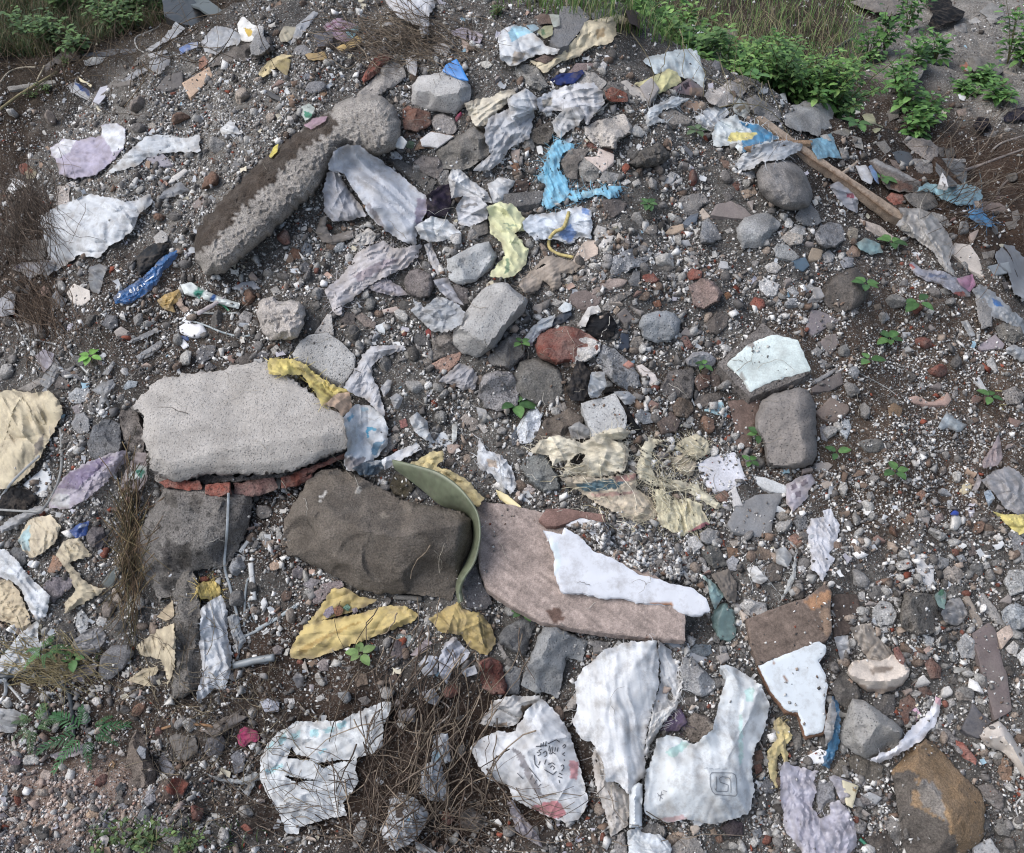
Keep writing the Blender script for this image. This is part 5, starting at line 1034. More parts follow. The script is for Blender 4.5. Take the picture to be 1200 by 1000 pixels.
for p_, c_ in (('430,450 460,432 522,475 517,502 470,492', '887a72'), ('363,470 390,428 432,440 427,482 380,487', '5c5552'), ('618,400 630,376 672,385 674,417 630,420', '50504f'), ('673,550 700,518 737,530 744,572 700,574', '4b4c4e'), ('208,520 215,468 272,460 282,500 250,527', '55524f'), ('193,160 215,123 242,140 247,182 205,187', '6a737e'), ('188,225 215,208 242,235 227,262 195,252', '67676b'), ('133,185 160,148 192,160 192,197 160,207', '63412e'), ('328,150 350,116 387,125 382,162 345,172', '8f969c'), ('888,890 910,868 962,900 967,937 930,947', 'a1978f'), ('958,920 990,908 1012,940 990,957', 'bdb7b1'), ('735,510 750,500 765,520 755,545 738,535', '8a3530'), ('240,400 270,375 280,410 255,425', '6b6967'), ('180,95 200,88 230,98 220,125 190,118', '9b9a97'), ('60,330 90,315 110,345 80,365', 'a5a29e'), ('410,420 440,405 460,425 430,440', 'a8a29b'), ('620,900 650,890 660,925 630,935', 'a86c66'), ('880,820 920,810 940,840 900,850', 'aaa69f'), ('60,590 90,570 110,600 80,620', 'a4a09b'), ('500,600 520,590 530,615 510,625', '8c8882'), ('640,600 670,590 680,620 650,630', '98948d'), ('690,740 730,720 745,740 710,755', '9b9287'), ('720,640 760,620 765,650 735,660', '6f6861')):
    R('F', p_, c_)
S('F', '545,420 610,403 624,425 560,434', 'b09e94'); S('F', '515,490 560,473 560,520 535,517', 'd0d7da'); S('F', '1075,845 1085,830 1100,850 1085,865', 'b0a59a')
S('F', '253,520 310,438 327,440 337,527', 'bab5af', th=3, m='concrete', n='concrete_shard', cat='concrete piece', l='pale triangular concrete shard behind the five sided slab'); S('F', '158,610 190,558 230,528 310,518 370,558 432,620 427,672 380,742 330,722 230,652 168,632', 'b1b0ae', n='concrete_slab', th=5, m='concrete', l='five sided pale grey concrete piece above a yellow rag', lm='the five sided slab', cat='slab', lift=1, flat=.15)
C('F', '48,650 70,628 150,633 210,653 260,698 320,738 407,773 332,812 285,837 253,770 200,702 130,702 58,702', 'e0cb68', n='cloth_rag', l='bright yellow frayed cloth strip lying over the corner of the broken slab', lm='the bright yellow strip', cat='rag', f=(35, 11), a=1.8, fray=.7, lift=1, pa=[('dab795', '290,840 340,790 407,773 410,800 340,850'), ('b8a04e', '230,720 300,770 340,800 330,806 240,740')])
C('F', '298,830 350,783 407,775 417,852 375,882 348,847', 'dbb999', n='cloth_rag', l='peach coloured cloth end of the bright yellow strip', cat='rag', a=1.2, lift=1.5)
C('F', '378,885 430,828 480,833 540,858 572,920 572,1000 522,1062 470,1112 400,1122 378,1082 400,1000', 'cfd5db', n='cement_sack', l='stuffed white sack with blue print beside the broken slab', lm='the blue printed sack', cat='sack', f=(80, 18), a=2, puff=7, pa=[('4ab2d8', '478,925 520,928 525,945 490,945 490,975 478,970'), ('7db9d8', '395,890 420,870 425,885 400,905'), ('a2c6d8', '455,845 490,845 490,855 455,858'), ('5f86a0', '510,1000 560,985 520,1050 500,1050'), ('8d8b90', '380,1060 480,1060 450,1110 395,1115')])
C('F', '378,755 420,690 460,618 500,578 560,573 642,573 652,592 560,617 500,662 510,722 530,760 552,830 562,882 540,872 480,812 400,772', 'c1c2c7', n='woven_sack', l='greyish sack tail trailing uphill from the blue printed sack', cat='sack', f=(-60, 9), a=2.2, puff=1.5)
C('F', '663,890 700,863 742,900 752,950 772,987 738,987 688,950', 'c0c5c9', a=1.6); S('F', '743,985 820,943 852,1000 832,1012 750,1017', 'dfe2e4', n='paper_scrap', th=.4, m='paper', cat='paper', l='white square of card behind the crumpled yellow sheet'); C('F', '540,760 570,720 592,725 580,770 555,800', 'b7babf', a=1, m='film'); C('F', '580,800 610,780 640,800 620,850 600,850', 'aeb1b6', a=1.6, m='film'); C('F', '850,920 875,905 870,985 850,1005', 'c6cbc8', a=1, fray=1)
C('J', '418,217 480,188 552,180 562,215 520,247 450,247', '4f6577', n='plastic_bag', cat='plastic bag', a=1.4, m='film', l='teal grey bag under the white bag behind the big brown boulder', pa=[('c2c7cb', '480,190 545,182 530,200 500,205')]); C('J', '543,185 620,138 700,106 720,135 640,177 560,227', 'd3d6da', n='plastic_bag', cat='plastic bag', l='smooth white bag above the teal grey bag', a=1.4, f=(-30, 14), puff=1.5)
R('J', '525,160 560,90 610,68 634,85 600,132 560,167', '938b83')
C('J', '958,170 970,88 1000,140 1060,158 1107,210 1132,290 1110,327 1060,292 1020,242 968,222', 'cdd2d8', n='woven_sack', l='torn white sack piece above the pinkish board', lm='the torn white sack', cat='sack', f=(55, 11), a=1.8, fray=.8, pa=[('b9a99b', '1000,180 1040,180 1050,220 1015,215')])
S('J', '1040,310 1090,333 1152,385 1110,390 1058,350', 'd4c48c', n='plastic_strip', th=.4, m='plastic', l='pale yellow plastic strip at the edge of the pinkish board', cat='plastic strip')
R('K', '33,215 60,168 130,158 167,190 207,270 207,307 140,324 88,290 50,242', '7f8382', l='rounded blue grey stone beside the tattered cream sack', H=6, cuts=3, lm='the blue grey stone')
R('K', '45,300 70,285 105,310 70,335 45,330', 'cbbfbb'); S('K', '8,330 20,325 95,370 85,380', 'c6c9cb', n='plastic_strip', th=.4, m='plastic')
R('J', '890,730 930,648 960,638 992,720 1027,810 980,837 920,822', '827e7f'); R('N', '1050,60 1080,20 1150,-22 1232,-22 1192,60 1172,142 1110,122 1060,92', '6c6e70', H=5); R('N', '1040,85 1060,90 1090,150 1075,160', 'a09a94')
for p_, c_ in (('155,660 180,638 207,655 197,697 158,692', '8e868a'), ('200,720 240,693 282,705 240,747', '8b868b'), ('240,770 290,718 372,703 382,730 320,762 280,802 248,812', '9a8b8c'), ('58,635 85,613 107,625 97,657 63,662', 'b89b83'), ('106,770 125,746 157,755 152,792 118,797', '604b40'), ('300,830 330,815 345,845 310,870 290,855', '8d8390'), ('335,830 360,810 380,830 370,855 345,860', '7d4f36'), ('375,825 395,805 412,820 400,840', '5f9a84'), ('415,830 435,820 445,840 425,850', '8a7f8a')):
    R('J', p_, c_, n='pebble', lift=.5)
W('J', '0,920 90,870 178,813', '959fa3', 4.5, n='metal_strip', l='pale metal strip below the small pebbles of the big brown boulder', cat='metal strip', m='plastic'); W('J', '600,775 720,785', '77736d', 7, n='wood_stick', m='wood', cat='stick', l='short grey stick lying under the big brown boulder', flat=.8)
S('J', '25,820 40,778 50,805 35,837', 'd0d0ce')
# ---- F / G centre
C('F', '1003,-30 1050,-47 1110,-42 1162,10 1177,77 1120,82 1142,110 1182,160 1172,222 1130,267 1080,282 1008,272 1080,182 1060,122 1018,90', 'dadba9', n='paper_sheet', l='pale yellow green printed paper draped over the rubble', lm='the yellow green paper', cat='paper', m='paper', f=(60, 20), a=2.2, puff=2, pa=[('8fa082', '1070,40 1130,55 1132,60 1070,46'), ('8fa082', '1075,58 1120,66 1120,71 1076,63'), ('7f9a78', '1085,200 1100,195 1095,260 1080,262'), ('a5ad7e', '1100,120 1140,125 1140,132 1100,130')])
C('G', '43,40 80,8 200,-7 300,-32 347,-10 347,62 342,112 290,102 255,137 210,122 160,112 100,117 58,82', 'ccd5df', n='plastic_bag', l='blue and white crumpled bag with a yellow rope over it', lm='the roped bag', cat='plastic bag', f=(10, 12), a=2.6, puff=2, pa=[('7d9dcf', '200,92 250,47 282,90 250,132'), ('6a8fc8', '300,-25 340,-12 335,10 310,0')], crum=.7)
S('G', '260,215 300,138 330,110 377,125 372,177 300,217', 'c4b09f', l='tan tile piece beside the yellow rope', th=1.6)
W('G', '247,-5 225,60 188,80 163,112 163,150 200,177 267,192', 'b9a866', 4.2, n='rope', l='old yellow rope lying in a bend over the roped bag', cat='rope', m='straw', flat=.9, lift=.4)
C('G', '26,310 80,248 150,183 200,188 280,218 322,235 270,262 210,262 217,312 180,342 138,290 110,342 58,347', 'a09386', n='net_cloth', l='brown grey netting gathered in strands below the roped bag', lm='the gathered netting', cat='netting', m='rag', f=(-35, 5), a=2, puff=2, fray=1.2)
R('G', '428,232 440,188 500,158 590,146 607,180 572,222 520,242 470,272 428,277', '9a9ca0', l='flat ribbed grey rock above the grey disc rock', m='conglomerate', H=5, lump=1.6)
R('G', '813,102 825,38 850,16 892,65 914,112 870,132 823,132', '85878a', H=5); R('G', '970,65,0 1010,18,1 1060,3,2 1110,-2,2 1142,20,1 1170,50,0 1130,92,0 1087,152,0 1000,150,0 978,110,0', 'a2a3a3', l='square cornered pale grey rock on the right gravel slope', lm='the square cornered rock', inn='990,85,5 1085,97,6 1135,55,5 1060,35,5', ed=[(10, 11), (11, 12)], lump=.4, depth=6)
S('H', '100,150 115,130 160,138 212,190 182,207 108,187', 'b5b5b2', th=3, m='stone', n='stone_slab', cat='slab', l='small pale slab below the square cornered rock'); R('G', '503,300 530,248 557,253 552,317 518,317', '77787a')
for p_, c_ in (('563,270 610,256 644,292 610,307 568,297', '783b2d'), ('758,265 780,238 827,250 827,282 768,297', '8a402d'), ('1030,395 1050,363 1097,375 1102,405 1070,427', '863f2f')):
    R('G', p_, c_, n='brick_lump', m='brick', cuts=1)
R('G', '766,315 830,278 880,298 917,350 892,387 830,417 788,402', '8a756e', l='squarish red brown stone on the gravel slope', lm='the red brown stone', H=6, cuts=4); R('G', '838,480 890,428 942,445 932,492 890,527 858,522', '5b5450')
R('G', '546,490 560,448 620,423 700,426 737,465 722,522 690,557 620,567 573,540', '969b9f', l='smooth grey disc shaped rock on the open gravel', lm='the grey disc rock', m='concrete', H=4, cuts=1)
C('G', '313,500 335,428 350,428 370,453 420,428 457,485 442,532 400,552 358,542', '222327', n='cloth_bundle', l='small wadded black cloth on the rubble', lm='the black cloth wad', cat='cloth', m='rag', a=2.4, puff=4, f=(30, 8)); C('G', '163,470 200,443 250,416 262,440 230,472 168,497', '3f4a58', n='cloth_rag', cat='rag', m='rag', a=1.2)
C('G', '198,415 230,383 262,400 257,422 220,432', 'c8d1d6', a=1); C('G', '283,490 330,408 375,398 390,430 340,442 320,492', 'd0cfcd', a=1.2, l='white scrap behind the black cloth wad', cat='plastic scrap'); C('G', '53,540 90,493 130,458 190,438 172,492 130,512 110,542 73,577', 'b5bfc8', a=1.4, l='bluish white scrap beside the red brick lump', cat='plastic scrap', f=(-40, 8))
R('G', '-2,700 30,638 100,628 190,658 232,720 217,802 150,837 58,822 -2,762', '6d6b67', l='dark grey boulder in the hollow under the red brick lump', H=5, cuts=1, st=.2)
bk = R('G', '98,572 120,528 180,493 260,488 322,520 387,560 382,602 330,642 270,652 230,642 200,662 130,637 103,612', '823c2d', n='brick', m='brick', l='broken red brick with a white plaster lump on it', lm='the plastered brick', H=7, cuts=2, chips=4); R('G', '228,622 260,563 320,533 387,563 382,602 330,642 270,652', 'c6c3bf', n='plaster_face', m='stone', parent=bk, H=3, st=1, lump=1.8, lift=-.5)
R('G', '508,572 525,538 560,533 580,570 545,600 513,592', 'a79e95', lump=2); S('G', '458,560 475,518 507,523 512,582 490,597 463,587', '414855', n='rubber_disc', th=1, m='plastic', cat='rubber')
S('G', '453,440 490,410 530,455 490,487', '736c69', n='slate_shard', cat='slate'); R('G', '433,430 450,398 470,415 450,442', 'bba58e')
S('G', '243,385 260,343 320,333 392,365 372,402 320,422 288,412', '736763', n='board_offcut', m='wood', cat='board', th=1.2, l='weathered brown grey board piece below the gathered netting'); S('G', '348,332 430,278 502,290 482,312 400,342 348,352', '998980', n='board_offcut', m='wood', cat='board', th=1.2, l='narrow pale brown board piece pointing at the flat ribbed rock', grain=-20)
R('G', '390,420 400,395 440,360 520,328 522,350 470,385 430,425', '8f8983', m='conglomerate'); R('G', '363,642 395,568 440,588 500,638 552,700 557,747 510,772 440,742 398,692', '9fa0a2', l='pale conglomerate rock below the black cloth wad', m='conglomerate', H=6, lump=1.6)
S('G', '482,657 505,638 530,655 505,674', 'c2826f'); S('G', '538,662 565,656 622,700 639,742 600,747 558,692', 'd6cbc4', l='narrow pinkish white tile shard beside the pale conglomerate rock'); S('G', '730,535 760,530 785,580 760,588', '8f655a', n='roof_tile_shard', m='brick', cat='tile shard')
R('G', '748,640 790,598 850,603 894,640 872,670 800,674 758,660', 'aaaaae', l='pale grey egg shaped rock near the mint painted chunk', cuts=1, H=4.5); R('G', '638,772 680,688 787,668 792,762 782,802 700,802', '625d5b', H=4, m='conglomerate')
R('G', '788,732 810,698 860,703 862,747 810,772', '68402f', n='brick', m='brick', l='half buried dark brick by a dark square rock'); R('G', '860,700 890,670 905,700 900,760 865,750', '6d5d55')
R('G', '786,822 810,788 890,778 914,800 850,842 798,840', '746a62'); S('G', '833,852 910,813 942,887 880,872', 'abcdd3', n='glass_shard', th=.5, m='plastic', cat='glass', l='pale cyan shard beside the brown board offcut')
R('G', '693,842 720,798 770,803 792,850 762,892 708,882', '786554', m='conglomerate'); R('G', '628,912 690,858 732,900 712,952 648,962', '68574f')
R('G', '98,982 140,898 250,848 312,890 302,952 200,1002', '64594f', H=4)
S('G', '298,825 450,781 499,880 492,942 350,977', 'b4b6b7', n='paving_tile', th=4, m='concrete', l='square pale grey paving tile behind the tattered cream sack', lm='the square paving tile', cat='tile', lift=1.5)
R('G', '18,932 60,868 100,838 132,870 122,932 80,1002 33,997', 'd3d8de', l='tall white plaster stone beside the broad leaved seedling', H=4, n='plaster_lump'); R('G', '-2,960 20,930 30,1000 0,1010', '4f5762')
C('G', '233,770 260,698 280,638 310,648 347,700 332,782 310,817 258,812', '2c2c2f', n='cloth_rag', cat='rag', m='rag', a=2, f=(65, 8), l='black torn cloth hanging below the plastered brick'); W('G', '395,772 440,768 480,802 490,850 520,910 552,950', '1f1f21', 8, n='belt_strap', l='black strap curling behind the square paving tile', cat='strap', m='rag', flat=.25, lift=.8)
C('G', '328,770 345,688 400,688 412,750 370,802 338,802', 'b5bdc4', a=1.8, m='film', l='white bag scrap beside the black torn cloth', cat='plastic scrap'); C('G', '440,775 500,770 540,800 520,830 490,830', 'b7bcc2', a=1, m='film')
R('G', '526,880 560,846 602,870 622,907 570,917', '8d939a'); C('G', '243,930 290,903 332,930 342,977 260,982', 'a4a4a4', m='film', a=1.2, l='clear plastic bag scrap in front of the square paving tile', cat='plastic scrap')
for p_, c_ in (('350,90 370,48 412,65 417,97 370,107', 'b1aeab'), ('578,80 590,53 627,50 632,82 600,97', '928980'), ('440,70 470,40 480,60 450,90', 'a6a19b'), ('470,130 500,118 520,130 490,145', 'c1beba'), ('520,120 550,95 570,110 540,140', 'a3a5a9'), ('390,155 420,150 435,170 400,178', 'aaa6a0'), ('375,275 395,250 412,275 390,305', '9d9fa2'), ('610,190 640,165 655,185 630,205', 'b9b7b5'), ('670,275 700,258 720,280 690,295', 'bfbcb9'), ('750,180 790,160 805,180 770,190', 'c1beb9'), ('920,75 950,62 965,80 935,90', 'a5a29e'), ('650,240 680,220 710,235 680,258', '6d6965'), ('480,490 500,480 520,495 490,510', 'b8b5b1'), ('560,640 580,630 590,650', '4f4a46'), ('170,395 190,370 220,385 200,410', 'a8a5a0'), ('140,345 165,335 185,350 160,362', 'c5c2bd'), ('230,310 255,300 260,325 235,330', 'b6a47d'), ('200,830 230,820 240,850 215,860', '8f8780'), ('960,470 980,465 990,485 970,492', 'a4a4a3'), ('610,385 640,375 650,400 620,410', '8a5a3f'), ('520,380 540,370 545,395 525,400', 'b4b1ad'), ('920,350 940,340 955,360 930,375', '8f6038'), ('760,870 790,890 780,925 755,915', 'c5c1b9'), ('820,920 860,900 870,930 835,945', '6b5c50'), ('555,820 600,830 590,860 560,850', '8f6f52'), ('600,840 640,850 630,890 605,870', 'b3aca4'), ('170,830 210,820 225,850 190,870', '928b85')):
    R('G', p_, c_)
S('G', '375,140 405,98 442,95 430,127 390,152', 'beb9b4'); S('G', '658,90 690,58 742,45 747,72 700,92', 'b0987f'); S('G', '745,48 785,15 808,5 800,35 765,55', '5b6775', n='slate_shard', cat='slate')
# ---- H right slope
R('H', '270,90 300,53 350,36 402,55 410,112 370,147 310,152 278,125', '979799', l='round grey stone at the start of the right slope', m='conglomerate', H=5.5, cuts=1, lump=1.2)
for p_, c_ in (('415,90 430,56 467,70 462,112 430,122', '8d8373'), ('145,45 160,18 187,40 177,62 150,64', 'cfcfcd'), ('128,110 160,78 227,95 222,132 170,142', 'bdb3a7'), ('163,80 200,48 237,60 237,97 190,92', 'bcb9b5'), ('33,300 60,278 127,310 112,362 70,367 38,335', 'cdccca'), ('308,180 340,158 367,185 352,217 320,217', 'adaba9'), ('155,330 180,313 210,345 190,367', 'b4b5b7'), ('383,210 410,188 447,195 442,232 400,240', '8e8f94'), ('410,175 440,138 480,155 472,187 430,194', 'b0917a'), ('298,930 320,913 340,940 332,992 305,982', '7d7d82'), ('255,600 290,580 315,600 290,625', '9f9b97'), ('300,630 330,640 320,680 295,665', '9f9d9b'), ('230,320 260,300 280,330 240,350', 'c4c0bb'), ('420,430 450,415 470,430 440,450', 'a29b96'), ('300,860 330,845 340,870', '8d7d72')):
    R('H', p_, c_, rough=.6)
R('H', '58,230 100,208 135,235 110,264 73,257', 'c8c4c0', lump=2); S('H', '248,190 265,148 312,160 302,202 258,207', '95846f'); S('H', '176,205 235,190 254,225 225,252 183,237', '5f7686', n='plastic_shard', th=.8, m='plastic', l='blue square shard beside a small pale slab', cat='plastic piece')
C('H', '453,130 500,106 560,133 574,170 520,180 473,157', '97bab9', n='cloth_rag', cat='rag', a=1, l='pale teal cloth scrap on the right slope')
S('H', '473,25 560,53 600,88 667,140 657,152 590,112 508,77', 'bfae9f', n='wood_batten', m='wood', th=1, cat='batten', l='thin pale wood slat beside the dirty white bag', grain=33)
R('H', '310,375 330,308 380,263 440,233 482,253 512,310 502,372 450,422 390,440 338,407', '5f5852', l='half buried dark brown stone with a seedling on it', lm='the half buried brown stone', H=6, cuts=1, st=.3)
C('H', '243,390 270,348 265,318 300,323 320,360 290,387', 'b0aead', a=1.2, m='film'); S('H', '238,500 262,418 300,423 387,465 350,482 268,530', '80777b', n='slate_shard', cat='slate', l='mauve slate shard below the half buried brown stone', th=1.4); S('H', '288,570 330,528 370,523 384,565 345,617', '7d726e', n='slate_shard', cat='slate', th=1.4)
S('H', '260,760 300,733 390,688 402,740 340,772 268,777', '655b58', n='slate_shard', cat='slate', th=1.4, l='dark slate shard at the tip of the mint painted chunk'); S('H', '262,733 370,668 387,665 382,677 280,742', '96928e', n='wood_batten', m='wood', th=.8, cat='slat'); S('H', '278,865 345,798 422,833 427,857 370,907 308,892', '7a685d', n='slate_shard', cat='slate', th=1.4, l='brown slate shard beside the worn grey block')
R('H', '593,840 620,820 657,845 652,887 598,882', '957552', l='cube shaped ochre stone alone on the right gravel slope'); R('H', '595,815 615,796 647,825 610,832', '77736d')
S('H', '683,800 720,793 770,818 830,813 850,773 870,810 852,834 760,832 698,824', 'c4a08f', l='wavy pinkish shard alone on the right gravel slope')
R('H', '383,950 400,898 425,893 437,930 415,987', 'bec4c7', rough=.5); C('H', '810,930 850,858 880,888 937,920 902,952 850,932 825,942', 'b2bec4', a=.8, m='film', fray=.5)
W('H', '395,665 460,690 540,730 600,765 640,797', 'b3b2af', 1.2, n='string', l='thin pale string on the right gravel slope', cat='string')
S('H', '860,165 885,128 952,138 987,190 1012,277 960,252', 'c8b0a4' if 0 else 'c5bbb0', l='curved cream tile piece below the light blue bag', lm='the cream tile piece'); C('H', '1063,170 1100,136 1140,143 1202,210 1232,330 1190,377 1138,350 1118,260 1068,220', 'a0a3a8', n='bent_plastic', a=1.4, m='plastic', f=(60, 25), l='bent grey plastic panel at the edge of the heap', cat='plastic piece'); S('H', '1028,230 1120,210 1130,257 1060,267', 'b9bcbb', n='plastic_strip', th=.5, m='plastic')
C('H', '683,215 705,213 740,243 820,248 890,278 947,320 952,362 920,367 860,332 800,302 740,287 698,252', 'acaebb', n='plastic_bag', cat='plastic bag', l='grey blue film bag with a red end beside a pink scrap', m='film', a=2, f=(25, 9), pa=[('b5504a', '683,215 703,215 712,238 695,242'), ('c0605a', '880,345 920,335 935,360 900,365'), ('6f7d9c', '770,258 850,270 850,282 775,275')])
C('H', '893,285 960,263 977,310 950,342 908,312', 'd18fb2', n='plastic_scrap', m='film', a=1.2, l='pink plastic scrap on the right edge of the heap'); C('H', '958,330 1000,308 1050,338 1100,388 1190,468 1242,520 1180,522 1110,472 1050,452 998,402', 'a5abb1', n='plastic_bag', cat='plastic bag', m='film', a=2, f=(42, 10), l='long clear plastic bag with a blue mark at the heap edge', pa=[('3f7cc0', '1042,372 1085,385 1100,405 1060,400')])
R('H', '973,370 1040,363 1049,490 1000,502 983,430', '928f8c', n='concrete_chunk', m='concrete'); R('H', '1058,500 1100,473 1172,490 1187,542 1140,567 1078,542', '7b7770', m='conglomerate', H=4); S('H', '980,580 1060,526 1102,570 1092,587 1000,594', '8d838c'); S('H', '968,725 990,708 1027,770 1022,790', 'd5d5d4')
C('H', '908,470 940,463 977,530 950,537', 'a5a8aa', m='film', a=1); C('H', '1103,590 1140,568 1232,610 1242,652 1170,642 1118,610', 'bbbfc3', n='foil_wrapper', m='film', a=1.6, cat='wrapper', l='silver wrapper at the right edge of the heap'); R('H', '1018,640 1050,623 1077,690 1060,697 1028,665', 'bfbfbd', lump=2)
W('H', '1060,770 1110,780 1115,830 1080,830 1100,860', 'a09468', 1.6, n='root', l='small yellow roots beside a seedling on the right slope', cat='root', m='straw'); R('H', '1090,770 1150,750 1190,790 1170,830 1110,830', '8c8681', m='conglomerate')
for p_, c_ in (('1100,40 1150,30 1160,60 1120,75', '77716b'), ('1040,60 1070,55 1075,90 1050,95', '6f6a64'), ('1000,170 1060,160 1050,200 1010,200', '7f7a74'), ('1090,300 1130,295 1140,320 1100,330', '7b6f66'), ('820,330 850,320 870,350 830,355', '8b8781'), ('640,330 665,320 680,345 650,355', '9d9994'), ('560,440 590,430 605,455 575,475', '9f9fa1'), ('530,400 560,390 570,415 540,420', '8b7a68'), ('900,505 915,500 915,540 900,535', 'b5aba0'), ('720,740 750,735 760,765 730,770', 'b0adaa'), ('870,770 895,765 900,790 875,800', '94908d')):
    R('H', p_, c_)
# ---- K board surroundings
cream = C('K', '73,150 120,98 200,73 300,108 345,88 400,53 470,40 517,60 482,92 430,92 492,115 512,150 492,222 480,242 420,252 350,262 300,252 260,242 208,262 230,222 240,182 200,192 180,212 158,162', 'dcd3ba', n='woven_sack', l='tattered cream sack sprawled across the middle of the heap', lm='the tattered cream sack', cat='sack', f=(15, 15), a=2.8, puff=3.5, fray=1.0, lift=1, holes=['245,190 290,150 320,160 295,205 258,215'])
C('K', '208,262 280,250 380,263 480,243 540,238 542,310 602,345 632,420 600,457 540,452 470,422 380,377 300,322 248,300', 'cebfa6', n='woven_sack', l='lower striped fold of the tattered cream sack with blue and pink bands', cat='sack', f=(18, 8), a=2.6, puff=2.5, fray=.9, pa=[('5d7a85', '275,292 390,266 505,266 460,302 330,322'), ('bd9084', '440,252 545,242 525,272 460,277'), ('bf9a8c', '330,330 520,318 540,330 360,345')])
C('K', '700,130 740,93 800,68 852,100 862,152 800,182 738,152', 'd2c8a8', n='sack_scrap', a=1.8, fray=2, f=(30, 8), l='bristling cream sack tuft behind the white tile', cat='sack'); C('K', '678,170 740,158 802,200 782,252 730,242 698,202', 'c3b59d', n='sack_scrap', a=1.8, fray=1.8, f=(-30, 8))
C('K', '543,232 560,128 590,83 652,95 612,132 602,202 622,262 720,270 802,290 862,340 912,380 892,402 820,352 780,332 700,312 640,302 558,272', 'ddd5b8', n='woven_sack', l='curled cream sack strip with frayed rim', lm='the curled cream strip', cat='sack', f=(30, 10), a=2.6, puff=1.5, fray=1.6)
C('K', '618,310 660,308 700,358 760,348 822,370 832,410 862,460 790,492 740,512 690,492 638,462 628,400', 'd9d0ac', n='woven_sack', l='knotted yellowish sack end with a pink edge', cat='sack', f=(70, 10), a=2.8, puff=2.5, fray=1.4, pa=[('c0747b', '765,492 840,448 867,465 800,503')])
S('K', '803,200 870,163 967,148 987,175 1002,230 1022,270 980,297 940,312 880,322 828,270', 'd5d6de', l='white broken tile beside the frayed cream sack', lm='the white broken tile', th=1.2); S('K', '940,322 970,293 1002,380 965,384', 'c9c7c6'); R('K', '880,340 920,310 945,340 935,370 895,365', '7d5f51')
S('K', '1040,252 1100,258 1202,300 1192,327 1120,320 1068,290', 'd5d9db', l='white leaf shaped shard beside the worn grey block'); S('K', '933,460 975,378 1060,333 1187,323 1152,382 1132,442 1127,512 1040,517 958,492', '868789', n='roof_tile_shard', l='curved dark grey roof tile shard', lm='the curved grey tile', cat='tile shard', th=1.6, flat=.9)
C('L', '153,290 200,258 260,243 282,275 247,320 242,350 185,407 153,370', 'b1aab2', n='food_wrapper', l='checked grey wrapper on top of the curved grey tile', cat='wrapper', m='paper', a=.8, pa=[('7d7480', '170,290 195,280 200,305 175,312'), ('7d7480', '215,275 240,265 245,290 220,298'), ('7d7480', '190,325 215,315 220,340 195,350'), ('c9c5cb', '200,285 212,280 216,300 204,305'), ('c9c5cb', '175,330 188,325 192,350 180,355')])
for p_, c_ in (('490,470 515,438 562,460 580,490 530,512', '8a8d91'), ('1028,590 1070,553 1127,575 1122,612 1060,617', '83705f'), ('1078,650 1130,628 1180,640 1172,702 1110,714', '746960'), ('758,520 800,508 837,555 790,590 763,550', 'b5b4b3'), ('813,500 850,478 897,490 897,532 850,552 818,535', 'a19f9d'), ('928,620 960,596 987,620 972,662 940,662', 'a2a4aa'), ('940,535 980,530 1000,550 960,565', '8d847a'), ('985,650 1000,640 1000,700 985,700', '77716b'), ('680,640 720,632 735,655 700,672', 'd3d1ce'), ('450,540 480,530 500,550 470,570', 'c9c6c2'), ('430,600 460,595 470,620 440,625', 'd1cecb'), ('810,640 835,635 860,655 840,680', 'c3c1be'), ('820,730 870,725 880,755 840,765', 'c9c3bf'), ('890,530 920,530 925,560 895,560', '9c5236'), ('930,560 980,565 985,600 940,610', '7d5f48'), ('560,600 580,592 590,610 570,618', 'dad8d5'), ('610,655 640,650 650,670 620,675', 'c4c0bc'), ('340,520 360,510 380,530 355,545', 'b8b1ab'), ('385,580 410,575 420,595 395,600', 'a39b96'), ('510,520 535,505 545,530 520,540', 'cfccc8'), ('600,560 630,550 640,575 610,582', '6b6561'), ('700,600 725,590 740,610 715,620', '87807a')):
    R('K', p_, c_)
R('K', '820,580 850,548 902,560 937,640 880,657 838,620', '62625f', H=4); C('K', '300,450 380,455 420,490 430,540 390,565 370,500 320,480', 'b9b6bb', m='film', a=.8)
R('K', '866,840 920,798 962,830 977,930 950,977 895,962 868,910', '86a39e', n='plastic_bottle', l='crushed greenish plastic bottle beside the dark wooden board', cat='bottle', m='film', H=3, cuts=1); C('K', '818,670 880,718 922,770 880,832 863,790 848,720', '90b3b2', n='cloth_rag', cat='rag', a=1.2, l='pale teal rag above the crushed bottle', f=(50, 7)); C('K', '863,680 940,653 977,720 972,802 930,792 898,730', '7f776f', n='net_cloth', cat='netting', m='rag', a=1.6, f=(60, 5), l='grey netting wad beside the pale teal rag')
C('K', '1018,650 1060,643 1112,700 1080,722 1048,712', 'cececd', a=1, fray=.8); W('K', '1030,690 1045,730 1040,765', 'b5b6b4', 1.2, n='string', cat='string'); W('K', '1070,640 1110,700 1150,750', 'bcbdbb', 1.2, n='string', cat='string'); R('K', '983,815 1010,785 1102,803 1112,847 1050,872 998,852', 'bab7b4', n='plaster_lump', H=3)
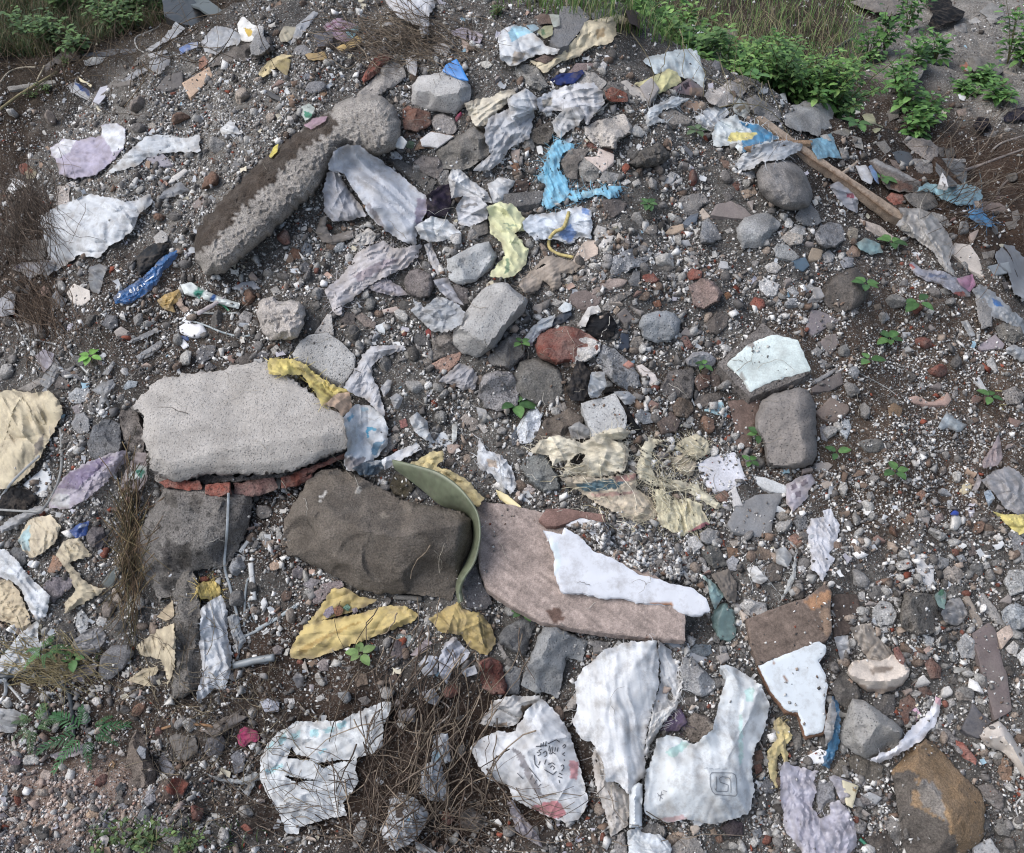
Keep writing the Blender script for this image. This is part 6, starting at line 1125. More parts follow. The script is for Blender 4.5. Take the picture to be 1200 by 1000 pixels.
# ---- L right lower
C('L', '241,490 260,438 320,428 310,403 345,393 387,470 377,532 340,592 362,612 332,662 310,712 288,672 260,655 260,590', 'c9cbd3', n='cloth_rag', l='crumpled white rag standing out on the dark gravel', lm='the white rag', cat='rag', f=(70, 8), a=2.2, puff=2)
C('L', '118,810 150,738 180,658 193,570 158,528 200,558 197,682 172,742', 'bfc3c2', n='plastic_strip', m='film', a=1, f=(-60, 5), fray=.8, l='shredded pale plastic strip above the dark wooden board', cat='plastic strip'); C('L', '105,570 150,560 180,600 160,650 110,630', 'b9bcbd', a=1.2, m='film')
R('L', '158,520 195,498 227,535 207,577 178,562', 'a4745f', n='brick_lump', m='brick'); R('L', '183,450 200,418 242,430 242,482 205,494', '77797c', m='conglomerate'); R('L', '98,420 140,403 167,430 130,447', '958e86'); R('L', '150,460 165,440 180,470 160,485', 'b3b5b9')
C('L', '998,270 1060,228 1120,208 1182,248 1232,300 1232,402 1170,422 1100,392 1058,330', 'aeadb0', n='plastic_bag', l='clear greyish plastic bag at the right edge above a yellow bag', lm='the clear bag', cat='plastic bag', f=(60, 12), a=2.4, puff=3, m='film'); C('L', '1003,190 1050,118 1075,68 1094,170 1070,207 1008,217', 'b3a2a3', a=1.4, m='film', l='pinkish translucent scrap above the clear bag', cat='plastic scrap', f=(-60, 9)); C('L', '963,310 985,238 1002,270 985,312', 'a79fa0', a=.8, m='film'); S('L', '903,320 920,288 967,268 957,312 920,334', 'bcae8d', th=.5, m='paper', n='cardboard_piece', cat='cardboard')
C('L', '1010,320 1040,310 1060,350 1030,385', '9fb2c4', a=1, m='film')
C('L', '1048,405 1100,418 1200,418 1242,440 1202,492 1160,510 1118,470', 'dacb6a', n='plastic_bag', l='yellow plastic bag at the right edge of the heap', cat='plastic bag', a=2, f=(20, 10), puff=1.5)
bot = R('L', '860,485 868,423 880,410 907,423 914,460 890,492', 'd3cfc6', n='plastic_bottle', l='tiny white bottle with a blue cap standing on the gravel', cat='bottle', m='plastic', cuts=0, H=2); R('L', '863,424 866,412 880,400 904,406 902,424', '2a4cae', n='bottle_cap', m='plastic', parent=bot, lift=.8, H=1, cuts=0)
S('L', '710,592 730,586 792,640 794,702 780,752 753,747 738,690 713,650', 'dad7d4', l='tall white shard standing on the right gravel', lm='the tall white shard', th=1)
for p_, c_, m_ in (('823,680 850,643 905,646 930,680 902,714 848,712', 'a0968c', 'conglomerate'), ('525,835 560,793 602,798 637,850 617,897 560,902 528,870', 'afafae', 'stone'), ('506,765 530,728 572,726 580,770 540,802', '6f6d6b', 'stone'), ('838,760 870,723 927,735 922,777 860,787', '757470', 'conglomerate'), ('943,645 975,618 1012,635 1007,682 965,692', '7f7f7e', 'stone'), ('788,635 815,603 862,610 857,647 820,657', '8d8c8b', 'stone'), ('1116,500 1150,488 1232,570 1232,622 1180,627 1138,570', '8c8d90', 'stone'), ('1093,710 1120,658 1182,663 1222,700 1192,752 1128,772', 'b8b8b6', 'conglomerate'), ('978,770 1010,758 1082,850 1122,920 1060,892 1008,830', '94918d', 'concrete'),
                   ('650,440 690,413 717,445 690,470', '7d634f', 'stone'), ('713,330 745,310 770,335 740,357', 'a0694a', 'brick'), ('570,790 595,770 610,795', '8d8b88', 'stone'), ('600,790 640,750 660,780 640,830', 'b6b4b1', 'stone'), ('490,710 515,705 515,745 495,750', 'b3afab', 'stone'), ('460,760 490,750 500,800 470,800', 'c0bdb9', 'stone'), ('690,530 740,470 760,500 730,540', '6f6b67', 'stone'), ('720,560 760,540 790,580 750,590', '57524e', 'stone'), ('780,430 830,410 840,440 800,470', '8d7a74', 'stone'), ('870,570 910,560 900,600 875,600', '6d4336', 'brick'), ('890,600 920,590 940,620 910,630', '8f9194', 'stone'), ('930,540 970,530 985,590 950,600', '7a6d68', 'stone'), ('985,700 1005,695 1010,730 990,735', 'c3beb9', 'stone'), ('1000,640 1020,620 1040,640 1020,660', 'b4b2af', 'stone'), ('1040,620 1080,610 1090,640 1050,645', '87847f', 'stone'), ('690,720 720,710 740,740 700,750', '9b8a80', 'stone'), ('640,690 665,680 675,705 650,712', '99948e', 'stone'), ('540,710 570,700 580,720 550,728', '7d5242', 'brick'), ('590,700 630,695 640,720 600,730', '8c8a87', 'stone'), ('930,400 950,400 945,470 930,470', '65574c', 'wood'), ('960,410 1000,405 1000,435 965,440', '6d6862', 'stone'), ('440,640 480,630 490,660 450,670', '76726e', 'stone'), ('410,600 435,595 440,620 415,625', 'c8c5c1', 'stone'), ('200,645 230,640 240,670 210,680', 'dbd9d6', 'stone'), ('850,360 870,355 880,400 855,400', 'c2c3c4', 'stone')):
    R('L', p_, c_, m=m_)
R('L', '648,840 665,758 800,763 814,860 802,932 720,947 653,910', '756f67', l='square pebbly grey block half sunk in the right rubble', lm='the pebbly square block', m='conglomerate', H=5, cuts=2)
S('L', '920,777 945,766 1007,890 985,917', '968a7d', n='wood_stick', m='wood', th=1.5, cat='stick', grain=60, l='short pale stick beside the pebbly square block'); C('L', '823,850 860,788 910,778 942,850 902,902 848,892', 'a2a2a4', n='plastic_bag', cat='plastic bag', m='film', a=2, puff=1.5, l='clear plastic pouch below the pebbly square block')
R('L', '1083,840 1140,798 1212,830 1212,902 1140,932 1098,892', 'b4b8ba', m='conglomerate', lump=2, H=3, n='plaster_lump', l='white crumbling plaster patch at the right edge')
C('L', '795,770 830,740 850,760 840,830 815,820', '9fc4b8', n='plastic_scrap', m='film', a=1, pa=[('3f8f6a', '810,750 840,742 845,765 815,770')])
# ---- P
C('P', '428,20 520,-2 547,60 602,110 652,180 590,182 518,167 468,100', 'b0a599', n='plastic_film', l='cream translucent film hanging over the ceramic bowl shard', cat='plastic film', m='film', f=(55, 12), a=1.6, puff=2); C('P', '360,62 420,52 432,132 390,162', 'c6cad0', a=1.6, m='film')
R('P', '412,215,2 440,168,2 500,158,2 560,163,2 620,138,2 662,175,3 694,205,3 682,237,1 652,277,0 580,307,0 500,297,0 448,262,0', 'dccdbd', n='ceramic_bowl_shard', l='cream ceramic bowl shard with soil inside', lm='the ceramic bowl shard', m='tile', cat='bowl', inn='420,222,4 560,268,5 680,225,5 560,200,3 640,190,3 480,200,3', ed=[(12, 13), (13, 14)], lump=.1, depth=6, pa=[('8a7a6b', '520,205 560,185 620,190 625,208 560,215 530,222'), ('9a8776', '412,228 450,262 560,292 650,268 690,225 680,290 580,320 440,290')])
S('P', '960,45 1030,-2 1062,30 1087,160 1112,230 1132,380 1060,422 1033,330 1008,240 983,140', '6d605f', n='slate_shard', l='long mauve brown slate strip on the right lower rubble', lm='the long slate strip', cat='slate', th=2); S('P', '1063,45 1120,3 1140,50 1090,112', 'bda999', n='wood_block', m='wood', th=3, cat='wood', l='small pale wood block beside the long slate strip')
R('P', '993,490,0 1020,453,0 1080,423,0 1112,460,0 1152,520,0 1202,580,0 1232,640,0 1232,702,0 1190,682,0 1140,612,0 1085,552,0 1040,547,0 1003,515,0', 'c9bfb4', n='pipe_piece', l='stained white pipe piece at the right lower edge', lm='the white pipe piece', m='plastic', cat='pipe', inn='1040,500,4 1095,490,4.5 1150,565,4.5 1210,650,4', ed=[(13, 14), (14, 15), (15, 16)], lump=.5, depth=5, pa=[('9d938a', '1000,490 1040,500 1050,540 1005,520')])
S('P', '913,460 950,383 960,343 987,380 1042,430 992,502 938,482', '454750', n='slate_shard', cat='slate', th=2, l='dark blue grey triangular slate below the long slate strip')
bs2 = R('P', '788,455 840,458 902,500 987,600 977,622 940,607 878,552 818,490', '928d8a', n='brick_shard', l='narrow mortar covered brick shard beside the ochre boulder', cat='brick', m='conglomerate', H=3, cuts=2); R('P', '888,510 920,518 982,590 977,617 930,592 888,547', '964f3f', n='brick_face', m='brick', parent=bs2, st=1, H=1.2)
C('P', '513,592 560,568 620,548 660,498 700,448 760,398 790,358 800,318 827,328 822,382 802,442 740,512 640,572 560,609', 'd8dae2', n='foam_rind', l='curved white foam rind under the corner concrete block', lm='the curved rind', cat='foam', m='laminate', f=(-40, 20), a=.8, puff=2, fray=.3, pa=[('cf9fae', '800,318 827,328 822,360 800,350')]); S('P', '683,365 710,358 742,400 715,427', 'd2a8bc', th=.8, m='plastic', n='plastic_shard')
C('P', '318,580 350,478 353,318 377,340 387,430 382,532 340,632 308,620', '3577a2', n='plastic_film', l='dark blue film folded beside the white laminated board', cat='plastic film', m='film', f=(80, 7), a=1.6); C('P', '318,450 345,348 360,328 372,400 352,502 323,542', 'aaabad', a=1, m='film'); S('P', '213,595 300,546 332,560 330,612 270,610', 'dedfe1', n='paper_scrap', th=.4, m='paper', cat='paper', l='white triangle of card above the lilac film bag')
for p_, c_, m_ in (('348,270 400,208 462,270 482,322 420,377 368,340', '5b5753', 'stone'), ('526,345 580,308 627,310 624,382 590,407 538,370', '66625f', 'stone'), ('628,400 650,338 690,308 732,360 692,382 682,442 640,442', '754a38', 'brick'), ('748,165 785,148 827,200 822,242 780,247', '77493a', 'brick'), ('890,95 930,43 972,75 984,120 967,157 913,152', 'bebdbb', 'stone'), ('746,70 770,55 797,70 787,97 753,92', 'cac9c6', 'stone'), ('798,85 825,53 857,85 847,117 808,107', 'cbc7c0', 'stone'), ('883,310 905,278 957,290 957,342 898,337', '918880', 'stone'), ('968,340 985,316 1022,325 1017,362', 'b3aea6', 'stone'), ('1103,110 1140,78 1167,100 1152,142 1118,132', 'cdc6be', 'stone'), ('1153,140 1185,108 1222,120 1222,192 1173,187', 'c9c7c3', 'stone'), ('1068,650 1090,583 1132,610 1137,682 1100,692', '8d6b51', 'stone'), ('983,710 1040,698 1102,750 1092,822 1028,782', '736c68', 'stone'), ('1048,870 1080,848 1132,890 1122,932 1068,922', '7f7d79', 'stone'), ('418,590 470,568 572,620 572,672 515,697 438,640', '5e584f', 'stone'), ('348,640 390,593 422,610 402,672 365,672', '746e64', 'stone'), ('453,760 480,743 550,733 574,760 540,792 478,797', '8a8381', 'stone'), ('573,855 620,833 664,870 652,962 608,962 598,910', '928e8a', 'stone'), ('438,865 470,848 505,870 492,922 443,907', '969290', 'stone'), ('441,825 460,798 492,810 497,847 458,852', '83807d', 'stone'), ('498,940 540,903 612,930 642,1002 558,1012', '514a45', 'stone'),
                   ('36,710 65,666 107,700 102,742 58,740', '77777a', 'stone'), ('18,770 60,736 99,760 87,807 28,807', '63605d', 'stone'), ('-2,590 30,558 52,600 42,642 -2,632', '715d52', 'stone'), ('600,50 650,80 680,110 640,100', '6d675f', 'wood'), ('660,270 700,290 730,330 690,310', '8b8580', 'stone'), ('690,240 740,250 770,270 740,290', '9a958d', 'stone'), ('720,280 760,270 790,310 750,330', '5d3a30', 'brick'), ('840,340 880,325 890,355 850,380', 'a6a3a0', 'stone'), ('845,400 880,390 895,425 860,450', '7d828a', 'stone'), ('870,370 900,370 905,400 880,405', '7a756f', 'stone'), ('910,200 950,190 960,225 920,230', '85827d', 'stone'), ('860,240 890,235 900,265 870,270', '6a6560', 'stone'), ('700,130 735,120 740,155 705,160', '8b5d4e', 'brick'), ('560,20 590,15 600,40 570,45', 'c7c5c3', 'stone'), ('860,130 885,120 890,160 865,160', 'b9b6b1', 'stone'), ('700,65 720,55 730,80 705,90', 'c9c6c2', 'stone'), ('40,480 90,450 90,500 50,540', '63605d', 'stone'), ('170,460 220,480 225,540 190,560', '77736e', 'stone'), ('40,640 60,640 60,660 45,665', 'a08a72', 'stone'), ('1000,850 1040,860 1030,900 1000,890', '6d6a66', 'stone'), ('1010,760 1060,770 1050,790', '8e8984', 'stone'), ('660,900 680,880 690,930 665,940', '827d77', 'stone'), ('1130,460 1170,460 1175,490 1140,490', 'b8bcc0', 'stone'), ('520,800 560,800 560,840 530,840', '77726c', 'stone')):
    R('P', p_, c_, m=m_)
S('P', '620,110 640,103 670,160 662,192 640,167', '85483f', n='roof_tile_shard', m='brick', th=1.2, cat='tile shard'); S('P', '960,970 1040,933 1082,1000 1042,1042 978,1032', 'b3b3b3', th=2, m='concrete', n='concrete_shard', cat='concrete piece')
C('P', '70,560 110,500 95,440 118,408 165,450 180,500 152,532 165,602 145,612 130,562 112,602 115,722 83,680', 'd9c687', n='cloth_rag', l='ragged yellow cloth strip beside the logo sack', cat='rag', f=(80, 8), a=1.6, fray=.5)
C('P', '128,620 150,598 180,618 292,645 272,682 285,732 262,792 300,852 342,832 345,780 380,768 412,800 447,862 462,952 430,1012 380,1042 250,1042 200,962 148,902 128,760', 'c6c4d4', n='plastic_bag', l='lilac white film bag torn open over a grey stone', lm='the lilac film bag', cat='plastic bag', m='film', f=(70, 11), a=2.6, puff=2, fray=.3)
R('P', '278,730 300,678 360,678 372,770 340,822 298,842', '94959b', H=3, st=.2); C('P', '335,670 360,660 440,690 445,760 400,790 380,760 360,700', 'c0becb', m='film', a=1.2, n='plastic_film'); S('P', '395,680 467,708 442,802 415,790', 'cfc6a6', n='cardboard_piece', th=.4, m='paper', cat='cardboard', l='cream printed card in the lilac film bag', pa=[('8f7a55', '440,710 460,715 455,735 438,730')])
W('P', '472,938 500,965 525,1005', '2f8a6a', 4, n='plastic_strip', l='green plastic strip near the lower edge', cat='plastic strip', m='plastic'); W('P', '1185,745 1150,790 1160,840 1192,880', 'bfbfbf', 2, n='plastic_string', l='white cord curl at the lower right edge', cat='cord'); W('P', '72,945 95,890 127,808', 'b9b4af', 4, n='plastic_strip', l='pale strip beside the lilac film bag', cat='plastic strip')
# ---- N / O bottom centre
R('N', '963,165 1010,148 1062,165 1092,280 1087,312 1030,314 983,285 968,220', '78362a', n='brick', m='brick', l='red brick stub standing beside the grey pavers', lm='the red brick stub', H=6, cuts=2)
R('O', '-32,230 0,178 42,200 32,312 -22,312', '777a7e'); R('O', '728,200 740,148 790,158 882,260 887,290 830,324 748,290', 'acadaf', l='long pale grey stone between two white sacks', H=5); S('O', '658,82 700,83 847,150 842,174 800,172 738,130', '90959c', n='metal_strip', th=.6, m='plastic', cat='metal strip', l='bent grey metal strip under the end of the pinkish board'); R('O', '763,125 800,90 864,95 867,132 830,150', '616f7a'); R('O', '728,440 790,393 862,410 882,460 832,512 778,520', '746960', m='conglomerate'); C('O', '638,470 680,398 730,368 762,430 720,472', '54485f', n='cloth_rag', cat='rag', m='rag', a=1.6, f=(-40, 5), fray=.8, l='dark violet frayed rag between two white sacks')
for p_, c_ in (('548,905 600,863 662,880 674,920 615,964', '938f8b'), ('688,975 740,928 800,928 837,1000 800,1042 700,1042', '96908a'), ('688,915 740,898 764,915 720,942', 'ab9480'), ('908,890 950,848 1002,870 1002,922 940,932', '4d4147'), ('438,915 490,908 502,1000 450,1042', '8f8b89'), ('840,420 880,440 890,470 860,460', '857d74'), ('900,960 940,940 960,970 920,990', '6f6a64'), ('1040,900 1080,890 1090,930 1050,940', '8f9296'), ('880,930 910,920 920,950 890,960', '7d5a45'), ('860,900 880,890 890,915 865,920', 'a38d78'), ('770,880 800,870 810,890 780,900', '77716b'), ('680,880 710,870 720,890 690,900', '6d6862'), ('900,100 930,100 935,140 905,150', '9c9a98'), ('1050,560 1080,550 1095,590 1060,600', '74523f'), ('1050,620 1080,610 1090,640 1060,660', '6a3c2c'), ('880,40 905,60 900,90 870,80', '6d6a66'), ('770,60 800,70 790,90', 'b5b2ae'), ('975,185 990,180 1012,205 1000,215', 'd3d1ce'), ('740,330 790,320 800,350 750,360', '77706a'), ('800,340 850,345 840,385 800,380', '6a6560'), ('620,960 640,950 650,980 625,990', '89847e')):
    R('O', p_, c_)
C('O', '-142,440 -80,338 0,316 122,318 132,337 60,372 30,432 0,452 -62,452', 'c5c5c5', n='woven_sack', l='rear flap of the black printed sack covered in dry stems', cat='sack', f=(10, 12), a=2, puff=2, pa=[('7d6a58', '40,360 110,350 90,400 45,420'), ('8f7d6b', '-80,440 -20,430 -20,450 -70,455')])
ps = C('O', '-182,540 -130,498 -60,468 0,478 40,428 70,368 130,328 202,400 252,480 287,600 312,690 332,780 312,822 280,862 230,867 160,842 80,802 0,762 -20,702 -100,682 -152,612', 'd3d6da', n='cement_sack', l='stuffed white sack with black and red print under dry stems', lm='the black printed sack', cat='sack', f=(52, 24), a=1.4, puff=8, sp=1.8, pa=[('d0969a', '250,600 290,602 284,682 254,672'), ('c98089', '80,802 140,778 200,768 242,832 180,852'), ('8f8d92', '0,540 40,560 140,760 100,740')])
K(ps, 'd', ['340,310 335,360', '370,300 360,350', '400,290 390,350', '280,350 410,340', '290,420 330,410 340,440 300,460', '310,400 350,380', '360,430 400,400 410,450 380,470', '440,340 430,400', '460,360 440,440', '480,350 470,420', '510,360 500,410', '540,360 530,410', '450,440 480,420 510,440', '400,500 380,560', '420,560 470,540 500,560', '450,600 470,570 500,600 480,620', '260,450 270,560 310,600', '330,520 310,570', '590,350 620,320 630,350 600,370', '620,420 590,440 620,460', '610,500 615,520', '570,580 600,560 610,600 580,640', '550,660 590,680', '540,700 590,720', '550,740 560,780', '420,320 520,270 560,300', '520,640 480,680 380,620'], '45474d', 1.0, 'printed_lettering')
K(ps, 'd', ['200,600 330,760', '240,680 210,740', '290,740 260,790', '340,790 310,820', '60,660 130,730'], '55565c', .9, 'printed_lettering')
C('O', '348,580 360,538 402,610 442,690 512,750 502,882 430,927 398,802 368,730', 'bfbab5', n='woven_sack', l='dirty lower tail of the big frayed sack', cat='sack', f=(80, 10), a=2.4, puff=4, fray=.8)
C('O', '500,905 550,883 562,908 640,918 692,960 692,1042 508,1042', 'ced5db', n='plastic_bag', l='white bag bottom at the lower edge below the split pipe', cat='plastic bag', a=1.6, puff=3, f=(20, 14))
bfs = C('O', '273,260 310,198 400,118 500,83 626,76 640,180 638,270 610,360 604,400 590,450 575,560 582,662 545,692 505,747 460,692 408,692 393,600 348,520 298,502 258,430 283,380', 'd6d9dc', n='woven_sack', l='big bulging white sack with a frayed rim', lm='the big frayed sack', cat='sack', f=(82, 24), a=1.0, puff=12, fray=.45, crum=.25)
C('O', '632,76 692,120 727,190 732,270 702,360 652,422 612,500 596,470 606,400 614,360 642,270 644,180', 'c6c9cd', n='sack_fold', f=(70, 14), a=1.6, puff=4, crum=.2, parent=bfs, lift=-2, fray=.45)
C('O', '606,398 652,380 700,350 728,270 740,230 738,290 712,372 660,432 600,530 585,600 575,560', 'dcdcda', n='frayed_hem', f=(-50, 6), a=1.2, parent=bfs, fray=1.2, lift=.4)
R('O', '510,715,0 550,693,0 567,700,0 564,882,0 508,892,0', 'cfd5d9', n='pipe_piece', l='split white plastic pipe below the big frayed sack', cat='pipe', m='plastic', inn='530,720,2 532,880,2', ed=[(5, 6)], lift=3, lump=.1, rough=.4)
ls = C('O', '578,660 610,588 628,500 700,488 790,527 872,460 887,395 912,290 932,240 900,188 930,178 1000,213 1080,268 1117,350 1107,422 1082,502 1052,542 1042,640 1052,732 1032,822 960,852 870,877 760,852 680,867 610,852 573,820', 'd3d9dc', n='cement_sack', l='flat white sack printed with a grey square standards emblem', lm='the logo sack', cat='sack', f=(75, 34), a=1.1, puff=5.5, crum=.5, sp=2, pa=[('a9cfcc', '665,560 740,512 770,530 700,590'), ('bddad6', '985,400 1000,398 1003,600 985,612'), ('b5d6d2', '1010,290 1050,280 1050,340 1015,340'), ('c7a9ac', '640,850 740,835 760,852 680,867')])
emb = K(ls, 'e', ['665,262 685,236 905,240 940,262 952,310 958,470 940,492 720,472 690,440 668,380 665,262'], '84898f', .95, 'emblem_border')
K(emb, 'e', ['735,280 738,400 730,440', '718,405 735,438 858,440 862,370 775,340 768,295 800,280 870,290 888,320 892,455'], '84898f', .95, 'emblem_sign')
K(ls, 'e', ['600,190 640,182', '655,195 690,190 700,205', '715,198 770,192', '790,200 850,198', '770,515 830,525', '850,545 885,540'], 'aab0b5', .7, 'small_lettering')
K(ls, 'e', ['95,460 150,520', '140,440 120,540', '100,490 160,470', '160,430 200,440'], '77797e', .7, 'pen_scribble')
C('N', '703,180 740,138 790,148 787,222 730,232', 'bdc2cc', a=1.4); C('N', '788,170 820,88 860,58 932,130 902,172 850,202 830,267 798,230', 'c4c8d4', n='plastic_scrap', a=1.8, l='bluish white rag under twigs below the long yellow sheet', cat='plastic scrap'); C('N', '888,210 950,183 962,220 910,237', 'a5a9b2', a=1.2); C('N', '718,300 770,283 802,330 782,362 738,342', 'b2b4bb', a=1.2); C('N', '618,380 690,368 692,432 618,422', '939093', a=1.2)
C('N', '708,740 718,620 762,600 763,558 770,488 832,478 847,602 802,617 832,702 822,772 760,772', 'c1c8d0', n='woven_sack', l='narrow white sack showing through the dry stems', cat='sack', f=(70, 10), a=2, puff=3, pa=[('9fc0d0', '765,560 800,545 800,590 770,600')]); C('N', '538,900 570,848 580,768 620,733 690,758 752,830 722,902 680,952 600,992 558,952', 'b5b9be', n='woven_sack', l='half buried white sack with a hole among the dry stems', cat='sack', f=(40, 12), a=2.2, puff=4, pa=[('7fb0d0', '645,850 670,845 665,870'), ('564a42', '600,790 640,780 640,840 610,850')])
C('N', '888,820 930,798 1002,850 962,912 888,882', '7c7571', a=1.6, m='film'); C('N', '690,950 720,958 792,1000 700,1012', 'b9bab9', a=1); C('O', '-22,780 0,768 62,860 102,900 132,972 88,952 18,902', '98939c', m='film', a=1.4, f=(50, 9))
fs = C('N', '18,600 40,538 90,478 180,428 370,426 420,398 545,343 592,343 577,400 552,450 547,540 500,572 440,582 430,642 447,682 440,702 375,782 397,837 300,852 190,887 185,922 130,912 98,822 48,742 18,682', 'd9dee1', n='cement_sack', l='torn flat white sack with faint teal print on the dark soil', lm='the teal printed sack', cat='sack', f=(25, 20), a=2, puff=2.5, crum=.55, sp=2, holes=['135,588 155,538 170,570 235,584 232,598 180,592', '250,612 300,604 360,594 430,596 360,606 310,622 290,634 280,618', '112,660 190,674 260,684 190,690 180,712 172,690'],
  pa=[('a5d0d6', '45,545 70,510 80,520 55,560'), ('a5d0d6', '95,495 130,470 135,500 100,540'), ('a9d3d9', '150,480 190,470 190,500 155,510'), ('a5d0d6', '230,470 270,460 270,495 235,495'), ('a5d0d6', '290,460 340,450 335,475 300,485'), ('9fcdd6', '350,440 395,420 385,450 360,460'), ('b5d8dc', '50,640 110,610 120,625 60,655')])
K(fs, 'f', ['490,340 500,360 520,330', '525,350 520,320 550,320', '60,490 90,480 80,500 110,495', '120,480 150,465 145,485', '160,470 190,450 200,460'], '9ccbd5', 1.3, 'printed_lettering')
S('N', '603,65 640,33 692,70 665,107', '77898a', n='glass_shard', th=.6, m='plastic', cat='glass', l='dull teal glass shard under the long yellow sheet'); C('N', '668,140 740,68 767,90 700,142', 'a2959d', m='film', a=1)
for p_, c_ in (('428,250 445,220 480,223 487,267 438,279', '84705f'), ('568,260 600,208 632,250 620,282', '57463d'), ('583,110 610,68 652,100 642,152 588,152', '6d6266'), ('263,180 290,153 322,160 312,207 278,212', '968b8a'), ('258,325 290,306 302,330 270,342', 'b7b4b1'), ('18,345 50,328 102,345 97,387 38,387', 'c1c5d2'), ('70,110 95,95 120,110 110,135 80,140', '837a7b'), ('440,330 480,315 500,340 470,365', '6a6664'), ('230,270 250,265 250,300 232,300', 'a39b9e'), ('285,240 305,230 312,270 290,272', '77757a'), ('120,330 140,325 140,350 122,350', 'b5b0ac'), ('140,330 165,328 170,350 145,355', 'c3c0be')):
    R('N', p_, c_)
C('N', '158,240 180,208 207,230 207,272 180,287', '7d7d81', m='film', a=1); S('N', '-2,175 20,143 82,146 50,177', '76818b', n='slate_shard', th=1, cat='slate')
W('O', '350,1000 400,900 440,885', 'bdb8b2', 3, n='plastic_strip', l='pale strip beneath the dirty sack tail', cat='plastic strip'); W('N', '740,490 780,450 840,400 835,365 800,340', 'b5aaa0', 1.8, n='plastic_string', l='pale curled cord among the dry stems', cat='cord', arch=3)
# strips and pipe by the tall stone
W('I', '992,325 985,500 975,640 1000,740 1030,860 1047,960', 'b2bbc0', 3.2, n='plastic_strip', l='long pale plastic strip hanging down from the broken slab', cat='plastic strip', lift=.6, flat=.2); W('I', '1060,905 1065,760 1077,695', 'a9b2b6', 2.6, n='plastic_strip'); W('I', '1075,800 1112,890', 'a9b2b6', 2.4, n='plastic_strip'); W('I', '1192,868 1120,920 1050,960 1030,1045', 'b2b9bd', 3.4, n='plastic_strip', l='pale strip reaching the knot below the folded white sack', cat='plastic strip')
C('I', '985,860 1020,850 1050,930 1070,960 1040,1010 1010,960', 'b4bbc1', n='plastic_scrap', m='film', a=1.6, f=(60, 5), l='knotted bundle of pale strips beside the folded white sack', cat='plastic scrap')
W('I', '1040,582 1098,508', 'cfd0ce', 5, n='foam_stick', l='slanted white stick on the dark soil beside the boulder', cat='stick', m='plastic', straight=True); W('I', '1088,628 1102,790', 'cfd0ce', 6.5, n='foam_stick', l='upright white stick below the printed label', cat='stick', m='plastic', straight=True); pl_ = S('I', '1018,650 1030,588 1067,603 1045,662', 'c8c8c6', n='paper_label', th=.3, m='paper', l='small printed paper label on the soil between white sticks', cat='label', pa=[('6d6d6d', '1030,605 1040,605 1036,625 1028,622'), ('6d6d6d', '1042,625 1052,628 1046,645 1038,642')])
W('M', '1012,188 1100,165 1190,150', '7f878c', 9, n='pipe_piece', l='grey plastic pipe lying on the soil below the big brown boulder', cat='pipe', m='plastic', flat=.9, straight=True); S('I', '1130,800 1145,778 1160,800 1140,838', 'd1d2d3')
W('I', '-20,397 60,402 130,405 180,400 230,330 262,240 268,150 262,40', 'a7a8a6', 3, n='plastic_strip', l='grey plastic strip curving past the lilac bag', cat='plastic strip', arch=1); W('I', '0,352 60,270 172,163', 'b5b9bb', 3, n='plastic_strip', l='pale straight strip over the black mesh', cat='plastic strip', arch=1); W('I', '215,395 260,430 320,468', 'a5a39d', 4, n='plastic_strip')
W('M', '-12,235 100,230 225,240 290,290 312,380 320,492', '43484b', 5, n='rubber_hose', l='black hose bending down beside the long leaved weed', cat='hose', m='plastic', flat=.8); W('M', '690,465 780,440 900,445 922,456', '96724f', 3.2, n='twig', l='brown bent twig over the pebble crusted rock', cat='twig', m='straw'); W('M', '-5,225 20,250 105,350', 'c2c4c4', 3, n='plastic_strip'); W('M', '20,230 25,300 0,350', 'c5c9cc', 4, n='plastic_strip')
W('i', '0,530 60,460 150,432 240,432', 'a59a86', 2, n='twig', l='long pale twig at the grassy edge of the heap', cat='twig', m='straw', arch=3); W('i', '0,700 120,610 250,530 370,460', '8f8460', 3, n='twig', l='thick straw coloured stalk at the grassy edge', cat='twig', m='straw', arch=4); W('i', '235,520 260,470 285,420', 'b3a68b', 2, n='twig', cat='twig', m='straw', arch=3)
W('B', '595,215 640,175 665,150', 'c3c0bb', 2.2, n='plastic_strip', m='plastic', l='white bent strip below the drooping white bag', cat='plastic strip', arch=2); W('B', '320,250 400,300 470,230 480,180', '6d6355', 1.6, n='wire_loop', l='rusty wire loop beside the mustard rag', cat='wire', m='straw', arch=2); W('C', '355,495 400,465 420,445', 'c9c6bd', 1.6, n='plastic_strip', arch=2)
W('D', '415,20 470,70 520,85', '9d968b', 1.5, n='twig', cat='twig', m='straw'); W('D', '395,755 430,730 470,700', 'b5a18c', 4, n='wood_stick', m='wood', cat='stick', l='short pale stick leaning on the wooden plank', straight=True)
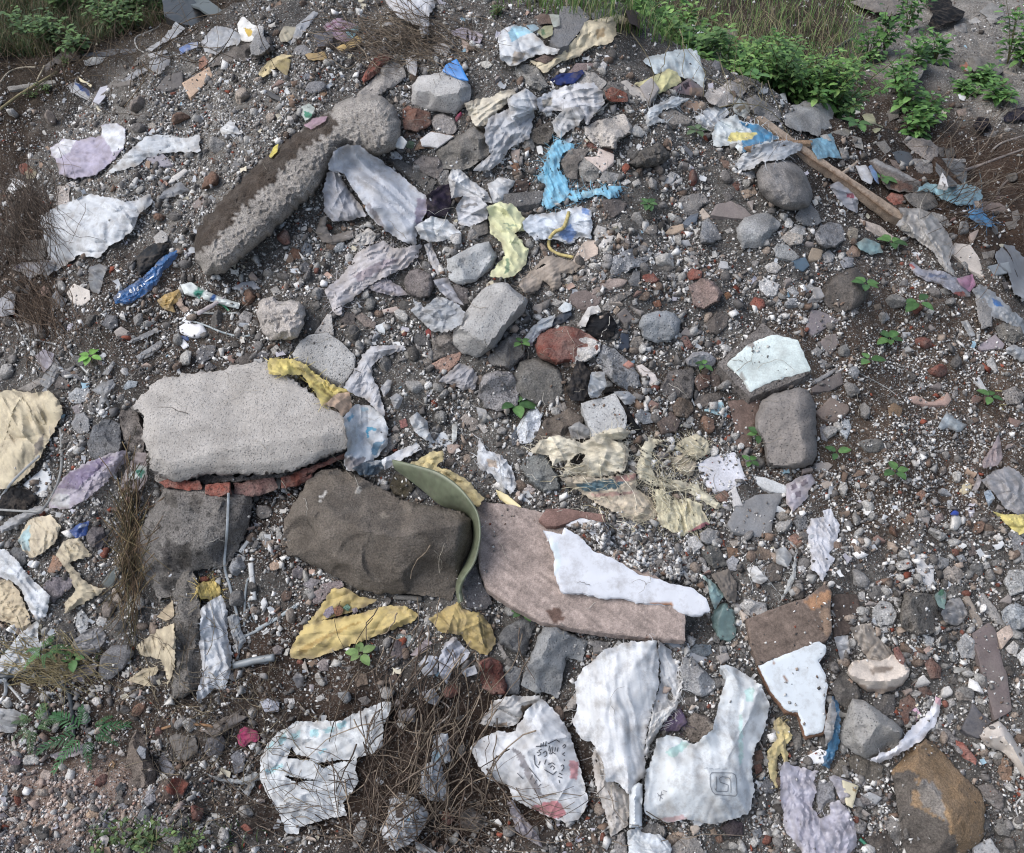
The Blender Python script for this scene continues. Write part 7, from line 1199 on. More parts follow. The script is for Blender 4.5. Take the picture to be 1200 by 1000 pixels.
# =================================================================== SCATTERED STONES, one object each
def zone(u, v, spots, base=0.):
    """soft spots in photo pixels: (u, v, ru, rv, value)"""
    out = np.full(np.shape(u), float(base))
    for cu, cv, ru, rv, val in spots:
        out = out + val * np.exp(-((u - cu) / ru) ** 2 - ((v - cv) / rv) ** 2)
    return out
def lump_mesh(n, r2, box=.5):
    """unit directions of a subdivided icosahedron-like ball, roughened and cut by planes into a stone"""
    i = np.arange(n) + .5; ph = np.arccos(1 - 2 * i / n); th = np.pi * (1 + 5 ** .5) * i
    d = np.stack([np.cos(th) * np.sin(ph), np.sin(th) * np.sin(ph), np.cos(ph)], 1)
    return d
_ico = None
def ico(level):
    t = (1 + 5 ** .5) / 2
    V = [(-1, t, 0), (1, t, 0), (-1, -t, 0), (1, -t, 0), (0, -1, t), (0, 1, t), (0, -1, -t), (0, 1, -t), (t, 0, -1), (t, 0, 1), (-t, 0, -1), (-t, 0, 1)]
    F = [(0, 11, 5), (0, 5, 1), (0, 1, 7), (0, 7, 10), (0, 10, 11), (1, 5, 9), (5, 11, 4), (11, 10, 2), (10, 7, 6), (7, 1, 8), (3, 9, 4), (3, 4, 2), (3, 2, 6), (3, 6, 8), (3, 8, 9), (4, 9, 5), (2, 4, 11), (6, 2, 10), (8, 6, 7), (9, 8, 1)]
    V = [np.array(v) / np.linalg.norm(v) for v in V]
    for _ in range(level):
        mid = {}; G = []
        def m(a, b):
            k = (min(a, b), max(a, b))
            if k not in mid:
                p = V[a] + V[b]; V.append(p / np.linalg.norm(p)); mid[k] = len(V) - 1
            return mid[k]
        for a, b, c in F:
            x, y, z = m(a, b), m(b, c), m(c, a); G += [(a, x, z), (b, y, x), (c, z, y), (x, y, z)]
        F = G
    return np.array(V), np.array(F)
I3, F3 = ico(3); I1, F1 = ico(1)
def rot(r2):
    q = r2.normal(size=4); q /= np.linalg.norm(q); w, x, y, z = q
    return np.array([[1 - 2 * (y * y + z * z), 2 * (x * y - z * w), 2 * (x * z + y * w)], [2 * (x * y + z * w), 1 - 2 * (x * x + z * z), 2 * (y * z - x * w)], [2 * (x * z - y * w), 2 * (y * z + x * w), 1 - 2 * (x * x + y * y)]])
def stone_shape(r2, cuts=7, V=None):
    V = I3 if V is None else V
    r = np.ones(len(V))
    for _ in range(cuts):
        n = r2.normal(size=3); n /= np.linalg.norm(n); o = r2.uniform(.5, .9)
        dn = V @ n; r = np.where(dn > 1e-3, np.minimum(r, o / np.maximum(dn, 1e-3)), r)
    P = V * r[:, None]
    s = r2.integers(1, 9999)
    P = P * (1 + .10 * pn(P[:, 0] * 2 + P[:, 2] * 1.3, P[:, 1] * 2 - P[:, 2], s) + .05 * pn(P[:, 0] * 5 + P[:, 2] * 3, P[:, 1] * 5 - P[:, 2] * 4, s + 1))[:, None]
    return P * np.array([1, r2.uniform(.6, .95), r2.uniform(.45, .75)])
HEX = ['8f8d8b', 'a19e9a', '7b7977', 'b4b1ac', '6a6765', '8b7f76', '74706e', 'c4c1bb', '7f5f4c', '83827f', '95989c', '5b5855', 'a89a8c', '7b3f30']
n_sc = 0; tries = 0; r2 = np.random.default_rng(5)
while n_sc < 120 and tries < 6000:
    tries += 1
    u = r2.uniform(8, 1192); v = r2.uniform(100, 992)
    if v < 60 + 0.0 * u or (u > 1000 and v < 190) or (u < 160 and v < 120): continue
    if r2.uniform() > np.clip(zone(u, v, [(1000, 640, 250, 130, -.2), (640, 420, 260, 220, .6), (1050, 800, 220, 200, .7), (150, 900, 160, 120, .3), (300, 130, 160, 120, .1)], .25), 0, 1): continue
    rad = r2.uniform(7.5, 14)
    a = np.arange(10) * .628; ring = look(T0, u + rad * np.cos(a), v + rad * np.sin(a)) - look(ZB, u + rad * np.cos(a), v + rad * np.sin(a))
    if ring.max() > .008: continue
    t = float(look(T0, u, v)); rw = rad * t / FPX
    P = stone_shape(r2) * rw @ rot(r2).T
    c = at(np.array(u), np.array(v), np.array(t)); c[2] += rw * .22
    h = HEX[r2.integers(len(HEX))]
    col = np.tile(lin(h), (len(P), 1)) * (1 + .2 * pn(P[:, 0] * 60, P[:, 1] * 60, tries))[:, None]
    kn = 'pebble' if rad < 10.5 else 'stone'
    o = make(kn, P + c, F3, col, 'brick' if h == '7b3f30' else 'stone')
    ng = np.stack([u + rad * np.cos(a), v + rad * np.sin(a)], 1)
    reg(o, ng, h, kn, None, None, kn)
    stamp(ng, lambda uu, vv: look(T0, uu, vv) - rw * .7)
    n_sc += 1

# loose flat shards and chips of tile, one object each
n_sh = 0; tries = 0
while n_sh < 110 and tries < 6000:
    tries += 1
    u = r2.uniform(10, 1190); v = r2.uniform(90, 990)
    if (u > 1000 and v < 230) or (u < 160 and v < 120) or r2.uniform() > np.clip(zone(u, v, [(1050, 500, 130, 130, -.3), (640, 330, 300, 220, .6), (1050, 820, 200, 180, .6), (480, 890, 200, 100, -.3)], .25), 0, 1): continue
    rad = r2.uniform(4.5, 10.5); a = np.sort(r2.uniform(0, 6.28, r2.integers(4, 7)))
    if np.diff(a).max() > 2.6: continue
    g = np.stack([u + rad * np.cos(a) * r2.uniform(.7, 1.2, len(a)), v + rad * np.sin(a) * r2.uniform(.5, 1.0, len(a))], 1)
    if (look(T0, g[:, 0], g[:, 1]) - look(ZB, g[:, 0], g[:, 1])).max() > .008: continue
    h = ('a59b93', '8d8480', '7b706d', 'c2bcb6', 'b09a8c', '6f6a68', '9a9c9f', '84655a', 'd2cfca', 'b8a898')[r2.integers(10)]
    if S('Z', ' '.join('%.1f,%.1f' % (p[0], p[1]) for p in g), h, th=r2.uniform(.8, 2.0), lift=r2.uniform(.2, 1.2), flat=.15) is not None: n_sh += 1

# =================================================================== GROUND
gx = np.concatenate([np.linspace(-60, -7, 14)[:-1], np.linspace(-7, -3.4, 60)[:-1], np.arange(-3.4, 3.4, .0125), np.linspace(3.4, 7, 60)[1:], np.linspace(7, 60, 14)[1:]])
gy = np.concatenate([np.linspace(-40, .2, 12)[:-1], np.linspace(.2, .9, 20)[:-1], np.arange(.9, 5.3, .0125), np.arange(5.3, 9.5, .04), np.linspace(9.5, 13, 30)[1:], np.linspace(13, 80, 14)[1:]])
XX, YY = np.meshgrid(gx, gy)
ZZ = hmap(XX, YY)
far = (np.abs(XX) > 6.9) | (YY > 12.9) | (YY < .25)
ZZ = np.where(far, np.where(YY > 5, .45, 0.0) , ZZ)
G = np.stack([XX.ravel(), YY.ravel(), ZZ.ravel()], 1)
fr = np.maximum((G - CAM) @ FWD, .05)
gu = 600 + FPX * ((G - CAM) @ RT) / fr; gv = 500 - FPX * ((G - CAM) @ UP) / fr
# what the soil is made of in each part of the place
SOIL = [('4a4541', None)]
def blend(col, h, w): return col * (1 - w[:, None]) + lin(h)[None] * w[:, None]
gcol = np.tile(lin('5f5c58'), (len(G), 1)); grit = np.full(len(G), .85)
def spot(cu, cv, ru, rv):
    d = ((gu - cu) / ru) ** 2 + ((gv - cv) / rv) ** 2
    d = d + .35 * fbm(G[:, 0] * 3, G[:, 1] * 3, int(cu) % 97, 3)
    return np.clip(1.6 - d, 0, 1) * 1.0
behind = (G[:, 1] > np.interp(G[:, 0], _XS, _YC) + .25)
w = sstep(.05, .5, G[:, 1] - np.interp(G[:, 0], _XS, _YC) - .1)
gcol = blend(gcol, '40352c', w); grit = grit * (1 - .65 * w)
for cu, cv, ru, rv, h, g in ((80, 60, 190, 90, '3a3128', .15), (1150, 60, 130, 90, '8a857e', .9), (1050, 190, 110, 90, '3f352e', .45), (1150, 235, 90, 70, '4a3a2f', .12), (60, 930, 120, 60, '9a8578', 1.0), (480, 900, 230, 110, '3b3029', .3), (330, 770, 110, 60, '463a32', .6), (100, 830, 150, 60, '453c35', .6),
                               (20, 300, 60, 90, '3c3129', .3), (240, 170, 160, 110, '76726c', 1.2), (1050, 480, 170, 150, '5c4f44', 1.1), (190, 380, 120, 80, '4b443e', .85), (330, 620, 60, 60, '433b35', .9), (740, 480, 120, 60, '504841', .8)):
    w = spot(cu, cv, ru, rv) * (fr > .3); w = np.clip(w, 0, 1)
    gcol = blend(gcol, h, w); grit = grit * (1 - w) + g * w
ny, nx = XX.shape
ii = (np.arange(ny - 1)[:, None] * nx + np.arange(nx - 1)[None]).ravel()
gq = np.stack([ii, ii + 1, ii + nx + 1, ii + nx], 1)
gnd = make('ground', G, np.zeros((0, 3)), gcol, 'ground', None, True, gq, {'Grit': np.clip(grit, 0, 1)}, origin=(0, 0, 0))
gnd['kind'] = 'structure'; gnd['label'] = 'gritty dark soil of the heap and the ground around it'

# =================================================================== GRAVEL, far too many to count: one object
def gravel(n, smin, smax, dens, onobj=.03, power=2.6):
    r = np.random.default_rng(21 + n)
    u = r.uniform(-90, 1290, n * 3); v = r.uniform(-30, 1090, n * 3)
    keep = r.uniform(size=len(u)) < np.clip(dens(u, v), 0, 1)
    clump = .42 + 1.0 * fbm(u / 55, v / 55, 33, 3) + .3 * pn(u / 14, v / 14, 35)
    keep &= r.uniform(size=len(u)) < np.clip(clump + .2 + zone(u, v, [(250, 150, 190, 110, .5)]), .05, 1)
    lift = look(T0, u, v) - look(ZB, u, v)
    keep &= (lift < .006) | ((lift < .028) & (r.uniform(size=len(u)) < onobj * 2)) | ((lift < .06) & (r.uniform(size=len(u)) < onobj))
    keep &= (look(CL, u, v) < .3) | (r.uniform(size=len(u)) < .12)
    u = u[keep][:n]; v = v[keep][:n]; m = len(u)
    t = look(ZB, u, v)
    sz = smin + (smax - smin) * r.uniform(size=m) ** power
    return r, u, v, t, sz
dens0 = lambda u, v: zone(u, v, [(480, 890, 210, 110, -.75), (80, 40, 190, 60, -.8), (850, 40, 190, 40, -.9), (1120, 230, 110, 80, -.5), (1050, 130, 90, 60, -.35), (250, 150, 190, 110, .9), (1040, 480, 170, 130, .5), (30, 290, 60, 90, -.5), (760, 600, 90, 40, .5), (860, 300, 200, 90, .2), (1050, 640, 150, 80, .35), (60, 930, 130, 60, .4), (130, 830, 150, 50, -.2), (360, 770, 100, 40, -.25), (650, 450, 120, 100, -.2)], .62)
PAL = [('e2e0dc', .20), ('c3c0ba', .10), ('a7a5a1', .13), ('8b8886', .17), ('6f6b68', .17), ('a08f80', .07), ('7a6556', .07), ('55504c', .09), ('8c4a36', .02)]
PALW = np.array([p[1] for p in PAL]); PALC = np.array([lin(p[0]) for p in PAL])
CUBE = np.array([(-1, -1, -1), (1, -1, -1), (1, 1, -1), (-1, 1, -1), (-1, -1, 1), (1, -1, 1), (1, 1, 1), (-1, 1, 1)], float)
CQ = np.array([(0, 3, 2, 1), (4, 5, 6, 7), (0, 1, 5, 4), (1, 2, 6, 5), (2, 3, 7, 6), (3, 0, 4, 7)])
def build_gravel(name, sets, label):
    cos = []; cols = []; qs = []; b = 0
    for r, u, v, t, sz in sets:
        m = len(u); c = at(u, v, t)
        q = r.normal(size=(m, 4)); q /= np.linalg.norm(q, axis=1, keepdims=True); w, x, y, z = q.T
        M = np.stack([np.stack([1 - 2 * (y * y + z * z), 2 * (x * y - z * w), 2 * (x * z + y * w)], 1), np.stack([2 * (x * y + z * w), 1 - 2 * (x * x + z * z), 2 * (y * z - x * w)], 1), np.stack([2 * (x * z - y * w), 2 * (y * z + x * w), 1 - 2 * (x * x + y * y)], 1)], 1)
        L = CUBE[None] * .62 * r.uniform(.45, 1.25, (m, 8, 1)) + r.normal(0, .16, (m, 8, 3))
        L = L * np.stack([np.ones(m), r.uniform(.5, 1, m), r.uniform(.35, .85, m)], 1)[:, None]
        P = np.einsum('mij,mkj->mki', M, L) * sz[:, None, None]
        c[:, 2] += sz * .25
        P = P + c[:, None]
        pal = r.choice(len(PALW), m, p=PALW / PALW.sum()); pal[(sz < .0075) & (r.uniform(size=m) < .14)] = 0
        tan = np.exp(-((u - 60) / 130) ** 2 - ((v - 930) / 60) ** 2)
        cc = PALC[pal] * r.uniform(.75, 1.15, (m, 1)); pk = (r.uniform(size=m) < tan * .8)
        cc[pk] = cc[pk] * .5 + lin('c5a795') * .5
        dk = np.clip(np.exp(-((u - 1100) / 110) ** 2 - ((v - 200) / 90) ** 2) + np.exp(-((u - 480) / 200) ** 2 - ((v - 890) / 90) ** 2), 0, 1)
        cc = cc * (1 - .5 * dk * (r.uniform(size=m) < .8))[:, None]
        cos.append(P.reshape(-1, 3)); cols.append(np.repeat(cc, 8, 0)); qs.append((np.arange(m)[:, None, None] * 8 + CQ[None] + b).reshape(-1, 4)); b += 8 * m
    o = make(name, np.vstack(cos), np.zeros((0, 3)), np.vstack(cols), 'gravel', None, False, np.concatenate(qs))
    o['kind'] = 'stuff'; o['label'] = label
    return o
PALX=0
build_gravel('gravel', [gravel(120000, .0022, .0080, dens0, .05, 1.4), gravel(21000, .006, .0145, lambda u, v: dens0(u, v) * .85 - zone(u, v, [(1050, 500, 150, 140, .6), (240, 160, 150, 100, .25), (700, 880, 160, 60, .3)]), .012, 1.8),
                        gravel(5500, .011, .026, lambda u, v: zone(u, v, [(1050, 750, 260, 200, .5), (640, 420, 240, 200, .4), (480, 890, 200, 110, -.4), (1050, 480, 120, 100, -.3), (80, 40, 190, 60, -.5), (850, 40, 190, 40, -.5)], .4), 0, 1.8)],
             'loose white and grey gravel strewn over the whole heap')
# small rubble: angular lumps past the three hundred that show largest
def build_rubble(n):
    r, u, v, t, sz = gravel(n, .010, .027, lambda u, v: zone(u, v, [(1030, 760, 240, 200, .6), (680, 300, 260, 180, .6), (480, 890, 200, 110, -.5), (1050, 470, 130, 110, -.45), (100, 60, 220, 60, -.6), (880, 40, 190, 50, -.6), (1120, 200, 110, 90, -.3), (300, 130, 200, 100, .1), (150, 480, 120, 160, .3)], .4), 0, 2.)
    P = []; c = []; F = []
    for i in range(len(u)):
        s_ = stone_shape(r, 6, I1) * np.array([1, 1, r.uniform(.5, 1.2)]) * sz[i] @ rot(r).T
        o = at(u[i], v[i], t[i]); o[2] += sz[i] * .15; P.append(s_ + o); F.append(F1 + i * len(I1)); c.append(np.tile(PALC[r.choice(len(PALW), p=PALP)] * r.uniform(.7, 1.1), (len(I1), 1)))
    o = make('rubble', np.vstack(P), np.vstack(F), np.vstack(c), 'stone', None, False); o['kind'] = 'stuff'; o['label'] = 'small angular rubble strewn between the larger pieces'
PALP = np.array([.07, .10, .17, .2, .17, .1, .1, .06, .03]); PALP = PALP / PALP.sum()
build_rubble(6200)
def build_flakes(n):
    r, u, v, t, sz = gravel(n, .005, .017, lambda u, v: zone(u, v, [(620, 200, 420, 130, .5), (150, 560, 130, 200, .4), (1050, 780, 200, 180, .3), (480, 890, 200, 110, -.3), (1050, 470, 130, 110, -.3)], .35), .01, 2.)
    cols_ = [lin(h) for h in ('dcdcda', 'd0d3d6', 'c5c9ce', 'd8cfb6', 'c8c4bc', 'cfae9c', '9fc4d6', 'a98f7a', 'bfbcc6')]
    co = []; q = []; cc = []
    for i in range(len(u)):
        M = rot(r); g = np.array([(x, y * r.uniform(.4, .8), .35 * r.normal() * x * x + .2 * r.normal() * y) for y in (-1, 0, 1) for x in (-1, 0, 1)]) + r.normal(0, .12, (9, 3))
        M[:, 2] *= 1; p = (g * np.array([1, 1, .8])) @ (rot(r) if r.uniform() < .35 else np.eye(3)).T * sz[i]
        a = r.uniform(0, 6.28); p = p @ np.array([[math.cos(a), -math.sin(a), 0], [math.sin(a), math.cos(a), 0], [0, 0, 1]]).T
        p = p[:, :1] * RT + p[:, 1:2] * UP - p[:, 2:3] * FWD
        o = at(u[i], v[i], t[i] - .004 - .4 * sz[i]); co.append(p + o); b = 9 * i
        q += [(b, b + 1, b + 4, b + 3), (b + 1, b + 2, b + 5, b + 4), (b + 3, b + 4, b + 7, b + 6), (b + 4, b + 5, b + 8, b + 7)]
        cc.append(np.tile(cols_[r.choice(9, p=[.24, .2, .13, .1, .1, .05, .04, .06, .08])] * r.uniform(.75, 1.05), (9, 1)))
    o = make('litter_flakes', np.vstack(co), np.zeros((0, 3)), np.vstack(cc), 'paper', None, False, np.array(q)); o['kind'] = 'stuff'; o['label'] = 'tiny flakes of torn plastic and paper all over the heap'
build_flakes(2600)
# gravel lying on the pinkish board, round the white laminate
def board_gravel():
    r = np.random.default_rng(77); P = px('K', '225,470 300,510 350,565 440,600 520,650 610,680 700,705 790,735 830,700 760,600 640,520 520,470 400,455')
    u = r.uniform(650, 835, 9000); v = r.uniform(605, 700, 9000); k = inside(u, v, P); u = u[k]; v = v[k]
    sz = .0025 + .013 * r.uniform(size=len(u)) ** 2.4
    return r, u, v, look(ZB, u, v), sz
build_gravel('board_gravel', [board_gravel()], 'white and grey gravel heaped on the pinkish board')

# =================================================================== PLANTS
def leaf(c, d, up, L, Wd, fold=.25, droop=.3, seg=4):
    """a folded leaf: world points and quads"""
    d = d / np.linalg.norm(d); s = np.cross(d, up); s /= np.linalg.norm(s) + 1e-9; n = np.cross(s, d)
    co = []
    for i in range(seg + 1):
        x = i / seg; w = Wd * (np.sin(np.pi * min(1, x * .9 + .08)) ** .8) * (1 - .15 * x)
        if i == seg: w = Wd * .04
        p = c + d * L * x - up * droop * L * x * x
        co += [p - s * w + n * w * fold, p, p + s * w + n * w * fold]
    q = []
    for i in range(seg):
        a = 3 * i; q += [(a, a + 1, a + 4, a + 3), (a + 1, a + 2, a + 5, a + 4)]
    return np.array(co), np.array(q)
ZUP = np.array([0, 0, 1.])
def seedling(u, v, n, size, label, hexes=('466d36', '527a3c', '3d6034'), long_=False, hgt=.035):
    r = np.random.default_rng(int(u * 7 + v)); t = float(look(ZB, u, v)); b = at(np.array(u), np.array(v), np.array(t))
    root = bpy.data.objects.new('weed_seedling', None); coll.objects.link(root); root.location = b; root['org'] = [float(x) for x in b]
    tip = b + np.array([r.normal(0, .004), -.006, hgt])
    co, q, cp = tube_mesh(np.array([b - ZUP * .01, b * .5 + tip * .5, tip]), .0016)
    make('stem', co, cp, np.tile(lin('6d6a3c'), (len(co), 1)), 'leaf', root, True, q)
    a0 = r.uniform(0, 6.28)
    for i in range(n):
        a = a0 + i * 6.283 / n + r.normal(0, .2); L = .9 * size * (r.uniform(.45, 1.2) if long_ else r.uniform(.75, 1.15))
        d = np.array([math.cos(a), math.sin(a), r.uniform(.0, .4)])
        st = tip + d * (.15 * size)
        if long_:
            cs = []; qs_ = []; sd2 = np.cross(d / np.linalg.norm(d), ZUP)
            for j in range(11):
                x = .12 + .88 * j / 10; pj = st + d * L * x + ZUP * (.35 * L * x - .75 * L * x * x)
                for sg in (-1, 1):
                    dj = d / np.linalg.norm(d) * .8 + sg * sd2 * (1.1 - .7 * x) + np.array([0, 0, r.uniform(-.3, .2)])
                    c1, q1 = leaf(pj, dj, ZUP, L * .27 * (1.15 - .6 * x), L * .028, droop=.3, seg=3); qs_.append(q1 + sum(len(k) for k in cs)); cs.append(c1)
            c = np.vstack(cs); qq = np.concatenate(qs_)
        else: c, qq = leaf(st, d, ZUP, L, L * .36, droop=.25, seg=5)
        col = np.tile(lin(hexes[r.integers(len(hexes))]) * r.uniform(.8, 1.25), (len(c), 1)); col[1::3] *= 1.25
        make('leaf', c, np.zeros((0, 3)), col, 'leaf', root, True, qq)
    reg(root, np.array([[u - 9, v - 9], [u + 9, v - 9], [u + 9, v + 9], [u - 9, v + 9]]), '4a7a35', 'weed_seedling', label, None, 'seedling', 'seedlings sprouting on the heap')
for a in ((603, 482, 5, .075, 'broad leaved bright green seedling beside a rounded grey stone'), (108, 425, 5, .05, 'light green sprout on the gravel beside the pale plastic cord', ('6fa53c', '7db445')), (886, 517, 5, .045, 'green seedling leaning on the worn grey block'), (878, 548, 4, .04, 'small green seedling between the white broken tile and the worn grey block'),
          (1012, 341, 5, .055, 'green seedling growing on the half buried brown stone'), (1072, 362, 4, .07, 'three leaved seedling alone on the open right slope above the others'), (1040, 405, 5, .055, 'pale green seedling in the middle of the right slope'), (1014, 430, 3, .055, 'two leaved seedling below the pale green seedling on the right slope'), (1156, 472, 4, .05, 'dark green seedling beside small yellow roots'),
          (1046, 560, 4, .055, 'green seedling below the wavy pinkish shard'), (979, 538, 3, .045, 'dark seedling beside the worn grey block edge'), (1042, 292, 5, .06, 'green seedling beside the pale teal cloth scrap'), (885, 98, 5, .06, 'grey green seedling on the crest gravel'), (906, 103, 4, .055, 'second grey green seedling on the crest gravel'), (762, 248, 7, .045, 'fine leaved seedling below the crumbly soil lump', ('3f6238', '4a6d3d')),
          (1003, 153, 5, .07, 'bright seedling beside the pale leaning boulder at the crest'), (613, 410, 4, .04, 'dark green seedling in the shade beside the red brick lump'), (425, 772, 5, .05, 'small pale sprout on the soil under the long yellow sheet', ('6b8a4a', '7a9657')), (820, 436, 4, .035, 'small seedling by the half buried dark brick'), (612, 722, 5, .04, 'tiny seedling in the rubble under the pinkish board'), (1031, 217, 4, .06, 'seedling under the dark wedge slab'), (815, 162, 5, .05, 'dull green seedling on gravel near the flat slate', ('4a5f3d', '55694a'))):
    seedling(a[0], a[1], a[2], a[3], a[4], *(a[5:] or ()))
seedling(112, 868, 8, .145, 'long leaved green weed growing beside the flat white packet', ('2f5f34', '3a6d3a', '2a5530'), True, .05)
seedling(60, 770, 9, .07, 'feathery green weed at the foot of the hanging white cloth', ('3f6b35', '4f7d3d'), True, .04); seedling(88, 774, 5, .05, 'small leafy weed beside the oval dark grey stone', ('4a7a3a', '5a8a45'), False, .02); seedling(42, 855, 9, .09, 'grassy weed below the greyish plastic film scrap', ('3d5a34', '4a6a3c'), True, .03)
# taller weeds behind the heap
def weed_bush(u, v, h, spread, nleaf, lsz, label, hexes, stems=5, xy=None, grp='weeds growing behind the heap', nm='weed_plant'):
    r = np.random.default_rng(abs(int(u * 13 + v * 3))); t = float(look(T0, u, v))
    b = at(np.array(float(u)), np.array(float(v)), np.array(t))
    if xy: b = np.array([xy[0], xy[1], 0.])
    b[2] = hmap(b[0], b[1])
    root = bpy.data.objects.new(nm, None); coll.objects.link(root); root.location = b; root['org'] = [float(x) for x in b]
    sc = []; sq = []; st = []; lc = []; lq = []; lcol = []; nb = 0; nl = 0; ns = 0
    for i in range(stems):
        a = r.uniform(0, 6.283); k = np.array([math.cos(a), math.sin(a), 0]) * spread * r.uniform(.2, 1)
        hh = h * r.uniform(.6, 1.05)
        pts = np.array([b + k * x ** 1.3 + ZUP * hh * (x - .18 * x * x) + r.normal(0, .006, 3) * x for x in np.linspace(0, 1, 7)])
        co, q, cp = tube_mesh(pts, np.linspace(.0035, .0015, 7), 5)
        sc.append(co); sq.append(q + nb); nb += len(co)
        for j in range(nleaf // stems):
            x = r.uniform(.12, 1.0); kk = x * 6; i0 = min(int(kk), 5); p = pts[i0] + (pts[i0 + 1] - pts[i0]) * (kk - i0)
            az = r.uniform(0, 6.283); d = np.array([math.cos(az), math.sin(az), r.uniform(-.1, .7)])
            L = lsz * r.uniform(.55, 1.25) * (1.15 - .4 * x)
            p = p + d * L * r.uniform(.15, .8)
            c, qq = leaf(p, d, ZUP, L, L * .33, droop=r.uniform(.1, .5), seg=3)
            lc.append(c); lq.append(qq + nl); nl += len(c)
            cc = lin(hexes[r.integers(len(hexes))]) * r.uniform(.65, 1.35)
            lcol.append(np.tile(cc, (len(c), 1)))
    co = np.vstack(sc); make('stem', co, np.zeros((0, 3)), np.tile(lin('5a5a35'), (len(co), 1)), 'straw', root, True, np.concatenate(sq))
    make('foliage', np.vstack(lc), np.zeros((0, 3)), np.vstack(lcol), 'leaf', root, False, np.concatenate(lq))
    reg(root, np.array([[u - 15, v - 30], [u + 15, v - 30], [u + 15, v], [u - 15, v]]), '3f6b34', nm, label, None, 'weed', grp)
GA = ('5f8a3a', '709a45', '4d7a34', '84aa52'); GB = ('4a7036', '5a8040', '688c48')
WB = 'leafy green weed in the row behind the crest'
r3 = np.random.default_rng(8)
for i, (u, v) in enumerate([(640, 2), (668, 8), (700, 14), (735, 26), (760, 38), (790, 48), (815, 54), (842, 62), (868, 70), (895, 84), (920, 96), (725, 10), (745, 16), (715, 30), (820, 10), (845, 16), (880, 30), (900, 40), (925, 50), (950, 40), (975, 60), (965, 90), (800, 36), (780, 30), (850, 50), (885, 62), (770, 14), (800, 22), (830, 26), (860, 34), (890, 46), (918, 58), (940, 82), (905, 22), (935, 36), (955, 60), (870, 8), (820, 0), (945, 112)]):
    x = (u - 600) / FPX * 4.75; y = float(np.interp(x, _XS, _YC)) + .30 + .015 * (70 - min(v, 70)) * r3.uniform(.7, 1.1)
    weed_bush(u, v + 8, r3.uniform(.26, .42), .27, 330, r3.uniform(.03, .055), WB, GA if i % 3 else GB, 8, xy=(x, y))
for u, v, h, lab in ((1015, 76, .35, 'bushy weed beyond the black rubber strip'), (1035, 62, .42, 'tall bushy weed beside the far flat brown rock'), (1062, 40, .45, 'upright light green weed against the black cloth bundle'), (1070, 84, .34, 'light green weed in front of the black cloth bundle'), (1095, 75, .28, 'low weed at the rim of the dark hollow'), (1050, 110, .3, 'weed above the grey weathered stump'), (1062, 128, .24, 'drooping weed beside the grey weathered stump'), (1078, 140, .2, 'small weed in the dark hollow'), (1072, 160, .16, 'lowest weed in the dark hollow'), (1180, 75, .5, 'tall weed at the edge of the pale gravel'), (1196, 80, .4, 'weed cut by the frame beside the far flat rock'), (1150, 100, .14, 'little weed on top of the far flat rock'), (1130, 112, .12, 'low leafy patch under the far flat rock'), (1168, 118, .12, 'ground hugging weed on the dark soil')):
    weed_bush(u, v, h, .14, 110, .06, lab, ('5d8a3c', '4d7a35', '6d9a48', '41682f'), 6)
for i in range(16):
    u = r3.uniform(-20, 185); v = r3.uniform(-10, 62 if u < 120 else 30)
    weed_bush(u, v + 8, r3.uniform(.14, .28), .2, 120, .05, 'dark green low weed on the ground at the top corner', ('4f6e38', '5d7d40', '688a48', '4a6338'), 6, grp='low weeds in the top corner')
for u, v, lab in ((77, 76, 'small green tuft on the slat by the grassy edge'), (38, 115, 'pale weed tuft at the edge of the upper gravel'), (55, 108, 'weed tuft beside the straw coloured stalk'), (580, 20, 'green weed at the top beside dry twigs'), (150, 990, 'green weed patch at the lower edge'), (180, 985, 'grassy weed beside the green patch at the lower edge'), (215, 995, 'low grassy weed at the lower edge beside dry stems'), (125, 985, 'tiny weed next to the red and white paper')):
    weed_bush(u, v, .06, .08, 70, .018, lab, ('54703c', '4a6236', '66803f'), 5, grp='weeds at the rim of the heap', nm='weed_tuft')

# grass blades: nobody could count them
def blades(name, n, reg_, h, cols, label, w=.0025):
    r = np.random.default_rng(len(name) + n); u = r.uniform(reg_[0], reg_[1], n); v = r.uniform(reg_[2], reg_[3], n)
    k = np.ones(n, bool) if len(reg_) < 5 else r.uniform(size=n) < np.clip(reg_[4](u, v), 0, 1)
    u = u[k]; v = v[k]; n = len(u); t = look(T0, u, v); b = at(u, v, t); ok = t < 12; b = b[ok]; n = len(b)
    az = r.uniform(0, 6.283, n); ln = np.stack([np.cos(az), np.sin(az), np.zeros(n)], 1) * r.uniform(.1, .9, (n, 1)); hh = h * r.uniform(.4, 1.2, n)
    sd = np.stack([-np.sin(az), np.cos(az), np.zeros(n)], 1) * w
    rows = []
    for x in (0, .4, .75, 1.):
        c = b + (ZUP[None] * (x - .25 * x * x) + ln * x * x) * hh[:, None]
        ww = (1 - x) ** .7 + .05
        rows += [c - sd * ww, c + sd * ww]
    co = np.stack(rows, 1).reshape(-1, 3); base = np.arange(n)[:, None, None] * 8
    q = (base + np.array([(0, 1, 3, 2), (2, 3, 5, 4), (4, 5, 7, 6)])[None]).reshape(-1, 4)
    C_ = np.array([lin(c) for c in cols]); cc = C_[r.integers(len(C_), size=n)] * r.uniform(.6, 1.3, (n, 1))
    o = make(name, co, np.zeros((0, 3)), np.repeat(cc, 8, 0), 'leaf', None, False, q); o['kind'] = 'stuff'; o['label'] = label
blades('grass', 15000, (-60, 205, -40, 75, lambda u, v: (v < 68 - np.maximum(u - 60, 0) * .3) * .9), .12, ('4a6135', '586b38', '6d6640', '55583a', '7a6c4a', '46603a'), 'low green and brown grass in the top corner')
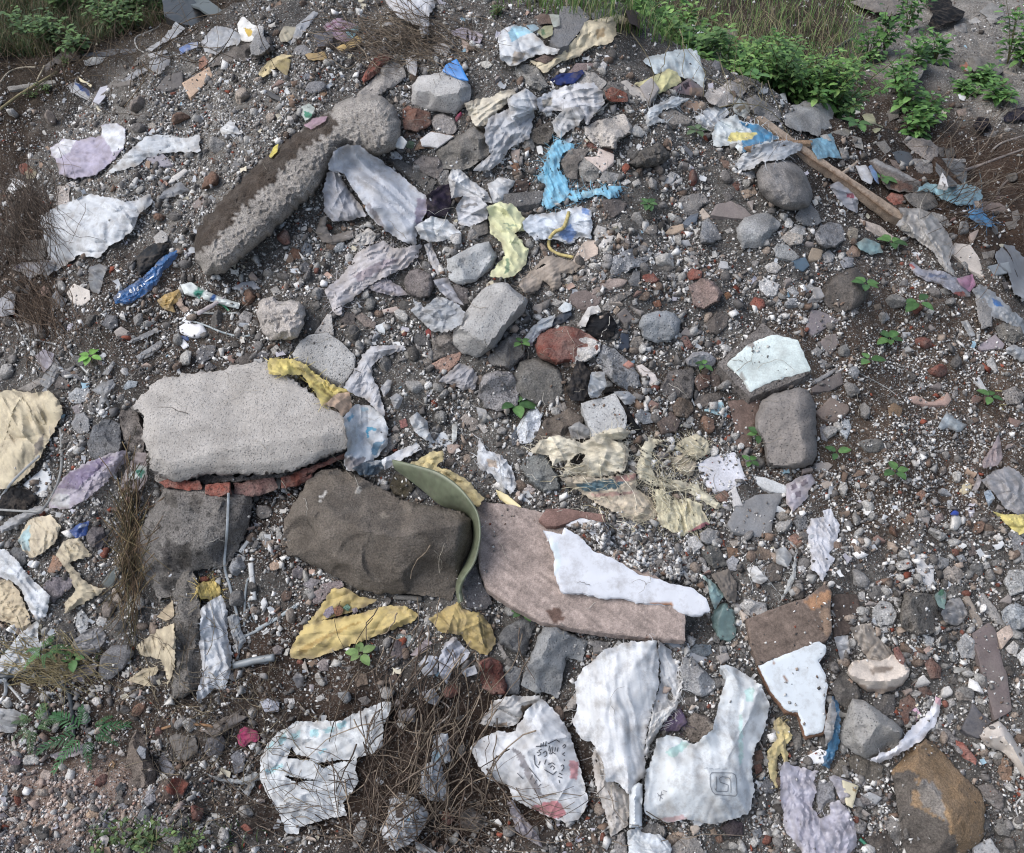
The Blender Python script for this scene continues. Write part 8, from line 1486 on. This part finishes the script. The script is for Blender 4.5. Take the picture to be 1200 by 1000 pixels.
blades('weed_grass', 6500, (560, 1010, -40, 105, lambda u, v: ((v < 8 + (u - 600) * .26) & (u > 560)) * .8), .16, ('5f8a3c', '739a48', '84904f', '628840', '908c60'), 'long green and straw grass among the weeds')
blades('rim_grass', 1300, (0, 330, 760, 1000, lambda u, v: np.exp(-((u - 60) / 50) ** 2 - ((v - 775) / 18) ** 2) + np.exp(-((u - 200) / 90) ** 2 - ((v - 985) / 18) ** 2)), .06, ('4a6a38', '6d6a45', '5a7540', '7d7450'), 'short grass at the foot of the heap')

# dry stems and twigs: tangled masses
def tangle(name, n, cu, cv, ru, rv, L, label, cols, hgt=.07, ang=None, rad=(.0009, .0024), bend=.5, parent=None):
    r = np.random.default_rng(n + int(cu)); cos = []; qs = []; cl = []; b = 0
    for i in range(n):
        u = cu + r.normal() * ru * .6; v = cv + r.normal() * rv * .6
        a = r.uniform(0, 6.283) if ang is None else math.radians(ang) + r.normal(0, .45)
        l = L * r.uniform(.4, 1.3); k = r.normal(0, bend); m = 7; pts = []
        h0 = r.uniform(.004, hgt); h1 = r.uniform(-.01, hgt)
        x = np.linspace(-.5, .5, m)
        uu = u + l * (x * math.cos(a) - k * (x * x) * math.sin(a)) + r.normal(0, 1.2, m); vv = v + l * (x * math.sin(a) + k * (x * x) * math.cos(a)) + r.normal(0, 1.2, m)
        tt = look(ZB, uu, vv); tt = np.minimum(tt, np.median(tt) + .03)
        tt = tt - (h0 + (h1 - h0) * (x + .5) + .6 * hgt * r.uniform(0, 1) * (.25 - x * x) * 3)
        rr = r.uniform(*rad) * np.linspace(1, .5, m)
        co, q, cp = tube_mesh(at(uu, vv, tt), rr, 4)
        cos.append(co); qs.append(q + b); b += len(co); cl.append(np.tile(lin(cols[r.integers(len(cols))]) * r.uniform(.6, 1.3), (len(co), 1)))
    o = make(name, np.vstack(cos), np.zeros((0, 3)), np.vstack(cl), 'straw', parent, True, np.concatenate(qs))
    if parent is None: o['kind'] = 'stuff'; o['label'] = label
DRY = ('5d5045', '6d6054', '7f7060', '4a3f36', '8d7d6a', '584a40')
tangle('dry_stems', 250, 495, 885, 85, 125, 80, 'tangled dry brown stems among the sacks at the bottom', DRY, .045, 105, (.0011, .0028))
for cu_, cv_, ru_, rv_, n_, a_ in ((690, 565, 35, 25, 26, 15), (778, 575, 32, 40, 75, 50), (800, 535, 26, 18, 34, -20), (745, 600, 50, 16, 24, 20)):
    tangle('frayed_strands', n_, cu_, cv_, ru_, rv_, 34, None, ('d8cfb0', 'cbc0a2', 'e0d9c4', 'c5b998'), .014, a_, (.0006, .0015), .9, cream)
tangle('dry_twigs', 180, 470, 960, 200, 50, 80, 'dry twigs over the dark soil at the lower edge', DRY, .035, 15, (.0007, .0017))
tangle('dry_bush', 420, 22, 262, 40, 75, 70, 'dead brown bush of fine dry stems at the side of the heap', ('4a4038', '574b42', '3f362f', '6b5d50'), .06, 60, (.0006, .0016))
tangle('dry_roots', 130, 50, 370, 25, 35, 60, 'dry roots below the dead bush', ('5d4d40', '6b5a4a', '4a3d33'), .03, 60, (.0007, .0018))
tangle('dry_twig_nest', 330, 470, 45, 70, 30, 60, 'dry twigs tangled at the top of the heap', ('6d6052', '7f705f', '574b40', '8d7e6a'), .06, 20, (.0007, .0018))
tangle('brush_twigs', 240, 90, 40, 120, 45, 90, 'brown twigs in the low weeds of the top corner', ('4a3f33', '5d4f3f', '6f604c'), .12, None, (.001, .0024))
tangle('straw_stems', 150, 900, 60, 90, 40, 80, 'straw coloured stems hanging in the weeds', ('7d7458', '8d8263', '6b6249'), .2, 80, (.001, .0022))
tangle('bank_roots', 150, 1150, 210, 60, 70, 70, 'thin pale roots on the dark soil bank', ('6d6054', '5a4d43', '857767'), .05, 150, (.0009, .0022))
tangle('dry_stalks', 170, 150, 650, 10, 75, 80, 'bundle of dry stalks hanging beside the pebbly boulder', ('5a4a3a', '6b5843', '7a6a4a', '4f4a34'), .05, 95, (.0008, .002), .15)
tangle('fine_straw', 260, 250, 850, 90, 90, 55, 'fine dry straw scattered on the dark soil', ('6d6052', '8d8068', '574c42'), .02, None, (.0006, .0014))
tangle('loose_fibres', 180, 620, 420, 420, 330, 34, 'short loose fibres and straws all over the heap', ('8d8475', 'a59c8c', '6d6458', 'b5b0a5'), .012, None, (.0005, .0012))
tangle('foot_straw', 130, 60, 780, 45, 25, 70, 'dry straw at the foot of the heap', ('8d8058', '7a6c4c', '9a8d68'), .03, 20, (.0008, .0016))

# =================================================================== WORDING: every label singles out one thing
used = {}
marks = [x for x in REG if x['lm']]
for x in REG:
    if x['l']:
        x['o']['label'] = x['l']; used[x['l'].lower()] = 1
def rel(x, mk):
    dx = x['u'] - mk['u']; dy = x['v'] - mk['v']
    if abs(dy) > abs(dx) * .8: return 'downhill of' if dy > 0 else 'uphill of'
    return 'left of' if dx < 0 else 'right of'
for x in REG:
    if x['l']: continue
    ms = sorted((m for m in marks if m is not x), key=lambda m: (m['u'] - x['u']) ** 2 + (m['v'] - x['v']) ** 2 - (m['size'] * .3) ** 2)
    cand = []
    for m in ms[:3]: cand.append(f"{x['d']} just {rel(x, m)} {m['lm']}")
    for i in range(5):
        for j in range(i + 1, 6):
            cand.append(f"{x['d']} {rel(x, ms[i])} {ms[i]['lm']} and {rel(x, ms[j])} {ms[j]['lm']}")
    ok = [c for c in cand if c.lower() not in used and len(c.split()) <= 16]
    c = ok[0] if ok else cand[0]
    x['o']['label'] = c; used[c.lower()] = 1
for x in REG:
    if 'group' not in x['o'].keys():
        n = x['o'].name.split('.')[0]
        g = {'stone': 'loose stones lying on the heap', 'pebble': 'pebbles on the heap', 'tile_shard': 'broken tile shards on the heap', 'woven_sack': 'torn woven sacks in the heap', 'plastic_bag': 'plastic bags in the heap', 'plastic_scrap': 'scraps of plastic in the heap', 'food_wrapper': 'wrappers in the heap', 'cloth_rag': 'rags in the heap', 'brick': 'bricks in the heap', 'plastic_strip': 'plastic strips in the heap', 'slate_shard': 'slate shards on the heap', 'plaster_lump': 'plaster lumps in the heap', 'cement_sack': 'printed sacks in the heap', 'board_offcut': 'board offcuts on the heap', 'twig': 'twigs at the edge of the heap', 'plastic_string': 'plastic strings in the heap', 'concrete_chunk': 'rough concrete chunks on the heap'}.get(n)
        if g: x['o']['group'] = g
for o in list(bpy.data.objects):
    if 'org' in o.keys(): del o['org']

# =================================================================== LIGHT, SKY, CAMERA
world = bpy.data.worlds.new('World'); scene.world = world; world.use_nodes = True
wt_ = world.node_tree; sky = wt_.nodes.new('ShaderNodeTexSky'); sky.sky_type = 'NISHITA'; sky.sun_disc = False
SUN_EL, SUN_AZ = math.radians(52), math.radians(-100)
sky.sun_elevation = SUN_EL; sky.sun_rotation = SUN_AZ; sky.air_density = 1.0; sky.dust_density = 2.5; sky.ozone_density = 1.0
hs = wt_.nodes.new('ShaderNodeHueSaturation'); hs.inputs['Saturation'].default_value = .8
wt_.links.new(sky.outputs[0], hs.inputs['Color']); wt_.links.new(hs.outputs[0], wt_.nodes['Background'].inputs[0]); wt_.nodes['Background'].inputs[1].default_value = .10
ld = bpy.data.lights.new('sun', 'SUN'); ld.energy = 1.3; ld.angle = math.radians(50); ld.color = (1, .985, .97)
lo_ = bpy.data.objects.new('sun', ld); coll.objects.link(lo_)
sv = Vector((math.sin(SUN_AZ) * math.cos(SUN_EL), math.cos(SUN_AZ) * math.cos(SUN_EL), math.sin(SUN_EL)))
lo_.rotation_euler = (-sv).to_track_quat('-Z', 'Y').to_euler(); lo_.location = (0, 0, 8)
cd = bpy.data.cameras.new('camera'); cam = bpy.data.objects.new('camera', cd); coll.objects.link(cam)
cam.location = CAM; cam.rotation_euler = (math.pi / 2 - PITCH, 0, 0)
cd.sensor_fit = 'HORIZONTAL'; cd.angle = 2 * HF; cd.clip_start = .05; cd.clip_end = 500
scene.camera = cam
scene.view_settings.view_transform = 'Standard'; scene.view_settings.look = 'None'; scene.view_settings.gamma = 1
scene.view_settings.exposure = 0.92
scene.cycles.use_denoising = True; scene.cycles.pixel_filter_type = 'BLACKMAN_HARRIS'; scene.cycles.filter_width = 1.15
scene.cycles.max_bounces = 6; scene.cycles.diffuse_bounces = 3; scene.cycles.transmission_bounces = 4
